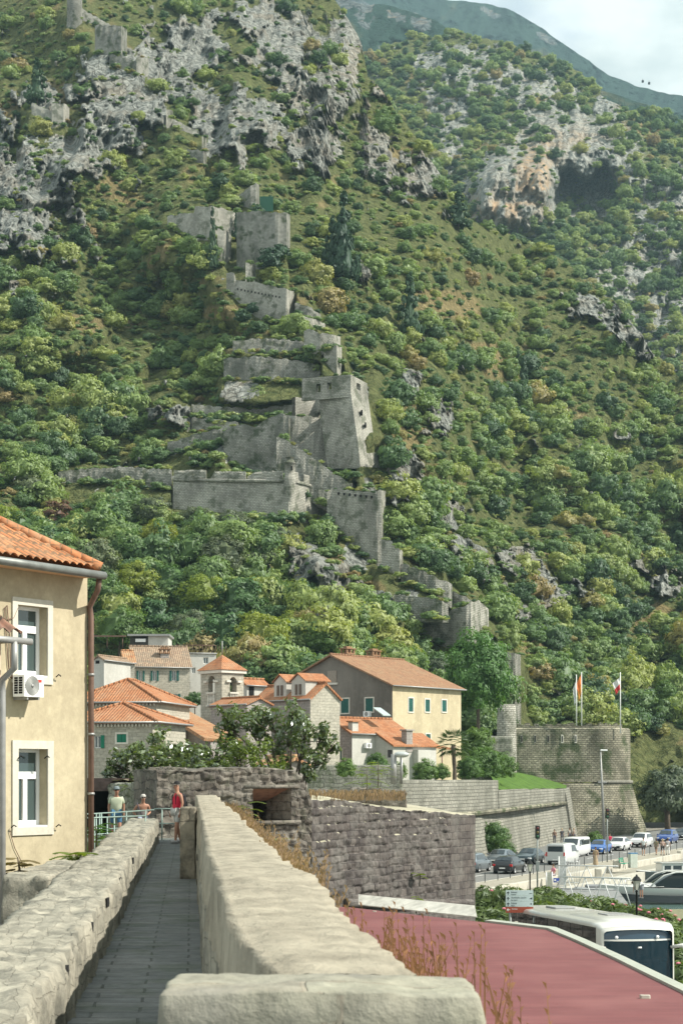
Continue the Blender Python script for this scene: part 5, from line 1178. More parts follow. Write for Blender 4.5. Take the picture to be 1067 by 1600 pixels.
def lbox(ro,H,px0,py0,px1,py1,name,mat,k0=0.,k1=.06,face='L'):
 dv=H['dl']if face=='L' else H['dr'];nn=-H['dr']if face=='L' else-H['dl']
 u0,u1=lento(px0,H['C'],dv),lento(px1,H['C'],dv);Yw=H['C'].y+dv.y*(u0+u1)/2;a=H['C']+dv*u0;b_=H['C']+dv*u1;mb=MB()
 mb.prism([Vector((*(a+nn*k0),Zp(py1,Yw))),Vector((*(b_+nn*k0),Zp(py1,Yw))),Vector((*(b_+nn*k1),Zp(py1,Yw))),Vector((*(a+nn*k1),Zp(py1,Yw)))],(0,0,Zp(py0,Yw)-Zp(py1,Yw)))
 return mb.build(name,mat,ro,True)
lbox(ro,H,512,1048,526,1067,'loft_shutter',M_shutw);lbox(ro,H,510,1067,528,1070,'window_sill',M_trim,0,.15)
p=H['C']+H['dl']*lento(576,H['C'],H['dl']);acunit(ro,Vector((p.x,p.y,Zp(1120,p.y))),-H['dr'])
chimney(ro,H,3.3,8.6,1.1,.7,H['ze']+2.4,Zp(1021,187),M_ash2,kind=1);chimney(ro,H,7.6,8.6,1.1,.7,H['ze']+2.4,Zp(1024,190),M_ash2,kind=1)
chimney(ro,H,5.6,8.,.3,.3,H['ze']+2.8,Zp(1027,189),M_dark)
lbox(ro,H,540,1067,541.5,1080,'cable_pipe',M_brown,.02,.1)if False else None
# 2 small white stone house
ro,H=house('stone_house','small white stone house with an orange roof, roof light and chimneys below the large house',550,168,42,640,488,1146,M_lime,M_ash2,M_orange,z0=0,ridge='L',pitch=27,ovh=.25,winL=[(521,1172,534,1187,'s')])
lbox(ro,H,510,1131,512.5,1138,'slit_window',M_dark,-.1,.02)
Pt=H['Pt'];ze=H['ze']
p=lambda a,b_,z:Vector((*Pt(a,b_),z))
a1=lento(596,H['C']+H['dl']*-2.2,H['dr'])
# lower wing pushed forward under the same roof slope
mb=MB();f0=-2.4;LR=H['LR'];zl=ze-2.4*H['tp']+0.
C2_=Pt(3.,f0);C3_=Pt(LR+1.2,f0);panel(mb,C2_,C3_,0,zl,(),.3);panel(mb,Pt(3.,.1),C2_,0,zl,(),.3);panel(mb,C3_,Pt(LR+1.2,1),0,zl,(),.3)
mb.add([p(3.,.1,zl),p(3.,f0,zl),p(3.,.1,ze)],[(0,1,2)]);mb.build('wing_wall',M_lime,ro,True)
mb=MB();q=[p(2.8,f0-.25,zl-.02),p(LR+1.5,f0-.25,zl-.02),p(LR+1.5,-.2,ze+.03),p(2.8,-.2,ze+.03)];mb.prism(q,(0,0,.14));mb.build('wing_roof',M_orange,ro,True,roofy=True)
chimney(ro,H,.6,.5,.75,.6,ze,Zp(1128,168),M_lime,M_orange);chimney(ro,H,LR-2.4,f0+.3,.8,.7,zl-.5,Zp(1141,168),M_ash2,M_ash2)
mb=MB();mb.prism([p(LR-1.9,f0-.7,0),p(LR-.2,f0-.7,0),p(LR-.2,f0+.02,0),p(LR-1.9,f0+.02,0)],(0,0,zl-.3));mb.build('buttress',M_lime,ro,True)
mb=MB();mb.prism([p(4.2,H['LL']/2-2.6,ze+1.75*1),p(5.2,H['LL']/2-2.6,ze+1.75),p(5.2,H['LL']/2-1.2,ze+2.5),p(4.2,H['LL']/2-1.2,ze+2.5)],(0,0,.1));mb.build('roof_light',glassy('roof_light_glass',(.35,.42,.4),.2),ro,True)
acunit(ro,p(1.8,0,Zp(1169,169)),-H['dl'],.7)
lbox(ro,H,579,1172,585,1184,'wing_window',M_dark,2.35,2.42,'R');
mb=MB();mb.prism([p(LR+1.2,f0+.2,zl-.1),p(LR+4.2,f0+.2,zl-.3),p(LR+4.2,2,zl+.5),p(LR+1.2,2,zl+.6)],(0,0,.12));mb.build('porch_roof',M_orange,ro,True,roofy=True)
for a_ in(LR+2.3,LR+4.):mb=MB();mb.tube([p(a_,f0+.3,7),p(a_,f0+.3,zl-.2)],.07,6);mb.build('porch_post',M_brown,ro,True)
# 3 dormer house
ro,H=house('dormer_house','white gabled stone house with two dormers in its orange roof',485,162,40,531,398,1091,M_ash,M_ash2,M_orange,z0=0,ridge='R',pitch=38,ovh=.2)
C0,dr,dl,ze,tp_=H['C'],H['dr'],H['dl'],H['ze'],H['tp'];Pt=H['Pt']
for(pxa,pxb)in((425,444),(452,474)):
 b0,b1=lento(pxb,C0,dl),lento(pxa,C0,dl);k0=.25;hd=1.55;p=lambda a,b_,z:Vector((*Pt(a,b_),z));bm_=(b0+b1)/2;zb_=ze+.1
 mb=MB();mb.quad(p(k0,b1,zb_),p(k0,b0,zb_),p(k0,b0,zb_+hd),p(k0,b1,zb_+hd));mb.add([p(k0,b1,zb_+hd),p(k0,b0,zb_+hd),p(k0,bm_,zb_+hd+.6)],[(0,1,2)])
 mb.quad(p(k0,b0,zb_),p(k0+2.6,b0,zb_),p(k0+2.6,b0,zb_+hd),p(k0,b0,zb_+hd));mb.quad(p(k0+2.6,b1,zb_),p(k0,b1,zb_),p(k0,b1,zb_+hd),p(k0+2.6,b1,zb_+hd));dm=mb.build('dormer',M_lime,ro,True)
 mb=MB();e=.15
 mb.prism([p(k0-e,b0-e,zb_+hd-.06),p(k0+2.9,b0-e,zb_+hd-.06),p(k0+2.9,bm_,zb_+hd+.66),p(k0-e,bm_,zb_+hd+.66)],(0,0,.1));mb.prism([p(k0-e,bm_,zb_+hd+.66),p(k0+2.9,bm_,zb_+hd+.66),p(k0+2.9,b1+e,zb_+hd-.06),p(k0-e,b1+e,zb_+hd-.06)],(0,0,.1))
 q=mb.build('dormer_roof',M_orange,dm,roofy=True);q.data.transform(mat_of(ro).inverted())
 for s_ in(-.28,.28):
  mb=MB();mb.prism([p(k0-.02,bm_+s_-.17,zb_+.3),p(k0-.02,bm_+s_+.17,zb_+.3),p(k0-.02,bm_+s_+.17,zb_+1.25),p(k0-.02,bm_+s_-.17,zb_+1.25)],Vector((dr.x,dr.y,0))*-.03)
  q=mb.build('dormer_window',plain('dormer_glass',(.1,.07,.05),.4),dm);q.data.transform(mat_of(ro).inverted())
tYc=168.;C0=Vector((X(347,tYc),tYc));ang=43;dr=Vector((math.cos(rad(ang)),math.sin(rad(ang))));dl=Vector((-dr.y,dr.x));LR=lento(381,C0,dr);LL=lento(314,C0,dl)
bt=empty('bell_tower',(C0.x,C0.y+2,0),0,'square stone bell tower with arched openings and a pyramid roof of orange tiles','bell tower')
ze=Zp(1046,tYc);Pt=lambda a,b_:C0+dr*a+dl*b_;p=lambda a,b_,z:Vector((*Pt(a,b_),z))
def arch_face(A_,B_,opx,zs,zr_,mb,th=.6,z0=0.):
 """wall with a round-headed opening"""
 A_=Vector(A_);B_=Vector(B_);L_=(B_-A_).length;d_=(B_-A_)/L_;n_=Vector((d_.y,-d_.x));u0,u1=opx;r=(u1-u0)/2;um=(u0+u1)/2
 q=lambda u,v_,k=0:Vector((A_.x+d_.x*u-n_.x*k,A_.y+d_.y*u-n_.y*k,v_))
 panel(mb,A_,B_,z0,zr_,[(u0,u1,zs,zr_-.001)],th);n=10
 for k in range(n):
  a0,a1=math.pi*k/n,math.pi*(k+1)/n;x0,x1=um-r*math.cos(a0),um-r*math.cos(a1);h0_,h1_=zr_+r*math.sin(a0),zr_+r*math.sin(a1)
  mb.quad(q(x0,h0_),q(x1,h1_),q(x1,ze),q(x0,ze));mb.quad(q(x0,h0_,th),q(x0,ze,th),q(x1,ze,th),q(x1,h1_,th));mb.quad(q(x0,h0_),q(x0,h0_,th),q(x1,h1_,th),q(x1,h1_))
 for(a,b_)in((0,u0),(u1,L_)):mb.quad(q(a,zr_),q(b_,zr_),q(b_,ze),q(a,ze));mb.quad(q(b_,zr_,th),q(a,zr_,th),q(a,ze,th),q(b_,ze,th))
mb=MB();zs=Zp(1100,tYc);zr_=Zp(1064,tYc)
arch_face(Pt(0,0),Pt(LR,0),(LR*.36,LR*.68),zs,zr_,mb);arch_face(Pt(0,LL),Pt(0,0),(LL*.34,LL*.68),zs,zr_,mb);arch_face(Pt(LR,0),Pt(LR,LL),(LL*.34,LL*.68),zs,zr_,mb);arch_face(Pt(LR,LL),Pt(0,LL),(LR*.36,LR*.68),zs,zr_,mb)
mb.build('tower_wall',M_ash,bt,True)
mb=MB();o_=.3;a0,a1,a2,a3=p(-o_,-o_,ze),p(LR+o_,-o_,ze),p(LR+o_,LL+o_,ze),p(-o_,LL+o_,ze);ap=p(LR/2,LL/2,Zp(1024,tYc+3))
for f in((a0,a1,ap),(a1,a2,ap),(a2,a3,ap),(a3,a0,ap)):mb.quad(*f)
mb.quad(a3,a2,a1,a0);rf=mb.build('roof',M_orange,bt,True,roofy=True)
mb=MB();mb.prism([p(-.2,-.2,ze-.3),p(LR+.2,-.2,ze-.3),p(LR+.2,LL+.2,ze-.3),p(-.2,LL+.2,ze-.3)],(0,0,.28));mb.build('cornice',M_trim,bt,True)
mb=MB();mb.tube([ap,ap+Vector((0,0,1.3))],.05,6);mb.build('finial',M_greym,bt,True)
for(A_,B_,L_)in((Pt(0,0),Pt(LR,0),LR),(Pt(0,LL),Pt(0,0),LL)):
 d_=(B_-A_)/L_;n_=Vector((d_.y,-d_.x))
 mb=MB()
 for k in range(5):c=A_+d_*(L_*(.38+.07*k))+n_*.06;mb.lathe([(.09,zs-0.),(.05,zs+.2),(.1,zs+.5),(.05,zs+.8),(.09,zs+1.)],(c.x,c.y,0),8)
 e0,e1=A_+d_*L_*.32,A_+d_*L_*.72
 mb.prism([Vector((*(e0-n_*.1),zs+1.)),Vector((*(e1-n_*.1),zs+1.)),Vector((*(e1+n_*.2),zs+1.)),Vector((*(e0+n_*.2),zs+1.))],(0,0,.15));mb.prism([Vector((*(e0-n_*.1),zs-.2)),Vector((*(e1-n_*.1),zs-.2)),Vector((*(e1+n_*.2),zs-.2)),Vector((*(e0+n_*.2),zs-.2))],(0,0,.2));mb.build('balustrade',M_trim,bt,True)
 mb=MB()
 for u in(.27,.77):c=A_+d_*L_*u+n_*.05;mb.prism([Vector((*(c-d_*.25-n_*.1),zr_-.1)),Vector((*(c+d_*.25-n_*.1),zr_-.1)),Vector((*(c+d_*.25+n_*.15),zr_-.1)),Vector((*(c-d_*.25+n_*.15),zr_-.1))],(0,0,.2))
 mb.build('impost',M_trim,bt,True)
mb=MB();c=Pt(LR/2,LL/2);zb0=zr_-.9;mb.lathe([(.45,zb0),(.42,zb0+.1),(.3,zb0+.5),(.24,zb0+.8),(.1,zb0+.9)],(c.x,c.y,0),16);mb.build('bell',plain('bronze',(.12,.1,.06),.5,.7),bt,True)
# church body beside the tower
ro,H=house('church_wing','white walled church wing with an orange roof behind the bell tower',386,176,43,416,372,1069,M_lime,M_lime,M_orange,z0=0,ridge='L',pitch=34,ovh=.3)
lbox(ro,H,389,1072,397,1088,'window',M_dark,-.1,.02,'R')
ro,H=house('low_house','low orange roof tucked between the bell tower and the dormer house',386,160,40,424,330,1100,M_ash2,M_ash2,M_orange,z0=0,ridge='R',pitch=22,ovh=.2)
# 5 rear row
ro,H=house('shuttered_house','old brown roofed stone house with three pairs of dark green shutters',211,214,12,297,184,1041,M_ash,M_ash,M_oldtile,z0=0,ridge='L',pitch=30,ovh=.3,Ll=9,winR=[(217,1048,223,1064,'on'),(239,1048,245,1064,'on'),(269,1048,276,1064,'on'),(270,1084,278,1092,'on')])
chimney(ro,H,3.8,2.2,1.,.9,H['ze']+.5,Zp(1019,214),M_ash2,M_browntile,1)
ro,H=house('attic_house','small gabled attic house with an old brown roof at the left of the rear row',196,206,12,211,143,1036,M_ash,M_ash,M_orange2,z0=0,ridge='L',pitch=24,ovh=.2,Ll=7)
ro,H=house('gable_house','tiny white gable with a dark window beside the attic house',163,196,68,172,146,1031,M_lime,M_lime,M_oldtile,z0=0,ridge='L',pitch=30,ovh=.2,Lr=6)
lbox(ro,H,150,1032,156,1037,'window',M_dark,-.1,.02)
ro,H=house('white_house','flat roofed white house partly behind the shuttered house',272,226,10,338,262,1021,M_lime,M_lime,M_ash,z0=0,ridge='L',pitch=1,ovh=.1,Ll=7,winR=[(318,1027,326,1037,'n'),(300,1043,306,1052,'n'),(292,1066,298,1076,'n')])
mb=MB()
for k in range(16):
 a=.3+k*.42;q=H['Pt'](a,.2);mb.tube([Vector((q.x,q.y,H['ze']+.1)),Vector((q.x,q.y,H['ze']+1.1))],.03,5)
a,b_=H['Pt'](.2,.2),H['Pt'](H['LR'],.2);mb.tube([Vector((a.x,a.y,H['ze']+1.1)),Vector((b_.x,b_.y,H['ze']+1.1))],.04,5);mb.build('terrace_railing',M_brown,ro,True)
sh=empty('roof_shed',(X(230,224),226,14),0,'white and dark shed on the terrace above the shuttered house','shed')
mb=MB();mb.box(X(232,224),X(263,224),224,229,Zp(1012,224),Zp(994,224));mb.build('wall',M_lime,sh,True);mb=MB();mb.box(X(203,224),X(232,224),224.1,229,Zp(1012,224),Zp(996,224));mb.build('dark_wall',plain('dark_boards',(.05,.05,.045),.9),sh,True);mb=MB();mb.box(X(200,224),X(266,224),223.6,229.5,Zp(994,224),Zp(991,224));mb.build('roof',M_greym,sh,True)
mb=MB();mb.box(X(212,224),X(228,224),223.97,224.05,Zp(1003,224),Zp(998,224));mb.build('window',M_pvc,sh,True)
pg=empty('pergola',(X(165,222),223,12),0,'thin rusty pergola frame on the terrace left of the shed','pergola')
for px in(143,168,192):mb=MB();mb.tube([P(px,1012,222),P(px,994,222)],.06,5);mb.build('post',M_brown,pg,True)
mb=MB();mb.box(X(140,222),X(197,222),221.8,222.2,Zp(995,222),Zp(993,222));mb.build('beam',M_brown,pg,True)
# 6 orange roofs at the left
ro,H=house('hipped_house','pale stone house with green shutters under the nearest orange hipped roof',239,128,78,246,100,1126,M_ash,M_ash,M_orange,z0=0,ridge='H',pitch=21,ovh=.45,Lr=8,winL=[(147,1149,158,1169,'obn'),(183,1147,198,1160,'sb')])
mb=MB();C0,dl=H['C'],H['dl'];nn=-H['dr']
for k in range(44):
 c=C0+dl*(.15+.26*k)+nn*.12;mb.prism([Vector((*(c-dl*.06-nn*.13),H['ze']-.42)),Vector((*(c+dl*.06-nn*.13),H['ze']-.42)),Vector((*(c+dl*.06+nn*.1),H['ze']-.42)),Vector((*(c-dl*.06+nn*.1),H['ze']-.42))],(0,0,.2))
mb.build('dentil_cornice',M_trim,ro,True)
ro,H=house('tall_roof_house','stone house with a tall plain orange hipped roof behind the nearest one',245,142,78,252,110,1094,M_ash,M_ash,M_orange,z0=0,ridge='H',pitch=26,ovh=.45,Lr=9,winL=[(224,1113,234,1120,'s')])
mb=MB();C0,dl=H['C'],H['dl'];nn=-H['dr']
for k in range(40):
 c=C0+dl*(.15+.3*k)+nn*.12;mb.prism([Vector((*(c-dl*.06-nn*.13),H['ze']-.42)),Vector((*(c+dl*.06-nn*.13),H['ze']-.42)),Vector((*(c+dl*.06+nn*.1),H['ze']-.42)),Vector((*(c-dl*.06+nn*.1),H['ze']-.42))],(0,0,.2))
mb.build('dentil_cornice',M_trim,ro,True)
# long mottled roof sloping down to the right
Yl=118.;lr=empty('long_roofed_building',(X(300,128),130,0),0,'long mottled orange roof running down to the right behind the leafy tree','building')
e0,e1,r1,r0=P(236,1100,158),P(320,1153,138),P(378,1156,142),P(232,1076,182)
mb=MB();nrm=(e1-e0).cross(r0-e0).normalized();mb.prism([e0,e1,r1,r0],nrm*-.25);mb.build('roof',M_orange2,lr,True,roofy=True)
mb=MB();a,b_=e0+Vector((.5,.9,-.3)),e1+Vector((.4,.9,-.3));mb.quad(Vector((a.x,a.y,0)),Vector((b_.x,b_.y,0)),b_,a);c=r1+Vector((0,-.3,-.4));mb.quad(Vector((b_.x,b_.y,0)),Vector((c.x,c.y,0)),c,b_);mb.quad(Vector((c.x,c.y,0)),Vector((r0.x,r0.y,0)),r0+Vector((0,0,-.4)),c);mb.build('wall',M_ash2,lr,True)
# low house roofs seen through the tree
ro,H=house('low_tiled_house','low house with a pale reddish roof glimpsed through the tree branches',440,96,30,480,400,1196,M_ash2,M_ash2,M_orange2,z0=0,ridge='R',pitch=24,ovh=.2)
# grey balcony wall and terraces below the stone house
rough_box('garden_wall','low grey garden wall below the small white stone house','wall',(X(545,118),118,0),(7.,1.,Zp(1196,118)),M_rub2,.06,30,18)
# street lamp and camera pole rising behind the bossed wall
sl=empty('hooded_lamp',(X(628,76),76,0),0,'grey pole with a short hooded street lamp behind the bossed wall','street lamp')
mb=MB();mb.tube([P(615,1225,76),P(615,1178,76)],.12,8);mb.tube([P(627,1225,76.3),P(627,1182,76.3)],.06,8);mb.build('pole',M_greym,sl,True)
mb=MB();c=P(627,1179,76)
mb.grid(np.array([[(c.x+t_*.3*1,c.y+math.cos(a)*.2*(1-abs(t_)**3*.6),c.z+math.sin(a)*.13*(1-abs(t_)**3*.6))for a in np.linspace(0,2*math.pi,13)]for t_ in np.linspace(-1,1,9)]));mb.build('lamp_head',plain('lamp_grey',(.4,.43,.42),.45,.2),sl,True)
# ============================================================ BASTION, RAMPART, ROAD AND QUAY
M_ramp=masonry('rampart_stone',(.33,.32,.27),(.24,.235,.2),(.13,.13,.11),.7,.32,(.14,.14,.115),.75,.8,.03,sc=.22,streak=1.,bd=.1)
M_bast=masonry('bastion_stone',(.44,.41,.31),(.29,.27,.205),(.15,.145,.11),.6,.3,(.07,.072,.05),.85,1.,.04,sc=.22,streak=.6,bd=.16,moss=.85)
def vstrip(name,st,th,mat,batter,root,jit=.3,step=8):
 """stations (column, distance, top z, bottom z)"""
 xs=[s_[0]for s_ in st];px=[]
 for a,b_ in zip(st[:-1],st[1:]):
  k=max(1,int((b_[0]-a[0])/step));px+=[a[0]+(b_[0]-a[0])*i/k for i in range(k)]
 px.append(xs[-1]);px=np.array(px);Y=np.interp(px,xs,[s_[1]for s_ in st]);zt=np.interp(px,xs,[s_[2]for s_ in st])+(frng.random(len(px))-.5)*jit;zb=np.interp(px,xs,[s_[3]for s_ in st])
 xw=(px-CX)*Y/F;tx,ty=np.gradient(xw),np.gradient(Y);l=np.hypot(tx,ty);nx,ny=ty/l,-tx/l;rows=[]
 for q in np.linspace(0,1,6):z=zb+(zt-zb)*q;k=(zt-z)*batter+(frng.random(len(px))*.08 if 0<q<1 else 0);rows.append(np.stack([xw+nx*k,Y+ny*k,z],1))
 rows.append(np.stack([xw-nx*th,Y-ny*th,zt],1));rows.append(np.stack([xw-nx*th,Y-ny*th,zb],1));G=np.stack(rows)
 al=np.concatenate([[0],np.cumsum(np.hypot(np.diff(xw),np.diff(Y)))]);vv=np.stack([np.stack([al,g[:,2]+(th if i>=6 else 0)],1)for i,g in enumerate(rows)]).reshape(-1,2);mb=MB();mb.grid(G,smooth=False)
 for e in(0,len(px)-1):
  b0=len(mb.v);pts=[tuple(G[r,e])for r in range(8)];mb.v+=pts;f=tuple(b0+i for i in range(8));mb.f.append(f if e==0 else f[::-1]);mb.sm.append(False);vv=np.concatenate([vv,np.array([[p_[1],p_[2]]for p_ in pts])])
 return mb.build(name,mat,root,True,vuv=vv)
rw=empty('rampart',(X(800,185),187,0),0,'long grey sloping rampart wall with a cordon moulding behind the parked cars','rampart')
vstrip('sloping_wall',[(470,128,4.8,-1),(600,148,4.8,-1),(745,168,4.75,-1),(882,229,4.6,-1)],3,M_ramp,.16,rw,.05)
vstrip('upper_wall',[(470,127.6,7.6,4.6),(600,147.6,7.9,4.6),(645,151,7.9,4.6),(745,168,7.85,4.6),(778,179,7.8,4.6)],2.,M_ramp,0.,rw,.12)
vstrip('low_upper_wall',[(778.5,179.4,6.85,4.5),(882,229,6.6,4.5)],2.,M_ramp,0.,rw,.12)
mb=MB();mb.tube([Vector((X(px,Y)+.12,Y-.15,4.75))for px,Y in((600,148),(645,151),(700,159.5),(745,168),(778,179),(830,202),(882,229))],.24,8);mb.build('cordon',M_bast,rw,True)
vstrip('return_wall',[(882,229,6.6,-1),(889,245,6.6,-1)],2,M_ramp,.16,rw,.05)
# dark diagonal seams on the rampart
# grass terrace between rampart and bastion
G=[]
for k,Y in enumerate(np.linspace(0,1,9)):
 row=[]
 for j,q in enumerate(np.linspace(0,1,16)):
  px=779+(884-779)*q;Yf=np.interp(px,[779,882],[180.5,230.5]);Yb=250+4*q;yy=Yf+(Yb-Yf)*Y;z0_=np.interp(px,[779,882],[6.8,6.55])
  row.append((X(px,Yf)+Y*3,yy,z0_+2.3*math.sin(min(1,Y*1.5)*1.5)*(1-.9*q**2.)+random.random()*.12))
 G.append(row)
M_grass=leafmat('grass_green',[(0.,(.07,.14,.025)),(1.,(.08,.15,.03))],.2)
mb=MB();mb.grid(np.array(G));tag(based(mb.build('grass_terrace',M_grass)),kind='structure')
# garden terrace behind the upper wall
mb=MB();mb.prism([P(598,1210,149.4),P(778,1210,181),Vector((X(800,240),244,8.4)),Vector((X(560,175),175,8.4))],(0,0,-.8));o=mb.build('garden_terrace',M_grass);
for v_ in o.data.vertices:v_.co.z=7.5 if v_.co.z>8 else 6.5
tag(o,kind='structure')
# round bastion
bc=Vector((X(925,256),256));s_=250.6/F;R0=60*s_
bs=empty('round_bastion',(bc.x,bc.y,0),0,'huge round cornered bastion of dark stone with slits and flags on top','bastion')
zt,zc=Zp(1137,251),Zp(1222,251)
def bring(r,z,n=40):
 """plan outline: flat face on the left running into the round corner and back"""
 pts=[];fx0=X(783,251)-(r-R0)*.3
 for q in np.linspace(0,1,22)[:-1]:pts.append((fx0+(bc.x-fx0)*q,bc.y-r,z))
 for k in range(n+1):a=-math.pi/2+math.pi*.95*k/n;pts.append((bc.x+r*math.cos(a),bc.y+r*math.sin(a),z))
 pts.append((fx0,bc.y+12,z));return pts
def bmesh_(name,prof,mat,smooth=False,cap=False):
 G=np.array([bring(r,z)for r,z in prof]);al=np.concatenate([[0],np.cumsum(np.hypot(*(np.diff(G[0][:,:2],axis=0).T)))])
 vv=np.stack([np.stack([al,G[i][:,2]],1)for i in range(len(G))]).reshape(-1,2);mb=MB();mb.grid(G,smooth=False)
 if cap:b0=len(mb.v);mb.v+=[tuple(p_)for p_ in G[-1]];mb.f.append(tuple(b0+i for i in range(len(G[-1]))));mb.sm.append(False);vv=np.concatenate([vv,G[-1][:,:2]])
 return mb.build(name,mat,bs,True,vuv=vv)
bmesh_('drum',[(R0+.05,zc),(R0,zc+1),(R0-.02,(zt+zc)/2),(R0-.05,zt-.2),(R0-.3,zt)],M_bast,cap=True)
bmesh_('battered_base',[(R0+2.5,-1),(R0+2.1,1),(R0+1.1,zc/2),(R0+.25,zc-.5),(R0+.1,zc-.2)],M_bast)
mb=MB();cpts=[Vector(p_)for p_ in bring(R0+.12,zc)][21:-1];mb.tube(cpts,.26,8);mb.build('cordon',M_ramp,bs,True)
for px in(794,814.5,835.5,856,878,899):
 Y=bc.y-R0;t=MB();t.box(X(px-1.9,Y),X(px+1.9,Y),Y-.04,Y+.3,Zp(1161,Y),Zp(1148,Y));sl_=t.build('embrasure_frame',M_trim if px>870 else M_ramp,bs,True)
 t=MB();t.box(X(px-.8,Y),X(px+.8,Y),Y-.06,Y+.2,Zp(1159,Y),Zp(1150,Y));q=t.build('slit',M_dark,sl_);q.data.transform(mat_of(bs).inverted())  # black box painted for the shade in the slit
mb=MB();pts=bring(R0-1.2,zt)[:-6]
for p_,q_ in zip(pts[:-1],pts[1:]):
 h=.25+random.random()*.5;d=Vector(q_)-Vector(p_)
 if d.length>.05:mb.prism([Vector(p_),Vector(q_),Vector(q_)+Vector((0,1.,0)),Vector(p_)+Vector((0,1,0))],(0,0,h))
mb.build('crest',M_bast,bs,True)
bmc=crown_mesh('scrub_crown',leafmat('dry_scrub',[(0,(.13,.12,.04)),(1,(.1,.12,.04))],.3),77,1,.42,16,26,.11,.42)
for k,(px,py,r)in enumerate(((925,1133,7),(942,1134,8),(958,1139,7),(905,1135,5),(870,1137,4),(840,1139,4),(812,1140,3))):
 o=bpy.data.objects.new('dry_scrub',bmc);COL.objects.link(o);Y=bc.y-R0+3;o.location=P(px,py+5,Y);q=r*Y/F*1.6;o.scale=(q,q,q);tag(o,'dry grassy scrub tuft on the rim of the round bastion','scrub','scrub tufts on the bastion rim')
def flag(label,px,y0,y1,Y,col1,col2,fx,w_,h_,fy):
 fo=empty('flagpole',(X(px,Y),Y,Zp(y1,Y)),0,label,'flagpole');mb=MB();mb.tube([P(px,y1,Y),P(px,y0,Y)],[.09,.05],8);mb.build('pole',M_white,fo,True)
 for kk,(cl,a,b_)in enumerate(((col1,0,.55),(col2,.55,1))):
  G=[]
  for i in range(9):
   row=[]
   for j in range(7):
    t=a+(b_-a)*j/6;row.append((X(px,Y)+fx*(i/8)*w_*(.55+.45*(1-t)),Y+.18*math.sin(i*1.3+t*3),Zp(fy,Y)-t*h_-(i/8)*h_*.55))
   G.append(row)
  mb=MB();mb.grid(np.array(G));mb.build('flag_cloth' if kk==0 else 'flag_band',plain('flag_colour',cl,.8,var=.08),fo,True)
flag('flagpole with a limp whitish flag, leftmost of the three on the bastion',900,1054,1134,250,(.6,.62,.6),(.55,.58,.6),-1,.5,2.4,1062)
flag('flagpole with a bright orange flag on the bastion',908,1050,1134,250.5,(.75,.22,.05),(.7,.32,.06),-1,.7,2.6,1052)
flag('flagpole with a red and white flag at the round corner of the bastion',968.5,1050,1146,251,(.62,.62,.6),(.55,.04,.04),-1,1.1,1.6,1058)
# tower stub above the gate right of the big tree
rough_box('low_gate_building','small rubble gate building between the big tree and the bastion','building',(X(772,226),230,5),(5.,5,Zp(1150,226)-5),M_rub2,.12,30,44)
mb=MB();Y=232;mb.lathe([(1.35,-8),(1.25,0),(1.2,3.),(1.,3.1)],(X(791,Y),Y,Zp(1138,Y)),18);tag(based(mb.build('round_pier',M_fort2)),'round pale stone pier at the foot of the tall wall end','pier')
# ------------------------------------------------ road, promenade, quay, water
rd=Vector((.397,.918)).normalized();rp_=Vector((rd.y,-rd.x));R_0=Vector((X(771,140.8),140.8))
def Q(s,o_,z=0.):p_=R_0+rd*s+rp_*o_;return Vector((p_.x,p_.y,z))
M_asph=plain('asphalt',(.16,.16,.15),.9,var=.12,sc=.6);M_prom=masonry('promenade_paving',(.34,.315,.25),(.29,.27,.22),(.22,.2,.17),.9,.6,(.33,.31,.26),.4,.2,.012,sc=.3,streak=0)
M_quay=plain('quay_concrete',(.27,.255,.205),.9,var=.12,sc=.5);M_kerb=plain('white_stone_kerb',(.42,.4,.34),.85,var=.15,sc=1.2)
def sheet(name,pts,mat,z):mb=MB();mb.quad(*[Vector((p_[0],p_[1],z))for p_ in pts]);return tag(mb.build(name,mat),kind='structure')
q=lambda s,o_:Q(s,o_)
sheet('street_ground',[(-60,25),(70,25),(70,112),(-60,112)],plain('verge_earth',(.17,.17,.1),.95,var=.3),-.02)
sheet('bus_road',[(4,28),(13.6,28),(16,74),(3,76)],M_asph,0.)
sheet('town_floor',[(-90,110),(Q(-33,-40).x,110),(Q(150,-18).x,Q(150,-18).y),(Q(260,-18).x,330),(-90,330)],m,-.06)
sheet('road',[q(-34,-18),q(-34,0),q(190,0),q(190,-18)],M_asph,0.)
mb=MB();mb.prism([Q(-34,.15),Q(190,.15),Q(190,3.3),Q(-34,3.3)],(0,0,.12));tag(mb.build('promenade',M_prom),kind='structure')
mb=MB();mb.prism([Q(-34,0),Q(190,0),Q(190,.15),Q(-34,.15)],(0,0,.135));tag(mb.build('kerb',M_kerb),kind='structure')
for o0 in(-3.6,-7.2):
 mb=MB()
 for k in range(24):s0=-30+k*7;mb.quad(Q(s0,o0-.07,.006),Q(s0+(3 if o0>-4 else 3),o0-.07,.006),Q(s0+3,o0+.07,.006),Q(s0,o0+.07,.006))
 tag(mb.build('lane_marking',plain('road_paint',(.7,.7,.66),.7)),kind='structure')
mb=MB()
for k in range(60):
 s0=-34+k*2.6;h=.24+random.random()*.04+(.25 if s0>48 else 0);mb.bbox(.02,2.56,3.3,3.72,-.5,h,.03,Matrix(((rd.x,rp_.x,0,R_0.x+rd.x*s0),(rd.y,rp_.y,0,R_0.y+rd.y*s0),(0,0,1,0),(0,0,0,1))))
tag(mb.build('quay_edge_stones',M_kerb),kind='structure')
mb=MB();mb.prism([Q(-34,3.72),Q(190,3.72),Q(190,5.9),Q(-34,5.9)],(0,0,-1.5));
for i,v_ in enumerate(mb.v):mb.v[i]=(v_[0],v_[1],v_[2]-.3)
tag(mb.build('lower_quay',M_quay),kind='structure')
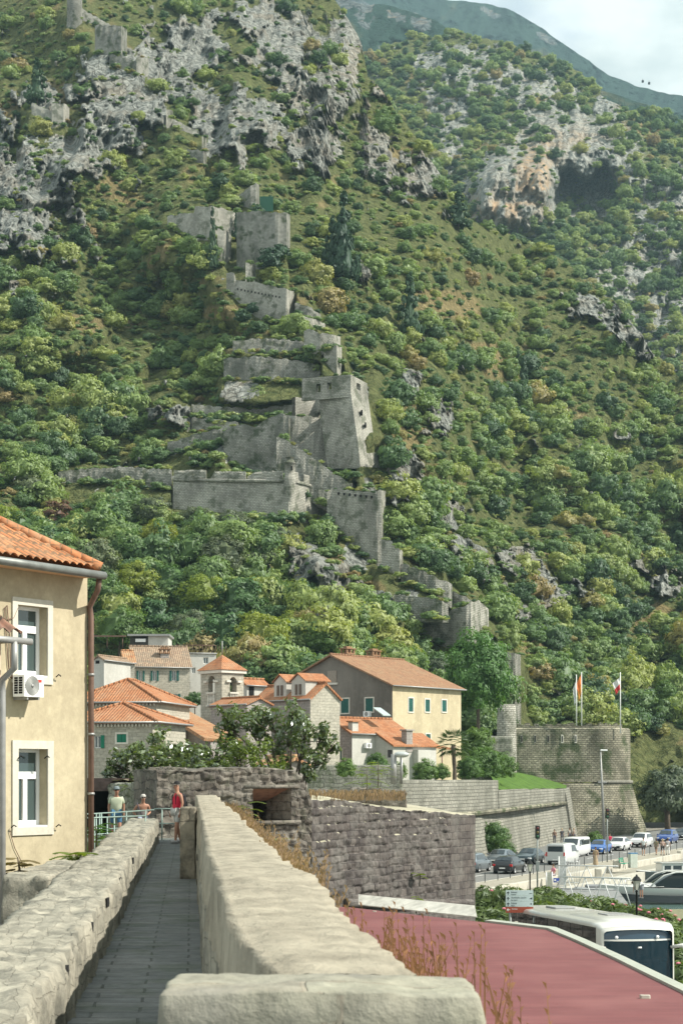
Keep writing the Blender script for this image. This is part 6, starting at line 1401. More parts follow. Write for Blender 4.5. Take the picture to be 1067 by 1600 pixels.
mb=MB();mb.prism([Q(-34,5.9),Q(190,5.9),Q(190,6.45),Q(-34,6.45)],(0,0,1.75));mb.v=[(a,b_,c-2.)for a,b_,c in mb.v];tag(mb.build('quay_coping',M_kerb),kind='structure')
mw,t,b=newmat('harbour_water');g=geo(t);b.inputs['Base Color'].default_value=(.1,.17,.15,1);b.inputs['Roughness'].default_value=.12;b.inputs['Specular IOR Level'].default_value=.6
mp_=N(t,'ShaderNodeMapping');mp_.inputs['Scale'].default_value=(1,.4,1);L(t,g,mp_.inputs['Vector']);bump(t,b,noise(t,mp_.outputs[0],2.2,4),.5,.12)
mb=MB();mb.quad(*[Vector((a.x,a.y,-1.25))for a in(Q(-60,6),Q(190,6),Q(190,160),Q(-60,160))]);tag(mb.build('water',mw),kind='structure')
mb=MB();mb.prism([Vector((8,109,-1.5)),Vector((90,109,-1.5)),Vector((90,114.5,-1.5)),Vector((8,114.5,-1.5))],(0,0,1.1));tag(mb.build('near_quay',M_quay),kind='structure')
# bollards
mb=MB();mb.lathe([(.032,0),(.032,.74),(.02,.79),(0,.8)],n=8);b0_=based(mb.build('bollard',plain('dark_iron',(.04,.045,.045),.5,.4)),(0,0,0));tag(b0_,'thin dark iron bollard along the kerb of the promenade','bollard','bollards along the kerb')
b0_.location=Q(-16,.5,.12)
for k in range(1,34):o=b0_.copy();COL.objects.link(o);o.location=Q(-16+k*3.1,.5,.12)
# traffic lights and tall street lamp
M_pole=plain('pole_grey',(.22,.24,.23),.5,.4)
def trafficlight(px,pyb,pyt,label,face=0,extra=False):
 Y=depth(pyb,.12);tl=empty('traffic_light',(X(px,Y),Y,.12),0,label,'traffic light');zt_=Zp(pyt,Y);mb=MB();mb.tube([(X(px,Y),Y,0),(X(px,Y),Y,zt_)],.06,8);mb.build('pole',M_pole,tl,True)
 mb=MB();mb.bbox(X(px,Y)-.17,X(px,Y)+.17,Y-.24,Y-.04,zt_-.95,zt_,.04);hd=mb.build('signal_head',plain('signal_black',(.015,.018,.018),.5),tl,True)
 for k in range(3):mb=MB();mb.lathe([(.1,0),(.085,.02),(0,.03)],n=12,M=Matrix.Translation((X(px,Y),Y-.245,zt_-.18-.3*k))@Matrix.Rotation(rad(90),4,'X'));q_=mb.build('signal_lens',plain('lens',((.12,.03,.03),(.12,.09,.03),(.03,.1,.05))[k],.3),hd);q_.data.transform(mat_of(tl).inverted())
 mb=MB();mb.bbox(X(px,Y)-.12,X(px,Y)+.12,Y-.2,Y-.04,zt_-3.3,zt_-2.6,.03);mb.build('pedestrian_signal',M_pole,tl,True)
 return tl
trafficlight(839,1388,1290,'traffic light pole rising from the hedge in front of the dark parked sedan')
trafficlight(948,1347,1263,'traffic light pole with a dark head in front of the white saloon',True)
Y=205;sl=empty('street_lamp',(X(939,Y),Y,0),0,'tall grey street lamp in front of the round bastion','street lamp');mb=MB();mb.tube([P(943.5,1313,Y),P(940,1230,Y),P(937.6,1174,Y)],[.17,.13,.08],8);mb.build('pole',M_greym,sl,True)
mb=MB();mb.tube([P(937.6,1175,Y),P(939,1172,Y-.3),P(942,1172,Y-.5)],.05,6);mb.build('arm',M_greym,sl,True);mb=MB();c=P(942,1172.5,Y-.5);mb.bbox(c.x-.35,c.x+.45,c.y-.2,c.y+.2,c.z-.06,c.z+.1,.04);mb.build('lamp_head',M_pvc,sl,True)
mb=MB();c=P(940.2,1223,Y);mb.bbox(c.x-.5,c.x+.5,c.y-.1,c.y+.1,c.z-.05,c.z+.12,.03);mb.build('cross_bracket',M_greym,sl,True)
def lantern(px,pyt,Y,label,h):
 zt_=Zp(pyt,Y);lt=empty('lantern_post',(X(px,Y),Y,zt_-h),0,label,'lantern');M_ir=plain('black_iron',(.02,.022,.022),.45,.5);x=X(px,Y)
 mb=MB();mb.lathe([(.13,0),(.13,.25),(.07,.35),(.05,.6),(.045,h-.85),(.08,h-.8),(.03,h-.74)],(x,Y,zt_-h),12);mb.build('post',M_ir,lt,True)
 mb=MB();z=zt_-.74
 for k in range(4):a=rad(45+90*k+10);a2=rad(45+90*(k+1)+10);mb.tube([(x+.1*math.cos(a),Y+.1*math.sin(a),z),(x+.21*math.cos(a),Y+.21*math.sin(a),z+.46)],.014,5);mb.tube([(x+.21*math.cos(a),Y+.21*math.sin(a),z+.46),(x+.21*math.cos(a2),Y+.21*math.sin(a2),z+.46)],.018,5)
 mb.lathe([(.26,z+.46),(.13,z+.62),(.07,z+.64),(.05,z+.7),(.012,z+.74)],(x,Y,0),4,a0=rad(55),a1=rad(415));hd=mb.build('lantern_frame',M_ir,lt,True)
 mb=MB();mb.lathe([(.095,z+.01),(.2,z+.45)],(x,Y,0),4,a0=rad(55),a1=rad(415),smooth=False);q_=mb.build('lantern_glass',plain('frosted_glass',(.55,.56,.5),.4),hd);q_.data.transform(mat_of(lt).inverted())
lantern(827.5,1343,112,'black lantern post in front of the traffic light by the signboard',3.6)
lantern(994,1366,84,'black lantern post among the oleanders in front of the motor boat',3.6)
# bench, bin, cabinet
bn=empty('bench',Q(28,2.6,.12),math.atan2(rd.y,rd.x),'green slatted park bench on the promenade','bench');M_bg=plain('bench_green',(.02,.22,.13),.5)
p0=on(975,1357,.12);bn.location=p0
for k in range(4):mb=MB();mb.bbox(-.8,.8,-.22+k*.12,-.13+k*.12,.44,.47,.008);mb.build('seat_slat',M_bg,bn)
for k in range(3):mb=MB();mb.bbox(-.8,.8,.27+k*.02,.3+k*.02,.55+k*.14,.65+k*.14,.008);mb.build('back_slat',M_bg,bn)
for sx in(-.65,.65):mb=MB();mb.tube([(sx,-.25,0),(sx,-.2,.43),(sx,.24,.43),(sx,.33,.95)],.025,6);mb.tube([(sx,.2,.43),(sx,.3,0)],.025,6);mb.build('leg',plain('cast_iron',(.03,.03,.03),.5),bn)
p0=on(963,1357,.12);rough_box('stone_bin','square pale stone litter bin at the left end of the green bench','litter bin',(p0.x,p0.y,.12),(.62,.62,.72),M_kerb,.005,10,3)
p0=on(988,1356,.12);ub=empty('utility_cabinet',(p0.x,p0.y,.12),.3,'pale metal utility cabinet with a blue rim at the right end of the green bench','cabinet')
mb=MB();mb.bbox(-.35,.35,-.25,.25,0,1.25,.02);mb.build('body',plain('cabinet_paint',(.45,.48,.42),.5),ub);mb=MB();mb.bbox(-.37,.37,-.27,.27,1.25,1.33,.02);mb.build('lid',plain('blue_rim',(.08,.2,.35),.5),ub)
p0=on(934,1372,-.3);rough_box('mooring_stone','round topped pale mooring stone on the lower quay','mooring stone',(p0.x,p0.y,-.3),(.55,.55,.8),M_kerb,.02,12,3)
# ============================================================ VEHICLES
M_tyre=plain('tyre_rubber',(.02,.02,.02),.8);M_rim=plain('alloy_rim',(.45,.46,.46),.35,.7);M_cg=glassy('car_glass',(.02,.03,.035),.05)
M_hl=plain('headlamp',(.7,.72,.72),.15);M_tl=plain('tail_lamp',(.45,.02,.02),.25);M_blk=plain('black_trim',(.02,.02,.022),.5)
def paint(name,col,metal=0.):
 m,t,b=newmat(name);b.inputs['Base Color'].default_value=(*col,1);b.inputs['Roughness'].default_value=.3;b.inputs['Metallic'].default_value=metal;b.inputs['Coat Weight'].default_value=.6;b.inputs['Coat Roughness'].default_value=.06;return m
PR={'suv':[(-2.22,.62,.66,.78,.76),(-2.18,.95,1.,.88,.84),(-2.02,1.05,1.12,.91,.8),(-1.62,1.08,1.6,.925,.66),(-.9,1.05,1.66,.925,.66),(.1,1.02,1.66,.925,.66),(.48,1.,1.6,.925,.66),(1.18,.99,1.06,.92,.78),(1.7,.96,1.,.91,.76),(2.1,.84,.88,.86,.74),(2.24,.58,.62,.72,.66)],'sedan':[(-2.3,.6,.64,.74,.72),(-2.24,.88,.93,.84,.8),(-1.75,.98,1.03,.88,.78),(-1.15,.96,1.36,.9,.62),(-.6,.94,1.45,.9,.62),(.1,.93,1.45,.9,.62),(.4,.92,1.4,.9,.62),(1.12,.91,.97,.89,.74),(1.7,.86,.9,.87,.72),(2.15,.72,.76,.8,.7),(2.3,.5,.54,.66,.6)],'hatch':[(-2.02,.62,.66,.74,.72),(-1.98,.9,.95,.82,.78),(-1.86,1.,1.08,.86,.76),(-1.5,1.,1.42,.88,.62),(-.8,.96,1.48,.885,.62),(0.,.95,1.48,.885,.62),(.3,.93,1.43,.885,.62),(1.,.92,.98,.88,.74),(1.55,.88,.92,.86,.72),(1.95,.74,.78,.8,.7),(2.06,.5,.54,.66,.6)],'van':[(-2.5,.55,1.86,.9,.8),(-2.46,1.1,1.95,.94,.82),(-1.5,1.1,1.98,.95,.83),(-.2,1.1,1.98,.95,.83),(.9,1.1,1.96,.95,.82),(1.2,1.1,1.9,.95,.8),(1.85,1.08,1.16,.94,.82),(2.2,.98,1.02,.92,.8),(2.42,.75,.8,.84,.76),(2.5,.5,.55,.75,.7)]}
def car_parts(kind,bodymat,root):
 pr=PR[kind];G=[]
 for(x,zb,zr_,wb_,wr_)in pr:
  z0=.24 if abs(x)<2. else .34;sec=[(0,z0),(wb_*.93,z0),(wb_,z0+.14),(wb_+0.,(z0+zb)/2+.06),(wb_*.985,zb),(wr_+(wb_-wr_)*.12,zb+(zr_-zb)*.9),(wr_*.9,zr_),(0,zr_+.03)]
  full=[(-a,c)for a,c in sec[::-1][:-1]]+sec[:-1][0:0];ring=sec+[(-a,c)for a,c in sec[::-1][1:-1]];G.append([(x,y,z)for(y,z)in ring])
 mb=MB();mb.grid(np.array(G),smooth=True,close=True,flip=True);n=len(G[0])
 for e in(0,len(G)-1):b0=len(mb.v);mb.v+=[tuple(p_)for p_ in G[e]];f=tuple(b0+i for i in range(n));mb.f.append(f[::-1]if e else f);mb.sm.append(False)
 body=mb.build('body',bodymat,root)
 es=body.modifiers.new('edges','EDGE_SPLIT');es.split_angle=rad(38)
 mb=MB()
 def pt(i,q,side,off=.014):
  x,zb,zr_,wb_,wr_=pr[i];y=wb_*.985+(wr_+(wb_-wr_)*.12-wb_*.985)*q;return Vector((x,side*(y+off),zb+(zr_-zb)*.9*q))
 hi=[i for i,s in enumerate(pr)if s[2]-s[1]>.3]
 for side in(-1,1):
  seq=[(i,i+1)for i in hi[:-1]]if kind!='van' else[(i,i+1)for i in hi[3:-1]]
  for a,b_ in seq:
   q=[pt(a,.12,side),pt(b_,.12,side),pt(b_,.88,side),pt(a,.88,side)]
   mb.quad(*(q if side<0 else q[::-1]))
  i=hi[-1];j=i+1;q=[pt(i,.12,side),pt(i,.12,side)+(pt(j,.3,side)-pt(i,.12,side))*.75,pt(i,.8,side)];mb.add(q if side<0 else q[::-1],[(0,1,2)])
  if kind!='van':i=hi[0];j=i-1;q=[pt(i,.85,side),pt(i,.15,side)+(pt(j,.5,side)-pt(i,.15,side))*.6,pt(i,.12,side)];mb.add(q if side<0 else q[::-1],[(0,1,2)])
 mb.build('side_window',M_cg,root)
 def screen(i,j,name,a=.08,b2=.9):
  xi,zbi,zri,wbi,wri=pr[i];xj,zbj,zrj,wbj,wrj=pr[j];s=1 if xj>xi else-1;top=(xi,zri);bot=(xj,zrj);mb=MB();G2=[]
  nx,nz=(bot[1]-top[1])*-s,(bot[0]-top[0])*s;l=math.hypot(nx,nz);nx,nz=abs(nx)/l*s,abs(nz)/l
  for q in(a,.35,.65,b2):x=top[0]+(bot[0]-top[0])*q;z=top[1]+(bot[1]-top[1])*q;w_=(wri+(wrj-wri)*q)*.9;G2.append([(x+nx*.02+(.02*s*(1-abs(u))),u*w_,z+nz*.02+.03*(1-abs(u)))for u in(-1,-.5,0,.5,1)])
  mb.grid(np.array(G2),smooth=True,flip=s>0);mb.build(name,M_cg,root)
 screen(hi[-1],hi[-1]+1,'windscreen')
 if kind!='van':screen(hi[0],hi[0]-1,'rear_window')
 else:mb=MB();mb.bbox(-2.515,-2.48,-.72,.72,1.25,1.75,.01);mb.build('rear_window',M_cg,root);mb=MB();mb.bbox(-2.1,.55,-.955,.955,1.22,1.72,.01)if bodymat.name=='minibus_white' else None;mb.build('side_glass',M_cg,root)if bodymat.name=='minibus_white' else None
 xw=1.32 if kind!='van' else 1.6;xr=-1.35 if kind!='van' else-1.6;rr=.34 if kind=='suv' else .32
 for x in(xw,xr):
  for s in(-1,1):
   mb=MB();Mx=Matrix.Translation((x,s*.8,rr))@Matrix.Rotation(rad(90)*-s,4,'X');mb.lathe([(rr*.62,.12),(rr*.95,.12),(rr,.08),(rr,-.1),(rr*.6,-.1)],n=20,M=Mx);wh=mb.build('wheel',M_tyre,root)
   mb=MB();mb.lathe([(rr*.64,.115),(rr*.55,.09),(rr*.12,.1),(0,.11)],n=10,M=Mx,smooth=False);mb.build('rim',M_rim,wh)
   mb=MB();mb.lathe([(rr*1.16,.135),(rr*1.,.14)],n=20,a0=0,a1=6.283,M=Mx);mb.build('wheel_arch',M_blk,root)
 L_=pr[-1][0];B_=pr[0][0];hz=pr[-2][1]-.12
 for s in(-1,1):
  mb=MB();mb.bbox(L_-.24,L_-.02,s*.66-.17,s*.66+.17,hz-.1,hz+.04,.03);mb.build('headlight',M_hl,root)
  zt_=pr[1][1]-.1 if kind!='van' else 1.;mb=MB();mb.bbox(B_-.01,B_+.14,s*.74-.12,s*.74+.12,zt_-.16,zt_+.04,.03)if kind!='van' else mb.bbox(B_-.02,B_+.1,s*.84-.07,s*.84+.07,.8,1.2,.02);mb.build('tail_light',M_tl,root)
  i=hi[-1];x=pr[i][0]+.35;mb=MB();mb.bbox(x-.06,x+.08,s*1.02-.09,s*1.02+.09,pr[i][1]+.02,pr[i][1]+.16,.03);mb.build('wing_mirror',bodymat,root)
 mb=MB();mb.bbox(L_-.06,L_+.03,-.62,.62,.34,.56,.02);mb.build('grille',M_blk,root)
 mb=MB();mb.bbox(B_-.05,B_+.1,-.7,.7,.3,.42,.02);mb.build('bumper',M_blk,root)
 for x in(L_+.032,B_-.052):mb=MB();mb.bbox(x-.008,x+.008,-.25,.25,.45,.56,.002);mb.build('number_plate',M_white,root)
base_ang=math.degrees(math.atan2(rd.y,rd.x))
W_=paint('car_white',(.6,.61,.6));BL=paint('car_blue',(.03,.12,.38),.3);BLD=paint('car_deep_blue',(.02,.07,.28),.3);GR=paint('car_grey',(.16,.19,.21),.5);DK=paint('car_black',(.02,.024,.028),.2);DB=paint('car_dark_teal',(.03,.05,.06),.4);VW=paint('van_white',(.55,.57,.56));MW=paint('minibus_white',(.6,.61,.6))
CARS=[('suv',GR,741,1362,1,'grey car half hidden behind the corner of the bossed wall'),('sedan',GR,782,1351,0,'silver grey estate car parked beside the rampart behind the black hatchback'),('hatch',DK,796,1364,1,'black hatchback with red tail lamps driving away'),('sedan',DB,827,1349,0,'dark saloon car left of the white van'),('van',VW,879,1350,1,'white panel van seen from its rear corner'),('van',MW,898,1338,0,'white minibus with dark side windows behind the panel van'),('hatch',BL,936,1334,0,'bright blue hatchback right of the white minibus'),('sedan',W_,967,1328.5,0,'white saloon car between the blue hatchback and the white off-roader'),('suv',W_,1001,1323.5,0,'white off-road car standing left of the deep blue one'),('suv',BLD,1042,1317.5,0,'deep blue off-road car near the right edge of the quay road'),('sedan',DK,1064,1312,0,'black car cut by the right edge behind the deep blue one')]
protos={}
for(kd,mt,px,py,away,lb)in CARS:
 key=(kd,mt.name)
 pos=on(px,py,0.);ang=rad(base_ang+(0 if away else 180))
 r=empty('white_van' if kd=='van' else 'parked_car',(pos.x,pos.y,0),ang,lb,'van' if kd=='van' else 'car','cars along the quay road')
 if kd=='van':r.name='panel_van' if away else 'minibus'
 car_parts(kd,mt,r)
M_bw=paint('coach_white',(.55,.55,.51));M_bd=paint('coach_black',(.012,.02,.03))
gm=bpy.data.materials.new('tinted_windscreen');gm.use_nodes=True;t=gm.node_tree;t.nodes.clear();o_=N(t,'ShaderNodeOutputMaterial');tr=N(t,'ShaderNodeBsdfTransparent');tr.inputs[0].default_value=(.12,.36,.46,1);gl=N(t,'ShaderNodeBsdfGlossy');gl.inputs['Roughness'].default_value=.03
fr=N(t,'ShaderNodeFresnel');fr.inputs[0].default_value=1.6;ms=N(t,'ShaderNodeMixShader');L(t,math_(t,'MULTIPLY',fr.outputs[0],.8),ms.inputs[0]);L(t,tr.outputs[0],ms.inputs[1]);L(t,gl.outputs[0],ms.inputs[2]);dg=N(t,'ShaderNodeBsdfDiffuse');dg.inputs[0].default_value=(.008,.055,.085,1);m3=N(t,'ShaderNodeMixShader');m3.inputs[0].default_value=.25;L(t,ms.outputs[0],m3.inputs[1]);L(t,dg.outputs[0],m3.inputs[2]);L(t,m3.outputs[0],o_.inputs['Surface'])
fl=Vector((8.25,57.2));hd=Vector((.175,-.984)).normalized();sd_=Vector((-hd.y,hd.x));bang=math.atan2(hd.y,hd.x)+math.pi/2
ctr=fl+sd_*1.27-hd*5.6
bus=empty('coach',(ctr.x,ctr.y,0),bang,'long white coach with a huge blue tinted windscreen parked behind the red roof','coach')
bus.rotation_euler.x=rad(-1.3);bus.location.z=.1
# local: -y is the nose, x to the viewer's right
prof=[(1.16,.32),(1.25,.42),(1.27,1.),(1.275,2.2),(1.275,3.29),(1.26,3.35),(1.18,3.41),(.8,3.445),(.4,3.46),(0,3.465)];ring=prof+[(-a,c)for a,c in prof[::-1][1:]]
ys=[-5.6,-5.3,-4.6,0,4.9,5.35,5.55];G=[]
for i,y in enumerate(ys):
 k={-5.6:.955,5.35:.98,5.55:.93}.get(y,1.);kz={-5.6:.955,-5.3:.99,5.35:.985,5.55:.95}.get(y,1.);G.append([(a*k,y,c*kz)for a,c in ring])
mb=MB();mb.grid(np.array(G),smooth=True);b0=len(mb.v);mb.v+=[tuple(p_)for p_ in G[-1]];mb.f.append(tuple(b0+i for i in range(len(ring))));mb.sm.append(False)
body=mb.build('body',M_bw,bus);body.modifiers.new('edges','EDGE_SPLIT').split_angle=rad(50)
# white arch round the nose
mb=MB();fr_=[(a*.955,-5.6-.1*(1-abs(a/1.27)**2),c*.955)for a,c in ring];inn=[(a*.9,-5.66-.12*(1-abs(a/1.27)**2),.35+(c*.955-.35)*.965 if c>1 else c)for a,c in ring]
mb.grid(np.array([inn,fr_]),smooth=True);mb.build('nose_frame',M_bw,bus)
def front(z0,z1,name,mat,off=0.,w0=1.14,w1=1.12,nx=12,nz=5,par=None,rake=.16):
 G=[[(u*(w0+(w1-w0)*q),-5.64-off-.22*(1-u*u)+rake*max(0,(z0+(z1-z0)*q-1.2)/2.)**2,z0+(z1-z0)*q-(.07*u*u if z1>3 and q==1 else 0))for u in np.linspace(-1,1,nx)]for q in np.linspace(0,1,nz)]
 mb=MB();mb.grid(np.array(G),smooth=True);return mb.build(name,mat,par or bus)
front(1.12,2.84,'windscreen',gm,w0=1.17,w1=1.17);front(2.89,3.27,'destination_panel',paint('blue_black_panel',(.02,.05,.08)),0.,1.16,1.04);front(2.835,2.895,'screen_bar',M_bw,.006);front(.32,1.1,'front_bumper',M_bd)
mb=MB();mb.bbox(-1.282,-1.262,-5.25,5.1,1.35,3.26,.01);mb.build('side_window',glassy('coach_side_glass',(.012,.018,.018),.04),bus);mb=MB();mb.bbox(1.262,1.282,-5.,5.1,1.35,3.26,.01);mb.build('side_window',glassy('coach_side_glass2',(.012,.018,.018),.04),bus)
for k in range(7):mb=MB();y=-3.9+k*1.35;mb.box(-1.286,-1.281,y,y+.05,1.38,3.24);mb.build('window_divider',M_blk,bus)
mb=MB();mb.bbox(-.38,.38,2.2,3.4,3.452,3.52,.02);mb.build('roof_hatch',plain('hatch_grey',(.25,.26,.25),.6),bus)
mb=MB();G=[[(u*.98,y,3.36+.2*(1-u**4)**.5*s_)for u in np.linspace(-1,1,15)]for y,s_ in((-5.2,.1),(-4.7,.75),(-4.,1),(-1.9,1.),(-1.2,.82),(-.9,.6))];mb.grid(np.array(G),smooth=True);mb.build('roof_fairing',M_bw,bus)
mb=MB();mb.bbox(-.45,.45,-3.9,-2.9,3.555,3.59,.015);mb.build('roof_vent',M_greym,bus)
for s in(-1,1):
 mb=MB();mb.tube([(s*1.1,-5.62,2.62),(s*1.42,-5.8,2.68),(s*1.62,-5.92,2.5),(s*1.66,-5.95,2.1)],[.05,.07,.09,.09],8);ar=mb.build('mirror_arm',M_bw,bus)
 mb=MB();mb.bbox(s*1.66-.13,s*1.66+.13,-6.02,-5.86,1.62,2.2,.05);mb.build('mirror_housing',M_bw,ar)
for x in(-.55,.35):mb=MB();mb.tube([(x,-5.9,1.15),(x+.3,-5.92,1.35),(x+.85,-5.82,1.6)],.012,5);mb.build('wiper',M_blk,bus)
mb=MB();mb.tube([(-.06,-5.78,2.63),(.06,-5.78,2.63)],.03,6);mb.build('sensor',M_white,bus)
for y in(-3.6,2.9):
 for s in(-1,1):mb=MB();mb.lathe([(.3,.14),(.5,.14),(.52,.08),(.52,-.15)],n=20,M=Matrix.Translation((s*1.15,y,.52))@Matrix.Rotation(rad(90),4,'Y'));mb.build('wheel',M_tyre,bus)
mb=MB();mb.bbox(-1.15,1.15,-5.5,-4.9,.9,1.22,.06);mb.bbox(-.9,-.35,-5.55,-5.2,1.2,1.42,.05);mb.build('dashboard',plain('dash_dark',(.16,.24,.24),.7),bus)
mb=MB();mb.box(-1.2,1.2,-5.5,5.3,.75,.85);mb.box(-1.2,1.2,-3.2,-3.1,.85,1.9);mb.build('floor',plain('coach_inside',(.25,.32,.36),.8),bus)
for(x,y)in((-.85,-2.6),(-.35,-2.6),(.4,-2.6),(.9,-2.6),(-.85,-1.4),(.9,-1.4),(.45,-4.25)):mb=MB();mb.bbox(x-.22,x+.22,y,y+.14,.85,2.,.05);mb.bbox(x-.22,x+.22,y-.45,y,1.15,1.3,.05);mb.build('seat',plain('seat_blue',(.25,.36,.45),.9),bus)
for s in(-.75,.62):
 mb=MB();mb.lathe([(.055,0.),(.055,.02),(0.,.02)],n=10,M=Matrix.Translation((s,-5.72,2.96))@Matrix.Rotation(rad(90),4,'X'));mb.build('marker_lamp',M_hl,bus)
# ============================================================ PEOPLE
def skin_mesh(name,pts,edges,rads,mat,parent,sub=1,root=0):
 me=bpy.data.meshes.new(name);me.from_pydata(pts,edges,[]);me.materials.append(mat);o=bpy.data.objects.new(name,me);COL.objects.link(o)
 o.modifiers.new('skin','SKIN').use_smooth_shade=True
 for i,r in enumerate(rads):sv_=me.skin_vertices[0].data[i];sv_.radius=(r,r)if not isinstance(r,tuple)else r;sv_.use_root=(i==root)
 ss=o.modifiers.new('sub','SUBSURF');ss.levels=sub;ss.render_levels=sub
 if parent:o.parent=parent
 return o
SKIN=plain('skin',(.42,.25,.17),.6,var=.06);SKIN_T=plain('tanned_skin',(.34,.18,.12),.6,var=.06);HAIRG=plain('grey_hair',(.4,.38,.35),.8,var=.1);HAIRB=plain('brown_hair',(.08,.05,.03),.8);HAIRL=plain('fair_hair',(.4,.3,.18),.8)
PM={}
def cloth(c):return PM.setdefault(c,plain('cloth_%02d'%len(PM),c,.9,var=.12,sc=6))
def person(label,loc,rz,h=1.75,pose='stand',shirt=(.5,.5,.5),legs=(.1,.12,.2),shorts=False,skirt=False,sleeves='short',cap=None,hair=HAIRB,longhair=False,skin=SKIN,glasses=False,armL=None,armR=None,step=.08,group=None,detail=1,shoe=(.1,.1,.1),fat=1.):
 """figure faces -y locally; joints in metres for a 1.75 m body"""
 r=empty('person',loc,rz,label,'person',group);k=h/1.75;V=lambda*a:(a[0]*k,a[1]*k,a[2]*k)
 lean={'stand':0,'bend':1,'sit':2,'lean':3}[pose];hipz=.93;th=0.
 if pose=='sit':hipz=.48
 def tor(x,y,z):
  if pose=='bend':a=rad(78);return V(x,-z*math.sin(a)+y*math.cos(a),hipz+.05+z*math.cos(a)-0.)
  if pose=='lean':a=rad(14);return V(x,-z*math.sin(a)+y,hipz+z*math.cos(a))
  return V(x,y,hipz+z)
 if pose=='sit':lg=[[(s*.1,0,.48),(s*.11,-.42,.5),(s*.11,-.44,.08),(s*.12,-.6,.03)]for s in(-1,1)]
 elif pose=='bend':lg=[[(s*.1,.02,.93),(s*.12,0.,.5),(s*.12,.03,.08),(s*.12,-.12,.03)]for s in(-1,1)]
 else:lg=[[(s*.1,0,.93),(s*.105,-.02-s*step,.5),(s*.1,.03-s*step*2.*(1 if s>0 else .9),.08),(s*.11,-.1-s*step*2.,.03)]for s in(-1,1)]
 lg=[[V(*p_)for p_ in q]for q in lg]
 sh={s:tor(s*.18,0,.5)for s in(-1,1)}
 def arm(s,spec):
  d={'down':[(s*.24,.02,.24),(s*.24,-.06,-.02)],'bent':[(s*.25,.03,.24),(s*.15,-.22,.18)],'hip':[(s*.32,.03,.26),(s*.18,-.04,.08)],'fwd':[(s*.2,-.22,.36),(s*.16,-.42,.32)],'reach':[(s*.2,-.28,.36),(s*.18,-.55,.45)]}[spec]
  if pose=='bend':return[tuple(np.array(sh[s])+np.array([0,-.03,-.27])*k),tuple(np.array(sh[s])+np.array([0,-.05,-.52])*k)]
  return[tor(*p_)for p_ in d]
 aL,aR=arm(-1,armL or 'down'),arm(1,armR or 'down')
 pts=[V(0,0,hipz),tor(0,0,.18),tor(0,0,.4),tor(0,0.,.54),tor(0,-.01,.62),tor(0,-.03,.7),tor(0,-.035,.8)]
 rd_=[(.13*fat,.1*fat),(.125*fat,.09*fat),(.15,.1),(.09,.07),(.052,.055),(.072,.085),(.062,.075)];ed=[(i,i+1)for i in range(6)]
 for s,a in((-1,aL),(1,aR)):
  b0=len(pts);hnd=np.array(a[1])+(np.array(a[1])-np.array(a[0]))*.16;pts+=[sh[s],a[0],a[1]];rd_+=[.058,.042,.026];ed+=[(2,b0),(b0,b0+1),(b0+1,b0+2)]
  dv=(np.array(a[1])-np.array(a[0]));dv/=np.linalg.norm(dv);w_=np.array(a[1]);pts+=[tuple(w_+dv*.05*k)];rd_+=[(.034,.017)];ed+=[(b0+2,b0+3)];pb=b0+3
  if detail>1:
   lat=np.array([0,1,0])-dv*dv[1];lat/=np.linalg.norm(lat)
   for f in range(4):q0=w_+dv*(.09)*k+lat*(.024-.016*f)*k;ln=(.07,.078,.072,.056)[f];i0=len(pts);pts+=[tuple(q0),tuple(q0+dv*ln*.55*k),tuple(q0+dv*ln*.9*k+np.array([-s*.02,0,0])*k)];rd_+=[.009,.008,.007];ed+=[(pb,i0),(i0,i0+1),(i0+1,i0+2)]
   i0=len(pts);pts+=[tuple(w_+dv*.05*k+lat*.04*k),tuple(w_+dv*.08*k+lat*.055*k)];rd_+=[.011,.009];ed+=[(pb,i0),(i0,i0+1)]
  else:pts+=[tuple(w_+dv*.14*k)];rd_+=[(.026,.012)];ed+=[(pb,pb+1)]
 for q in lg:
  b0=len(pts);pts+=q;rd_+=[.092,.058,.036,.034];ed+=[(0,b0),(b0,b0+1),(b0+1,b0+2),(b0+2,b0+3)]
 rd_=[tuple(c*k for c in q)if isinstance(q,tuple)else q*k for q in rd_]
 skin_mesh('body',pts,ed,rd_,skin,r,1 if detail<2 else 2)
 if detail>1:
  hc=np.array(tor(0,-.04,.76));mb=MB();mb.lathe([(0.,-.012),(.014,0),(.008,.03),(0,.035)],tuple(hc+np.array([0,-.085,-.02])*k),8);mb.build('nose',skin,r)
  for s in(-1,1):mb=MB();mb.lathe([(0,-.03),(.014,-.01),(.018,.012),(0,.03)],tuple(hc+np.array([s*.072,0.,-.01])*k),8);mb.build('ear',skin,r)
  mb=MB();mb.bbox(-.03,.03,-.006,.006,-.004,.004,.002,Matrix.Translation(hc+np.array([0,-.078,-.06])*k));mb.build('mouth',plain('lips',(.3,.1,.08),.6),r)
  if glasses:mb=MB();mb.bbox(-.068,.068,-.012,.012,-.018,.018,.006,Matrix.Translation(hc+np.array([0,-.078,.012])*k));mb.build('sunglasses',plain('black_glasses',(.01,.01,.01),.2),r)
  else:
   for s in(-1,1):mb=MB();mb.lathe([(0,-.008),(.01,0),(0,.008)],tuple(hc+np.array([s*.03,-.076,.012])*k),8);mb.build('eye',M_dark,r)
 tp=[V(0,0,hipz-.02),tor(0,0,.18),tor(0,0,.4),tor(0,0,.52)];tr_=[(.175*fat,.14*fat),(.168*fat,.13*fat),(.195,.145),(.12,.1)];te=[(0,1),(1,2),(2,3)]
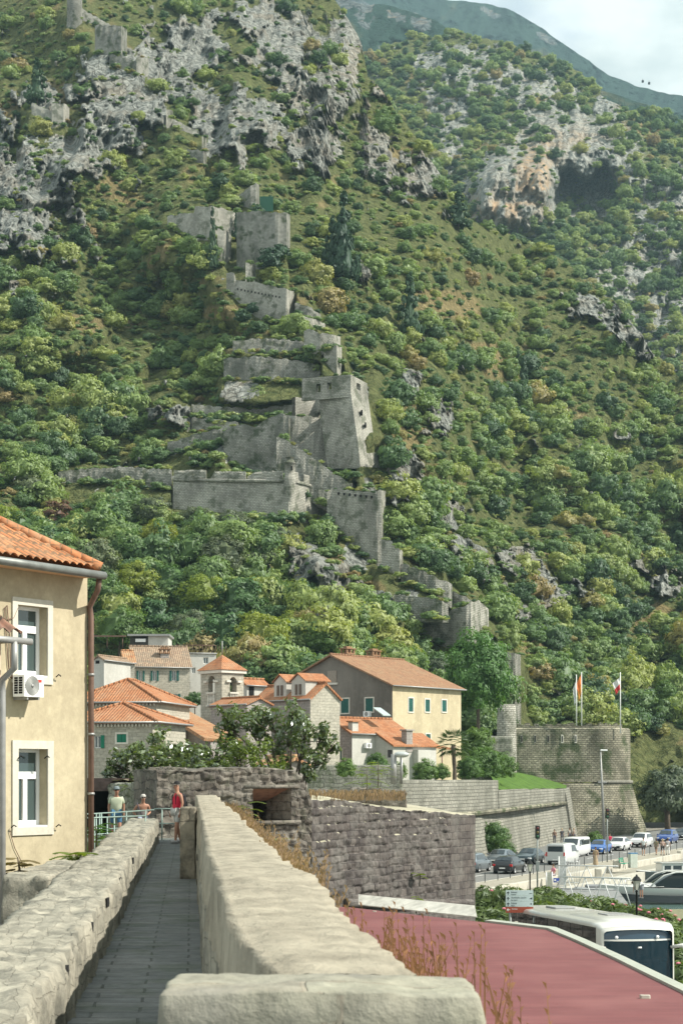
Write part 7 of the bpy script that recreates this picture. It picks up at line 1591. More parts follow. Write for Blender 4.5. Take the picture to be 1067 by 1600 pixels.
 if sleeves!='none':
  for s,a in((-1,aL),(1,aR)):
   b0=len(tp);e_=np.array(sh[s])+(np.array(a[0])-np.array(sh[s]))*(.75 if sleeves=='short' else 1.);tp+=[sh[s],tuple(e_)];tr_+=[.074,.066];te+=[(2,b0),(b0,b0+1)]
   if sleeves=='long':tp+=[a[1]];tr_+=[.045];te+=[(b0+1,b0+2)]
 else:
  for s in(-1,1):b0=len(tp);tp+=[tor(s*.115,0,.5)];tr_+=[.075];te+=[(2,b0)]
 tr_=[tuple(c*k for c in q)if isinstance(q,tuple)else q*k for q in tr_];skin_mesh('shirt',tp,te,tr_,cloth(shirt),r,1)
 if skirt:mb=MB();mb.lathe([(.27,.12),(.22,.5),(.16,.9),(.13,1.)],n=14,M=Matrix.Scale(k,4));mb.build('skirt',cloth(legs),r)
 else:
  tp=[V(0,0,hipz)];tr_=[(.152*fat,.122*fat)];te=[]
  for q in lg:
   b0=len(tp);q=[np.array(z_)for z_ in q];tp+=[tuple(q[0]),tuple(q[0]+(q[1]-q[0])*(.85 if shorts else 1))];tr_+=[.108,.086 if shorts else .07];te+=[(0,b0),(b0,b0+1)]
   if not shorts:tp+=[tuple(q[2])];tr_+=[.058];te+=[(b0+1,b0+2)]
  tr_=[tuple(c*k for c in q)if isinstance(q,tuple)else q*k for q in tr_];skin_mesh('shorts' if shorts else 'trousers',tp,te,tr_,cloth(legs),r,1)
 for q in lg:a=np.array(q[2]);mb=MB();mb.bbox(-.05,.05,-.17,.08,-.075,.02,.025,Matrix.Translation(a));mb.build('shoe',cloth(shoe),r)
 c=np.array(tor(0,-.025,.79))
 if hair:mb=MB();mb.lathe([(0.,.095),(.05,.088),(.083,.05),(.09,0.),(.084,-.05 if not longhair else-.1),(.06,-.07 if not longhair else-.24)],tuple(c+np.array([0,.022*k,0.])),14,M=Matrix.Scale(k,4));mb.build('hair',hair,r)
 if cap:mb=MB();mb.lathe([(0,.115),(.05,.108),(.088,.07),(.097,.03),(.097,.015)],tuple(c+np.array([0,.012,0])),14,M=Matrix.Scale(k,4));cp=mb.build('cap',cloth(cap),r);mb=MB();mb.bbox(-.07,.07,-.19,-.06,.018,.032,.006,Matrix.Translation(c));mb.build('peak',cloth(cap),cp)
 return r
zl_=6.285
person('man in pale green t-shirt, cap and blue shorts walking behind the railing',(X(182,58.5),58.5,6.2),rad(12),1.76,'lean',(.42,.46,.34),(.05,.13,.22),True,cap=(.16,.19,.2),hair=None,skin=SKIN_T,glasses=True,armL='down',armR='down',detail=2,step=.1,fat=1.12)
person('grey haired woman in a patterned vest and sunglasses walking with a bag',(X(223,58.),58.,6.05),rad(14),1.68,'lean',(.22,.19,.18),(.3,.34,.42),False,sleeves='none',hair=HAIRG,skin=SKIN_T,glasses=True,armL='hip',armR='bent',detail=2,fat=1.15)
person('man in a red sleeveless shirt, black cap and grey shorts beside the pillar',(X(277.5,54.5),54.5,6.3),rad(-52),1.82,'stand',(.5,.02,.05),(.42,.42,.4),True,sleeves='none',cap=(.02,.02,.02),hair=None,skin=SKIN_T,glasses=False,armL='down',armR='down',detail=2,shoe=(.4,.4,.4))
# things they carry
bpk=empty('backpack',(X(284,54.65),54.62,7.35),rad(-52),'black backpack on the back of the man in red','backpack')
mb=MB();mb.bbox(-.15,.15,-.08,.11,-.02,.46,.06);mb.build('bag',cloth((.015,.015,.018)),bpk);mb=MB();mb.bbox(-.11,.11,.1,.16,.04,.24,.03);mb.build('pocket',cloth((.02,.02,.022)),bpk)
for s in(-.1,.1):mb=MB();mb.tube([(s,-.07,.42),(s,-.16,.49),(s,-.27,.4),(s,-.26,.15),(s,-.1,.04)],.018,6);mb.build('strap',cloth((.015,.015,.018)),bpk)
sbag=empty('shoulder_bag',(X(229,57.8),57.75,6.75),rad(14),'dark shoulder bag carried by the grey haired woman','bag')
mb=MB();mb.bbox(-.14,.14,-.05,.05,0,.26,.04);mb.build('bag',cloth((.08,.07,.09)),sbag);mb=MB();mb.tube([(-.1,0,.25),(-.22,-.1,.5),(-.3,-.05,.75)],.015,6);mb.build('strap',cloth((.08,.07,.09)),sbag)
PZ=.12
def pq(px,py):p_=on(px,py,PZ);return(p_.x,p_.y,PZ)
person('woman in a long tan dress walking on the promenade',pq(930,1353),rad(-20),1.68,'stand',(.34,.25,.16),(.34,.26,.17),skirt=True,hair=HAIRB,longhair=True)
person('man in a light grey shirt and dark shorts, leftmost of the strollers',pq(1004.5,1337),rad(170),1.8,'stand',(.5,.53,.52),(.08,.08,.08),True)
person('woman in olive top and shorts walking second of the strollers',pq(1024.5,1336),rad(150),1.68,'stand',(.22,.2,.13),(.25,.2,.16),True,longhair=True,hair=HAIRB,step=.14)
person('fair haired woman in a dark skirt in the strolling pair',pq(1034.5,1336.5),rad(190),1.66,'stand',(.36,.26,.22),(.04,.04,.04),True,longhair=True,hair=HAIRL,step=.1)
person('woman in white trousers beside the fair haired woman',pq(1042.5,1335.5),rad(180),1.68,'stand',(.38,.36,.36),(.62,.62,.6),longhair=True,hair=HAIRB,step=.1)
person('person in pink seated on the low wall by the gangway gate',pq(864,1376),rad(-60),1.7,'sit',(.55,.22,.28),(.45,.4,.4),hair=HAIRB,armL='bent',armR='bent')
p_=on(952,1327,0.);person('person in red standing behind the traffic light pole',(p_.x,p_.y,0),0,1.72,'stand',(.5,.03,.08),(.05,.05,.07),hair=HAIRB)
for k,(px,py,lb)in enumerate(((873,1324,'person in brown standing behind the panel van roof'),(885,1322,'person in dark top leaning at the rampart foot'),(897,1321,'person partly hidden behind the minibus roof'),(904,1321,'rightmost person behind the minibus roof'))):
 p_=on(px,py,0.);Yb_=p_.y;person(lb,(p_.x+.3,p_.y+7,.1),rad(-10+20*k),1.72,'stand',((.2,.13,.1),(.06,.06,.07),(.3,.28,.25),(.25,.2,.16))[k],(.1,.1,.12),hair=(HAIRB,HAIRL)[k%2])
person('person bending over beside the boat in a white top and shorts',(X(1001,127),127,-.4),rad(-62),1.75,'bend',(.62,.64,.66),(.3,.3,.32),True,skin=SKIN_T,hair=HAIRB)
d_=bus.matrix_basis;drv=mat_of(bus)@Vector((.45,-4.72,.72));person('coach driver in a pale shirt seated behind the windscreen',(drv.x,drv.y,drv.z+.02),bang,1.75,'sit',(.55,.62,.68),(.03,.04,.06),armL='fwd',armR='fwd',hair=HAIRB)
# ============================================================ BOATS, GANGWAY, SIGNS
def hull(root,L_,W_,H_,mat,dk,sheer=.35,n=14,name='hull',deckname='deck'):
 """bow at -x"""
 G=[];D=[]
 for i in range(n+1):
  q=i/n;x=-L_/2+L_*q;w_=W_/2*(1-(1-q)**2.6)**.8 if q>0 else .02;w_*=(1-.12*max(0,q-.7)/.3);zt_=H_+sheer*(1-q)**2
  G.append([(x+.35*(1-q),0,-.3),(x+.2*(1-q),-w_*.6,-.1),(x,-w_*.93,zt_*.45),(x-.1*(1-q),-w_,zt_),(x-.1*(1-q),-w_*.94,zt_+.02),(x-.05*(1-q),0,zt_+.08),(x-.1*(1-q),w_*.94,zt_+.02),(x-.1*(1-q),w_,zt_),(x,w_*.93,zt_*.45),(x+.2*(1-q),w_*.6,-.1)])
 G=np.array(G);mb=MB();mb.grid(G[:,[7,8,9,0,1,2,3]],smooth=True);e=[tuple(p_)for p_ in G[-1]];mb.add(e,[tuple(range(10))]);mb.build(name,mat,root)
 mb=MB();mb.grid(G[:,3:8],smooth=True);mb.build(deckname,dk,root)
M_gel=paint('white_gelcoat',(.52,.52,.49));M_hd=paint('dark_hull',(.03,.035,.04));M_teak=plain('teak_deck',(.42,.34,.24),.7,var=.15)
Yb=134;mbo=empty('motor_boat',(X(1042,Yb),Yb,-1.2),rad(6),'sleek white motor boat with dark hull panel, bow rails and an arched dark windscreen','boat')
hull(mbo,10.2,3.,1.05,M_gel,M_gel,.35);mb=MB();G=[[(x,s*w_*1.01,z+dz)for dz in(-.75,-.22)]for s in(1,)for x,w_,z in((-5,.1,1.1),(-4,.75,1.02),(-2.5,1.25,.92),(0,1.5,.84),(3,1.48,.8),(5,1.36,.8))];
mb.grid(np.array(G));G=[[(a[0],-a[1],a[2])for a in r_]for r_ in G];mb.grid(np.array(G),flip=True);mb.build('topsides',M_hd,mbo)
mb=MB();G=[[(x,u*w_,z+h_*(1-u*u*.6))for u in np.linspace(-1,1,9)]for x,w_,z,h_ in((-3.6,.3,1.2,.05),(-2.6,.95,1.15,.28),(-1.2,1.2,1.1,.42),(-.6,1.25,1.1,.45))];mb.grid(np.array(G));mb.build('foredeck',M_gel,mbo)
mb=MB();G=[[(x,u*w_,z-.25*u*u*(x<1))for u in np.linspace(-1,1,9)]for x,w_,z in((-1.3,1.,1.5),(-.4,1.15,2.05),(.3,1.15,2.3))];mb.grid(np.array(G));G=[[(x,s*1.17,z_)for z_ in(1.2,z)]for s in(-1,)for x,z in((-1.2,1.5),(-.4,2.),(.3,2.25),(2.6,2.25),(3.2,1.4))];mb.grid(np.array(G));mb.grid(np.array([[(a[0],1.17,a[2])for a in r_]for r_ in G]),flip=True);mb.build('windscreen',M_cg,mbo)
mb=MB();G=[[(x,u*1.2,z+.1*(1-u*u))for u in np.linspace(-1,1,7)]for x,z in((.1,2.25),(1.2,2.36),(2.4,2.34),(3.4,2.2))];mb.grid(np.array(G));mb.build('hard_top',M_gel,mbo)
for s in(-1,1):
 mb=MB();mb.tube([(-1.6,s*1.2,1.35),(-.6,s*1.2,2.1),(.3,s*1.2,2.34),(2.6,s*1.2,2.34),(4.3,s*1.15,1.2)],.06,8);mb.build('arch',M_gel,mbo)
 mb=MB();mb.tube([(-5.1,s*.05,1.9),(-4.2,s*.75,1.85),(-2.8,s*1.15,1.75),(-1.6,s*1.3,1.3)],.025,6)
 mb.build('bow_rail',M_rim,mbo)
 for(x,y)in((-4.2,.75),(-3.5,.98),(-2.8,1.15)):mb=MB();mb.tube([(x,s*y,1.1),(x,s*y,1.8)],.02,5);mb.build('stanchion',M_rim,mbo)
for k in range(2):mb=MB();mb.bbox(1.2+k*1.3,2.2+k*1.3,-1.52,-1.505,.45,.6,.005);mb.build('hull_window',M_greym,mbo)
Yb=160;cb=empty('cabin_boat',(X(1050,Yb),Yb,-1.2),rad(10),'small white cabin boat moored behind the motor boat','boat');hull(cb,6.6,2.3,.75,paint('grey_hull',(.08,.09,.09)),M_gel,.3)
mb=MB();mb.bbox(-1.3,1.5,-.85,.85,.7,1.72,.08);cbn=mb.build('cabin',M_gel,cb);mb=MB();mb.bbox(-1.42,1.62,-.95,.95,1.7,1.78,.02);mb.build('cabin_roof',M_gel,cb)
for k,(a,b_)in enumerate(((-1.05,-.45),(-.25,.55),(.75,1.25))):mb=MB();mb.bbox(a,b_,-.862,-.845,1.1,1.5,.01);mb.build('window',M_cg,cbn)
for x in(-.9,.9):mb=MB();mb.tube([(x,0,1.78),(x,0,3.)],.02,5);mb.build('mast',M_greym,cb)
Yb=139;rb=empty('dark_red_boat',(X(935,Yb),Yb,-1.2),rad(3),'low dark boat with a deep red stripe behind the gangway','boat');hull(rb,7.5,2.2,.7,M_hd,M_greym,.25);mb=MB();mb.bbox(-2.6,3.4,-1.1,-1.06,.5,.66,.01);mb.build('red_stripe',plain('deep_red',(.18,.02,.03),.5),rb)
mb=MB();mb.bbox(-1,2.4,-.6,.6,.7,1.05,.08);mb.build('cockpit_cover',plain('grey_cover',(.2,.21,.22),.8),rb)
# gangway of white tubular trusses
M_tr=plain('white_tube',(.55,.56,.55),.5,.3)
gw=empty('gangway',(X(905,130),130,-.6),0,'white tubular truss gangway leading down to the boats','gangway')
def truss(p0,p1,h,n,nm):
 p0,p1=Vector(p0),Vector(p1);a=p0+Vector((0,0,h));b_=p1+Vector((0,0,h))
 for u,v_ in((p0,p1),(a,b_)):mb=MB();mb.tube([u,v_],.05,6);mb.build('chord',M_tr,gw,True)
 for i in range(n):
  u=p0.lerp(p1,i/n);v_=a.lerp(b_,(i+1)/n)if i%2==0 else None;mb=MB()
  if i%2==0:mb.tube([p0.lerp(p1,i/n),a.lerp(b_,(i+1)/n)],.035,5)
  else:mb.tube([a.lerp(b_,i/n),p0.lerp(p1,(i+1)/n)],.035,5)
  mb.build('brace',M_tr,gw,True)
truss(P(872,1412,126),P(985,1416,122),1.9,8,'n');truss(P(868,1388,133),P(965,1390,130),1.7,6,'f')
mb=MB();a,b_,c,d=P(872,1414,126),P(985,1418,122),P(965,1391,130),P(868,1389,133);mb.prism([a,b_,c,d],(0,0,-.08));mb.build('deck',M_greym,gw,True)
gt=empty('quay_gate',(X(863,137),137,-.3),0,'white metal gate panels with a small blue notice at the head of the gangway','gate')
mb=MB();mb.box(X(872.5,136),X(883,136),136,136.06,Zp(1383,136),Zp(1338,136));mb.build('tall_panel',plain('mesh_panel',(.42,.43,.42),.6,var=.3,sc=8),gt,True);mb=MB();mb.box(X(853,137),X(862,137),137,137.06,Zp(1388,137),Zp(1363,137));mb.build('low_panel',plain('mesh_panel_low',(.36,.38,.33),.6,var=.3,sc=8),gt,True)
for px in(853,862,872.5,883):mb=MB();mb.tube([P(px,1390,136.03),P(px,1338 if px>870 else 1362,136.03)],.05,6);mb.build('gate_post',M_tr,gt,True)
mb=MB();mb.box(X(864,135.6),X(873.5,135.6),135.6,135.64,Zp(1379,135.6),Zp(1372,135.6));mb.build('blue_notice',plain('notice_blue',(.05,.09,.35),.5),gt,True)
mb=MB();mb.box(X(865.5,135.6),X(868,135.6),135.58,135.6,Zp(1376.6,135.6),Zp(1374,135.6));mb.box(X(869,135.6),X(872.5,135.6),135.58,135.6,Zp(1377.5,135.6),Zp(1376.7,135.6));mb.build('notice_mark',M_white,gt,True)
for k in range(9):mb=MB();mb.tube([P(884+k*2.6,1380,136),P(884+k*2.6,1344+3*(k%2),136)],.02,4);mb.build('fence_bar',M_tr,gt,True)
for zz in(1379,1347):mb=MB();mb.tube([P(884,zz,136),P(905,zz,136)],.025,4);mb.build('fence_rail',M_tr,gt,True)
# direction signboard
Ys=66.;sg=empty('direction_sign',(X(810,Ys),Ys,0),0,'white direction signboard with three black arrows above a brown panel','signboard')
def px2(px,py,k=0):return(X(px,Ys),Ys-k,Zp(py,Ys))
for i,(y0,y1)in enumerate(((1391,1399.6),(1399.9,1407.9),(1408.2,1416.4))):
 mb=MB();mb.box(X(789.5,Ys),X(832.5,Ys),Ys-.03,Ys,Zp(y1,Ys),Zp(y0,Ys));bd=mb.build('white_panel',plain('sign_white',(.42,.5,.5),.5,var=.03),sg,True)
mb=MB();mb.box(X(789.5,Ys),X(832.5,Ys),Ys-.03,Ys,Zp(1426,Ys),Zp(1416.9,Ys));mb.build('brown_panel',plain('sign_brown',(.3,.07,.04),.5,var=.03),sg,True)
for px in(797,825):mb=MB();mb.tube([(X(px,Ys),Ys+.05,0),(X(px,Ys),Ys+.05,Zp(1391,Ys))],.05,8);mb.build('post',M_pole,sg,True)
M_ink=plain('black_lettering',(.015,.02,.025),.6)
def arrow(px,py,r,mat,rot=0):
 u=Ys/F;pts=[(0,1),(.85,.1),(.6,-.12),(.18,.3),(.18,-1),(-.18,-1),(-.18,.3),(-.6,-.12),(-.85,.1)];c,s_=math.cos(rot),math.sin(rot)
 mb=MB();q=[Vector((X(px,Ys)+(a*c-b_*s_)*r*u,Ys-.034,Zp(py,Ys)+(a*s_+b_*c)*r*u))for a,b_ in pts]
 mb.add(q,[(0,1,2,3),(0,3,6,7),(0,7,8),(3,4,5,6)][:]);o=mb.build('arrow',mat,sg,True)
for py in(1395.5,1404,1412.6):arrow(793.3,py,2.8,M_ink)
arrow(793.6,1421.4,2.7,M_white,rad(90))
def text(s,px,py,hpx,mat,Y=Ys,par=None,k=.034,nm='lettering'):
 cu=bpy.data.curves.new('txt','FONT');cu.body=s;cu.size=hpx*Y/F*1.35;cu.extrude=.001;o=bpy.data.objects.new('txt',cu);COL.objects.link(o);bpy.context.view_layer.update()
 me=bpy.data.meshes.new_from_object(o);bpy.data.objects.remove(o);me.materials.clear();me.materials.append(mat);q=bpy.data.objects.new(nm,me);COL.objects.link(q);q.parent=par
 me.transform(mat_of(par).inverted()@Matrix.Translation((X(px,Y),Y-k,Zp(py,Y)))@Matrix.Rotation(rad(90),4,'X'));return q
text('Bolnica',798,1395.,2.4,M_ink,par=sg);text('Hospital',798,1398.2,1.7,M_ink,par=sg);text('Autobuska stanica',798,1403.4,2.4,M_ink,par=sg);text('Bus station',798,1406.9,1.7,M_ink,par=sg);text('Policija',798,1412.1,2.4,M_ink,par=sg);text('Police',798,1415.3,1.7,M_ink,par=sg);text('Centar',799,1421.2,2.4,M_white,par=sg)
for k,py in enumerate((1395.4,1403.6,1412)):
 mb=MB();pts=[[(-2.4,-1),(2.4,-1),(2.4,-.3),(-2.4,-.3)],[(-2.2,-.6),(0,.6),(2.4,1.6),(2.4,-2),(1.2,-1.4)],[(-1.8,-.4),(0,.2),(.8,1.8),(1.8,-.6),(1,-1.8),(0,-.8)]][k];u=Ys/F
 mb.add([Vector((X(828.5,Ys)+a*u,Ys-.034,Zp(py,Ys)+b_*u))for a,b_ in pts],[tuple(range(len(pts)))]);mb.build('pictogram',M_ink,sg,True)
zR=4.;rr_=empty('red_roofed_hall',(8,45,0),0,'flat dull red metal roof with a pale edge strip next to the right parapet','building')
mr_,t,b=newmat('dull_red_roof_paint');g=geo(t);mo=N(t,'ShaderNodeMapping');mo.inputs['Scale'].default_value=(.35,3.,1);mo.inputs['Rotation'].default_value=(0,0,rad(-20));L(t,g,mo.inputs['Vector'])
c_=ramp(t,noise(t,mo.outputs[0],1.3,9,.7),[(.3,(.125,.04,.042)),(.7,(.185,.06,.06))]);c_=mix(t,ramp(t,noise(t,g,.5,6),[(.45,0.),(.7,.5)]),c_,(.235,.095,.09));c_=mix(t,ramp(t,noise(t,g,6,2),[(.7,0.),(.78,.6)]),c_,(.16,.06,.06))
L(t,c_,b.inputs['Base Color']);b.inputs['Roughness'].default_value=.6;b.inputs['Specular IOR Level'].default_value=.3;bump(t,b,noise(t,mo.outputs[0],4,6),.25,.03)
RP=[on(540,1417,zR),on(700,1435,zR),on(757,1441,zR),on(855,1453,zR),on(960,1500,zR),on(1067,1553,zR),on(1240,1700,zR),W(.8,19,zR),W(.8,59,zR)]
mb=MB();mb.prism([Vector(p_)for p_ in RP],(0,0,-.22));mb.build('roof_sheet',mr_,rr_,True)
edge=[on(757,1441,zR),on(855,1453,zR),on(900,1472,zR),on(960,1500,zR),on(1010,1525,zR),on(1067,1553,zR),on(1240,1700,zR)]
mb=MB();dn=Vector((.3,.32,0));up=Vector((0,0,.06))
mb.grid(np.array([[p_+up for p_ in edge],[p_+dn*.9+up for p_ in edge],[p_+dn*.9-up*6 for p_ in edge]]),smooth=False,flip=False);mb.grid(np.array([[p_+up for p_ in edge],[p_+up*0 for p_ in edge]]),smooth=False);mb.build('edge_flashing',plain('pale_flashing',(.33,.35,.3),.6,var=.12),rr_,True)
mb=MB();q_=[Vector((p_.x,p_.y,0))for p_ in RP];ctr_=sum(q_,Vector())/len(q_);q_=[ctr_+(p_-ctr_)*.985 for p_ in q_];mb.prism(q_,(0,0,zR-.25));mb.build('wall',M_lime,rr_,True)
mb=MB();q_=[on(560,1416.5,zR),on(745,1436,zR)];mb.prism([q_[0]+up*.7,q_[1]+up*.7,q_[1]+up+Vector((0,1.,.25)),q_[0]+up+Vector((0,1.,.25))],(0,0,.03));mb.build('rear_flashing',plain('whitish_mortar',(.48,.47,.42),.9,var=.3),rr_,True)
for k,(px,py,r_)in enumerate(((1007,1560,.1),(806,1441,.05),(585,1425,.06))):c=on(px,py,zR);rough_box('loose_stone',('white pebble lying alone on the right part of the red roof','small pale stone at the far edge of the red roof','small pale stone at the back left of the red roof')[k],'stone',(c.x,c.y,zR-.01),(r_*2,r_,r_*.8),M_kerb,.01,6,60+k)
# ============================================================ TREES AND PLANTS OF THEIR OWN
def inst(name,me,loc,s,label,cat,group=None,rz=None,sz=None,trunk=True,tr=.12):
 if trunk:
  r=empty(name,loc,rz if rz is not None else rg.random()*6,label,cat,group);c=bpy.data.objects.new('crown',me);COL.objects.link(c);c.parent=r;c.scale=(s,s,sz or s);c.location=(0,0,s*.35)
  mb=MB();mb.tube([(0,0,-1.),(.03*s,0,s*.5),(-.02*s,.03*s,s*1.2)],[tr*s*.5,tr*s*.4,tr*s*.15],7);mb.tube([(.02*s,0,s*.5),(.35*s,.1*s,s*1.1)],[tr*s*.25,.02*s],6);mb.build('trunk',M_bark,r);return r
 o=bpy.data.objects.new(name,me);COL.objects.link(o);o.location=loc;o.scale=(s,s,sz or s);o.rotation_euler=(0,0,rg.random()*6);return tag(o,label,cat,group)
def hillpt(px,py):Y=float(YAt(px,py));return P(px,py,Y)
# forest at the foot of the hill: (column, foot row, crown radius in pixels, kind)
WT=[(190,1000,44,'m'),(240,985,42,'d'),(300,1005,46,'g'),(355,1008,44,'d'),(405,1012,48,'y'),(455,1010,42,'y'),(500,1015,36,'m'),(165,950,42,'m'),(215,925,40,'y'),(265,935,44,'m'),(320,950,46,'y'),(375,955,44,'d'),(425,950,38,'m'),(150,890,42,'g'),(205,875,38,'m'),(250,860,36,'y'),(300,880,40,'m'),(350,885,40,'g'),(400,895,36,'g'),(310,830,32,'g'),(365,835,34,'g'),(130,840,36,'m'),(85,870,40,'d'),(40,850,40,'m'),(10,830,34,'y'),(95,815,32,'r'),(55,780,32,'g'),(180,820,32,'d'),(240,810,30,'g'),(545,1030,28,'m'),(590,1040,30,'y'),(640,1045,26,'m'),(680,1055,24,'g'),(560,1015,22,'g'),(438,850,22,'g'),(565,1010,22,'m')]
kinds={'m':(TREE,'mid green broad tree'),'d':(CONI,''),'g':(TREEG,'grey green leafy tree'),'y':(TREEY,'bright yellow green tree'),'r':(TREEG,'grey green leafy tree')}
TREED=[crown_mesh('tree_crown',leafmat('deep_green_leaves',[(0.,(.05,.11,.04)),(1.,(.07,.135,.045))],.2),380,1.,.9,48,60,.05,.3)]
TREER=[crown_mesh('tree_crown',M_leaf_red,390,1.,.7,30,50,.05,.28,core=.3)]
kinds['d']=(TREED,'dark green dense tree');kinds['r']=(TREER,'rust red leafed tree')
for k,(px,py,r,kd)in enumerate(WT):
 p_=hillpt(px,min(py,1060));s=r*p_.y/F;ms_,lb=kinds[kd]
 where='in the wood above the old town roofs' if px<520 and py>860 else 'at the top edge of the wood below the lower bastion' if px<480 else 'on the slope behind the large cream house' if py>980 else 'on the rocky foot below the lower bastion'
 inst('woodland_tree',ms_[k%len(ms_)],p_+Vector((0,-2,-.8*s)),s,lb+' '+where,'tree',lb+'s '+where)
BIGT=crown_mesh('tree_crown',leafmat('lush_green_leaves',[(0,(.07,.16,.035)),(1,(.08,.17,.04))],.35),610,1.,1.,150,100,.028,.26,core=.6)
# single trees
p_=P(746,1128,214);inst('lime_tree',BIGT,p_-Vector((0,0,1.5)),56*214/F,'large dense green tree right of the large cream house','tree',sz=5.6,rz=1)
p_=P(700,1110,216);inst('lime_tree',BIGT,p_-Vector((0,0,1.5)),30*214/F,'smaller green tree filling the gap behind the right end of the cream house','tree',rz=2)
p_=Vector((X(1043,246),246,0));t_=inst('holm_oak',TREEG[0],p_+Vector((0,0,.4)),4.7,'dark grey green oak with a thick trunk right of the round bastion','tree',sz=5.,tr=.2)
p_=P(305,1098,190);inst('small_tree',TREE[3],p_-Vector((0,0,1)),1.1,'small round green tree left of the bell tower','tree')
BUSHY=[crown_mesh('shrub_foliage',leafmat('garden_leaves',[(0,(.06,.13,.03)),(1,(.12,.2,.05))],.35),620+i,1.,1.,80,80,.036,.28,core=.62)for i in range(2)]
for(px,py,r,Y,lb)in((664,1219,17,158,'round bright green shrub left of the palm'),(690,1216,12,160,'small shrub just left of the palm trunk'),(733,1216,18,172,'green shrub just right of the palm trunk'),(757,1215,24,182,'tall bush with yellowish tips on the upper terrace'),(783,1214,20,190,'wide bush at the right end of the terrace'),(745,1180,22,196,'leafy bush behind the palm near the big tree'),(769,1332,24,172,'dark green bush at the foot of the rampart'),(792,1338,12,178,'small yellowish bush at the foot of the rampart'),(590,1208,16,130,'green shrub before the white house wing'),(620,1215,13,128,'small dark shrub at the right of the white house wing'),(540,1212,14,110,'low shrub in front of the white house gable'),(930,1322,12,215,'low creeper mound at the bastion foot behind the blue hatchback'),(1040,1090,14,300,'round bush above the oak on the lower slope')):
 inst('garden_shrub',BUSHY[(px*7)%2],P(px,py+3,Y)-Vector((0,0,.3*r*Y/F)),1.25*r*Y/F,lb,'shrub',trunk=False)
def conifer(px,py,top,r,lb,name='conifer'):
 p_=hillpt(px,py);h=(py-top)*p_.y/F;o=inst(name,CONI[px%2],p_-Vector((0,1,.5)),r*p_.y/F,lb,'conifer' if name=='conifer' else 'cypress',sz=h/2.,tr=.1);return o
conifer(537,442,312,30,'tall dark conifer standing right of the ivy wrapped tower');conifer(520,420,345,22,'shorter dark conifer at the left shoulder of the tall one');conifer(640,528,435,26,'dark spreading conifer above the square tower');conifer(716,360,305,24,'dark pine at the foot of the upper cliff');conifer(333,420,328,12,'slim dark cypress against the overgrown wall','cypress');conifer(818,632,560,14,'single slim pine on the sunny slope');conifer(60,165,100,24,'dark conifer on the far upper left slope');conifer(370,375,335,10,'small dark cypress beside the ivy tower','cypress')
ivy=crown_mesh('ivy_crown',M_leaf_dark,401,1,.8,30,40,.07,.32,core=.6)
for(px,py,r,lb)in((400,375,24,'dark ivy mass hanging over the left of the roofless tower'),(425,425,24,'dark bush at the foot of the roofless tower'),(440,405,16,'dark bush at the right foot of the roofless tower'),(345,300,18,'very dark round thicket above the overgrown wall'),(404,348,16,'ivy clump on the crest of the roofless tower'),(380,505,14,'dark bush left of the long loopholed wall'),(395,490,12,'small dark bush under the long loopholed wall')):
 p_=hillpt(px,py);inst('ivy_bush',ivy,p_+Vector((0,-3.5,-1)),r*p_.y/F,lb,'bush',trunk=False)
pY_=163;pm=empty('palm_tree',(X(709,pY_),pY_,7.4),0,'fan palm with a dark trunk on the upper terrace','palm');zc_=Zp(1163,pY_);mb=MB();pts=[(X(709,pY_)+.06*math.sin(q*5),pY_,7.2+(zc_-7.2)*q)for q in np.linspace(0,1,8)];mb.tube(pts,[.2,.17,.2,.16,.19,.17,.22,.2],8);mb.build('trunk',M_bark,pm,True)
mb=MB()
for k in range(46):
 a=k*2.399;el=1.25-2.*(k/46);L1=1.05;c=Vector((X(709,pY_),pY_,zc_));d=Vector((math.cos(a)*math.cos(el),math.sin(a)*math.cos(el),math.sin(el)));tip=c+d*L1;side=d.cross(Vector((0,0,1))).normalized();upv=side.cross(d)
 for j in range(11):
  f=rad(-75+15*j);e=tip+(d*math.cos(f)+side*math.sin(f))*.78-Vector((0,0,.22));mb.add([tip,tip+(e-tip)*.5+upv*.05,e,tip+(e-tip)*.5+side*.07],[(0,1,2,3)])
mb.build('fronds',leafmat('palm_green',[(0,(.04,.075,.02)),(1,(.05,.08,.02))],.3),pm,True)
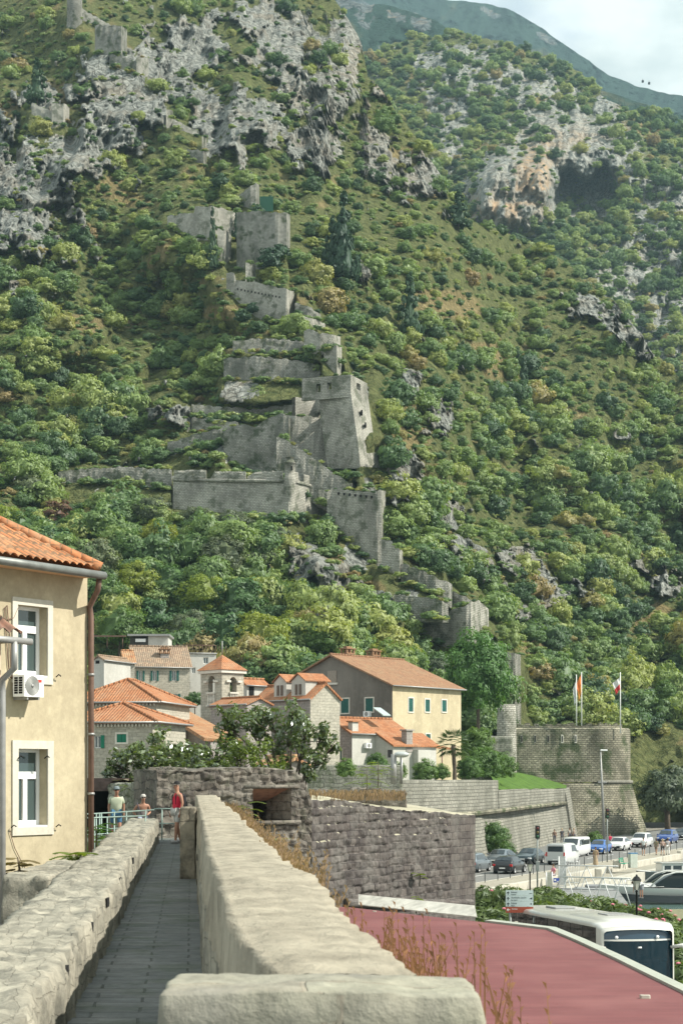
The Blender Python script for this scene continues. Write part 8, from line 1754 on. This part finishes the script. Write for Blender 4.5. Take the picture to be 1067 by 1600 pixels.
# leafy tree behind the casemate: visible limbs, big glossy leaves
M_mag=leafmat('glossy_tree_leaves',[(0,(.095,.135,.045)),(1,(.095,.135,.045))],.3,.3);M_mag.node_tree.nodes['Mix Shader.001'].inputs[0].default_value=.09
def cluster_tree(name,label,base,cl,leaf,mat,dens=1.,seed=1,asp=1.8,limb=.09,cat='tree',sag=0.,leafn=150):
 r=np.random.default_rng(seed);root=empty(name,base,0,label,cat);V0=[];mb=MB();B=np.array(base)
 for(px,py,Y,rp)in cl:
  c=np.array(P(px,py,Y));R=rp*Y/F*1.25;n=int(1.3*leafn*dens*(rp/20.)**1.6)
  mid=B+(c-B)*.55+np.array([0,0,.12*np.linalg.norm(c-B)*(1 if sag==0 else-sag)]);mb.tube([tuple(B),tuple(B+(mid-B)*.5+r.normal(size=3)*.12),tuple(mid),tuple(c)],[limb,limb*.7,limb*.5,limb*.2],6)
  sub=c+r.normal(size=(7,3))*R*.45
  for s_ in sub:mb.tube([tuple(mid+(c-mid)*.6),tuple(s_)],[limb*.25,.012],4)
  k=r.integers(0,7,n);d=r.normal(size=(n,3));d/=np.linalg.norm(d,axis=1)[:,None];p0=sub[k]+d*(R*.5*r.random(n)[:,None]**.5)
  nn=d*.5+r.normal(size=(n,3))*.5+[0,0,.5];nn/=np.linalg.norm(nn,axis=1)[:,None];t1=np.cross(nn,r.normal(size=(n,3)));t1/=np.linalg.norm(t1,axis=1)[:,None];t2=np.cross(nn,t1);s=leaf*(.7+.6*r.random(n))[:,None]
  V0.append(np.stack([p0-t1*s*asp*.5,p0-t2*s*.42,p0+t1*s*asp*.5,p0+t2*s*.42],1).reshape(-1,3))
 V=np.concatenate(V0);me=bpy.data.meshes.new('foliage');me.from_pydata((V-B).tolist(),[],np.arange(len(V)).reshape(-1,4).tolist());me.materials.append(mat);me.update();o=bpy.data.objects.new('foliage',me);COL.objects.link(o);o.parent=root
 mb.build('branches',M_bark,root,True);return root
Ym=80
cluster_tree('broadleaf_tree','spreading leafy tree with bare lower limbs behind the casemate',(X(455,Ym),Ym,6.5),[(375,1120,80,24),(350,1128,80,16),(400,1112,81,20),(425,1125,80,24),(455,1118,79,18),(480,1140,79,24),(505,1150,79,18),(520,1165,79,12),(450,1150,80,22),(420,1160,80,18),(470,1175,79,18),(500,1185,79,16),(480,1205,79,14),(395,1150,80,18),(360,1150,80,14),(437,1185,80,14)],.15,M_mag,1.15,5)
cluster_tree('broadleaf_bush','wide dark leafy bush above the garden wall behind the walkers',(X(265,78),78,6),[(185,1195,77,18),(175,1208,77,12),(205,1185,77,20),(230,1190,78,22),(258,1180,78,24),(285,1188,78,24),(312,1180,79,24),(335,1190,79,22),(355,1178,79,20),(250,1160,80,14),(240,1205,77,18),(275,1205,77,18),(310,1203,77,18),(215,1208,77,16),(345,1200,78,16)],.14,M_mag,1.7,6,cat='bush')
M_fresh=leafmat('fresh_green_leaves',[(0,(.1,.15,.025)),(1,(.12,.16,.03))],.45)
cluster_tree('pale_green_tree','fresh light green foliage between the leafy bush and the spreading tree',(X(380,77),77,6),[(375,1172,77,20),(400,1180,77,22),(372,1195,77,18),(410,1198,77,18),(440,1200,77,16)],.1,M_fresh,1.8,7,cat='bush')
def sapling(label,px,py,Y,h,n,seed,L1=.75,mat=None,name='sapling',cat='sapling'):
 r=np.random.default_rng(seed);base=P(px,py,Y);root=empty(name,base,0,label,cat);mb=MB();mb.tube([(0,0,-.3),(.03,0,h*.6),(0,0,h)],[.03,.02,.01],5);mb.build('stem',M_bark,root);mb=MB()
 for k in range(n):
  a=k*2.4;z=h*(.35+.65*k/n);el=.5-.5*r.random();d=Vector((math.cos(a)*math.cos(el),math.sin(a)*math.cos(el),math.sin(el)));s=d.cross(Vector((0,0,1))).normalized();ln=L1*(.7+.5*r.random())
  for j in range(9):
   q=(j+1)/9;c=Vector((0,0,z))+d*ln*q-Vector((0,0,.35*ln*q*q))
   for sg_ in(-1,1):e=c+s*sg_*.17*(1.2-q*.7)+d*.06-Vector((0,0,.04));w_=d*.03;mb.add([c,(c+e)/2+w_,e,(c+e)/2-w_],[(0,1,2,3)])
 mb.build('leaves',mat or M_fresh,root);return root
sapling('bright green sapling with feathery leaves on top of the bossed wall',572,1250,70,1.3,12,1,1.);sapling('second feathery sapling left of the hooded lamp pole',590,1228,73,1.,8,2,.9);sapling('green weed with feathery leaves before the casemate embrasure',385,1300,52,.9,9,3,.55);sapling('small green weed at the foot of the bossed wall',650,1415,67,.35,7,4,.3);sapling('ivy sprig hanging beside the embrasure foot of the bossed wall',655,1372,69,.2,6,5,.25);sapling('tall green plant behind the railing at the house corner',150,1322,47,.55,14,6,.5,leafmat('lush_leaves',[(0,(.05,.12,.02)),(1,(.06,.13,.02))],.4));sapling('low green plant under the left railing',165,1325,48,.35,10,8,.45);sapling('green plant growing from the garden wall behind the walkers',205,1240,70,.4,8,9,.5);sapling('low trailing plant on the branch wall top',118,1345,31.5,.12,12,10,.35)
sapling('thin dry weed growing against the foot of the yellow house',28,1385,27.5,.45,10,12,.25,leafmat('dry_weed',[(0,(.12,.1,.05)),(1,(.14,.11,.05))],.2))
# oleander hedge
M_ole=leafmat('oleander_leaves',[(0,(.07,.11,.03)),(1,(.1,.145,.045))],.35)
OLE=[crown_mesh('oleander_crown',M_ole,500+i,1.,.75,34,70,.045,.34,core=.6,asp=2.6)for i in range(4)]
M_pink=plain('pink_petals',(.55,.18,.22),.7)
def oleander(px,pyb,Y,r,lb,flowers=0,k=0):
 root=empty('oleander_shrub',(X(px,Y),Y,0),rg.random()*6,lb,'shrub','oleander shrubs of the hedge');c=bpy.data.objects.new('foliage',OLE[k%4]);COL.objects.link(c);c.parent=root;zt_=Zp(pyb,Y);c.scale=(r,r,zt_/1.5)
 for f in range(flowers):a=rg.random()*6.28;mb=MB();q=Vector((math.cos(a)*r*.55,math.sin(a)*r*.55,zt_*(.92+.1*rg.random())));mb.lathe([(0,-.05),(.09,-.02),(.1,.03),(0,.07)],tuple(q),6,smooth=False);mb.build('flower',M_pink,root)
HD=[(752,1386,98,1.6),(775,1384,100,1.5),(798,1388,97,1.4),(850,1388,96,1.7),(872,1392,94,1.6),(893,1402,92,1.5),(912,1406,90,1.5),(935,1402,92,1.6),(957,1408,90,1.5),(978,1412,88,1.5),(1000,1418,86,1.5),(1022,1422,84,1.5),(1044,1430,82,1.6),(1066,1440,80,1.6),(1090,1448,78,1.7),(760,1420,84,1.5),(785,1428,82,1.3),(840,1410,84,1.4),(1012,1448,74,1.4),(1038,1455,72,1.4),(1062,1470,70,1.5),(1052,1500,65,1.2),(1075,1510,62,1.3),(1066,1535,60,1.),(1030,1440,78,1.3),(820,1400,90,1.4),(890,1420,82,1.4),(930,1425,80,1.3),(970,1430,80,1.3)]
def ordn(q):return['white van','signboard','coach roof','motor boat','right edge'][q]
for k,(px,py,Y,r)in enumerate(HD):
 near_='left of the signboard' if px<788 else 'right behind the signboard' if px<835 else 'between the signboard and the gangway' if px<900 else 'in front of the gangway trusses' if px<985 else 'in front of the motor boat' if py<1445 else 'beside the coach mirror at the right edge'
 oleander(px,py,Y,r,'leafy green oleander shrub '+near_,3 if px>975 and py<1445 else(1 if k%3==0 else 0),k)
M_dry=leafmat('dry_grass',[(0,(.24,.165,.11)),(1,(.24,.165,.11))],.3)
def blades(name,label,gen,n,mat,seed,kind='stuff',cat='grass',w=.006,bend=.25):
 r=np.random.default_rng(seed);vs=[];fs=[]
 for i in range(n):
  x,y,z,h=gen(r);a=r.random()*6.28;ln=r.normal()*bend*h;dx,dy=math.cos(a)*ln,math.sin(a)*ln;b=len(vs);wx,wy=w*math.sin(a+1),w*math.cos(a+1)
  vs+=[(x-w,y,z),(x+w,y,z),(x+dx*.4+w*.9,y+dy*.4,z+h*.55),(x+dx*.4-w*.9,y+dy*.4,z+h*.55),(x+dx,y+dy,z+h)];fs+=[(b,b+1,b+2,b+3),(b+3,b+2,b+4)]
  for j in range(5):q=.6+.08*j;cx_,cy_,cz_=x+dx*q,y+dy*q,z+h*q;s=w*3.2;b=len(vs);vs+=[(cx_,cy_,cz_),(cx_+s*(1 if j%2 else-1),cy_+s*.5,cz_+s*2.),(cx_,cy_,cz_+s*1.5)];fs.append((b,b+1,b+2))
 me=bpy.data.meshes.new(name);me.from_pydata(vs,[],fs);me.materials.append(mat);me.update();o=bpy.data.objects.new(name,me);COL.objects.link(o);tag(o,label,cat,kind=kind);return o
def g1(r):Y=13+34*r.random()**.8;c=.5+.5*math.sin(Y*1.7);p_=W(.86+.3*r.random()**1.5,Y,7.15);return p_.x,p_.y,p_.z,.3+.32*r.random()*c
def g2(r):Y=8.2+4.5*r.random();u=.95+.16*(r.random()+r.random())*(1+2.2*r.random());p_=W(u,Y,6.7);return p_.x,p_.y,p_.z,.4+.5*r.random()**1.5
blades('dry_grass','reddish dry grass growing along the outside of the right parapet',g1,1700,M_dry,3,w=.007)
blades('tall_dry_grass','tall blurred dry grass stalks in front of the red roof',g2,260,leafmat('dry_grass_red',[(0,(.26,.13,.08)),(1,(.26,.13,.08))],.3),4,w=.006,bend=.12)
mb=MB();mb.quad(W(.7,6,6.9),W(1.1,6,6.6),W(1.25,56,6.9),W(.7,56,7.3));tag(mb.build('outer_ledge',M_rub2),kind='structure')
def g3(r):px=484+150*r.random();Y=63.5+7*r.random();return X(px,Y),Y,7.45,.12+.25*r.random()
blades('ledge_grass','straw coloured grass on the terrace behind the bossed wall',g3,380,M_dry,5,w=.012)
def g4(r):Y=40+16*r.random();p_=W(-1.95-3.2*r.random()**1.5,Y,5.6);return p_.x,p_.y,p_.z,.3+.5*r.random()
blades('garden_grass','green and straw grass in the strip between the house and the walkway',g4,1500,leafmat('garden_grass_green',[(0,(.1,.16,.03)),(1,(.1,.16,.03))],.4),6,w=.012)
# cable cars far away and birds none
for k,(px,py)in enumerate(((1003.5,127),(1013.5,130))):
 Y=1700;c=empty('cable_cabin',P(px,py,Y),0,('left of two tiny dark cable car cabins above the far ridge','right of two tiny dark cable car cabins above the far ridge')[k],'cable car');mb=MB();mb.bbox(-1.,1.,-1,1,-1.2,1.,.3);mb.build('cabin',M_blk,c);mb=MB();mb.tube([(0,0,1),(0,0,2.6)],.12,5);mb.build('hanger',M_blk,c)
# ============================================================ AIR
m=bpy.data.materials.new('haze_air');m.use_nodes=True;t=m.node_tree;t.nodes.clear()
o_=N(t,'ShaderNodeOutputMaterial');pv=N(t,'ShaderNodeVolumePrincipled');L(t,pv.outputs[0],o_.inputs['Volume'])
pv.inputs['Density'].default_value=.00014;pv.inputs['Color'].default_value=(.38,.55,.64,1);pv.inputs['Anisotropy'].default_value=.2
hb=MB();hb.box(-600,900,-70,4250,-4.,1250);ho=hb.build('haze',m);tag(ho,kind='stuff',label='pale bluish air between the viewer and the far ridges',cat='haze')
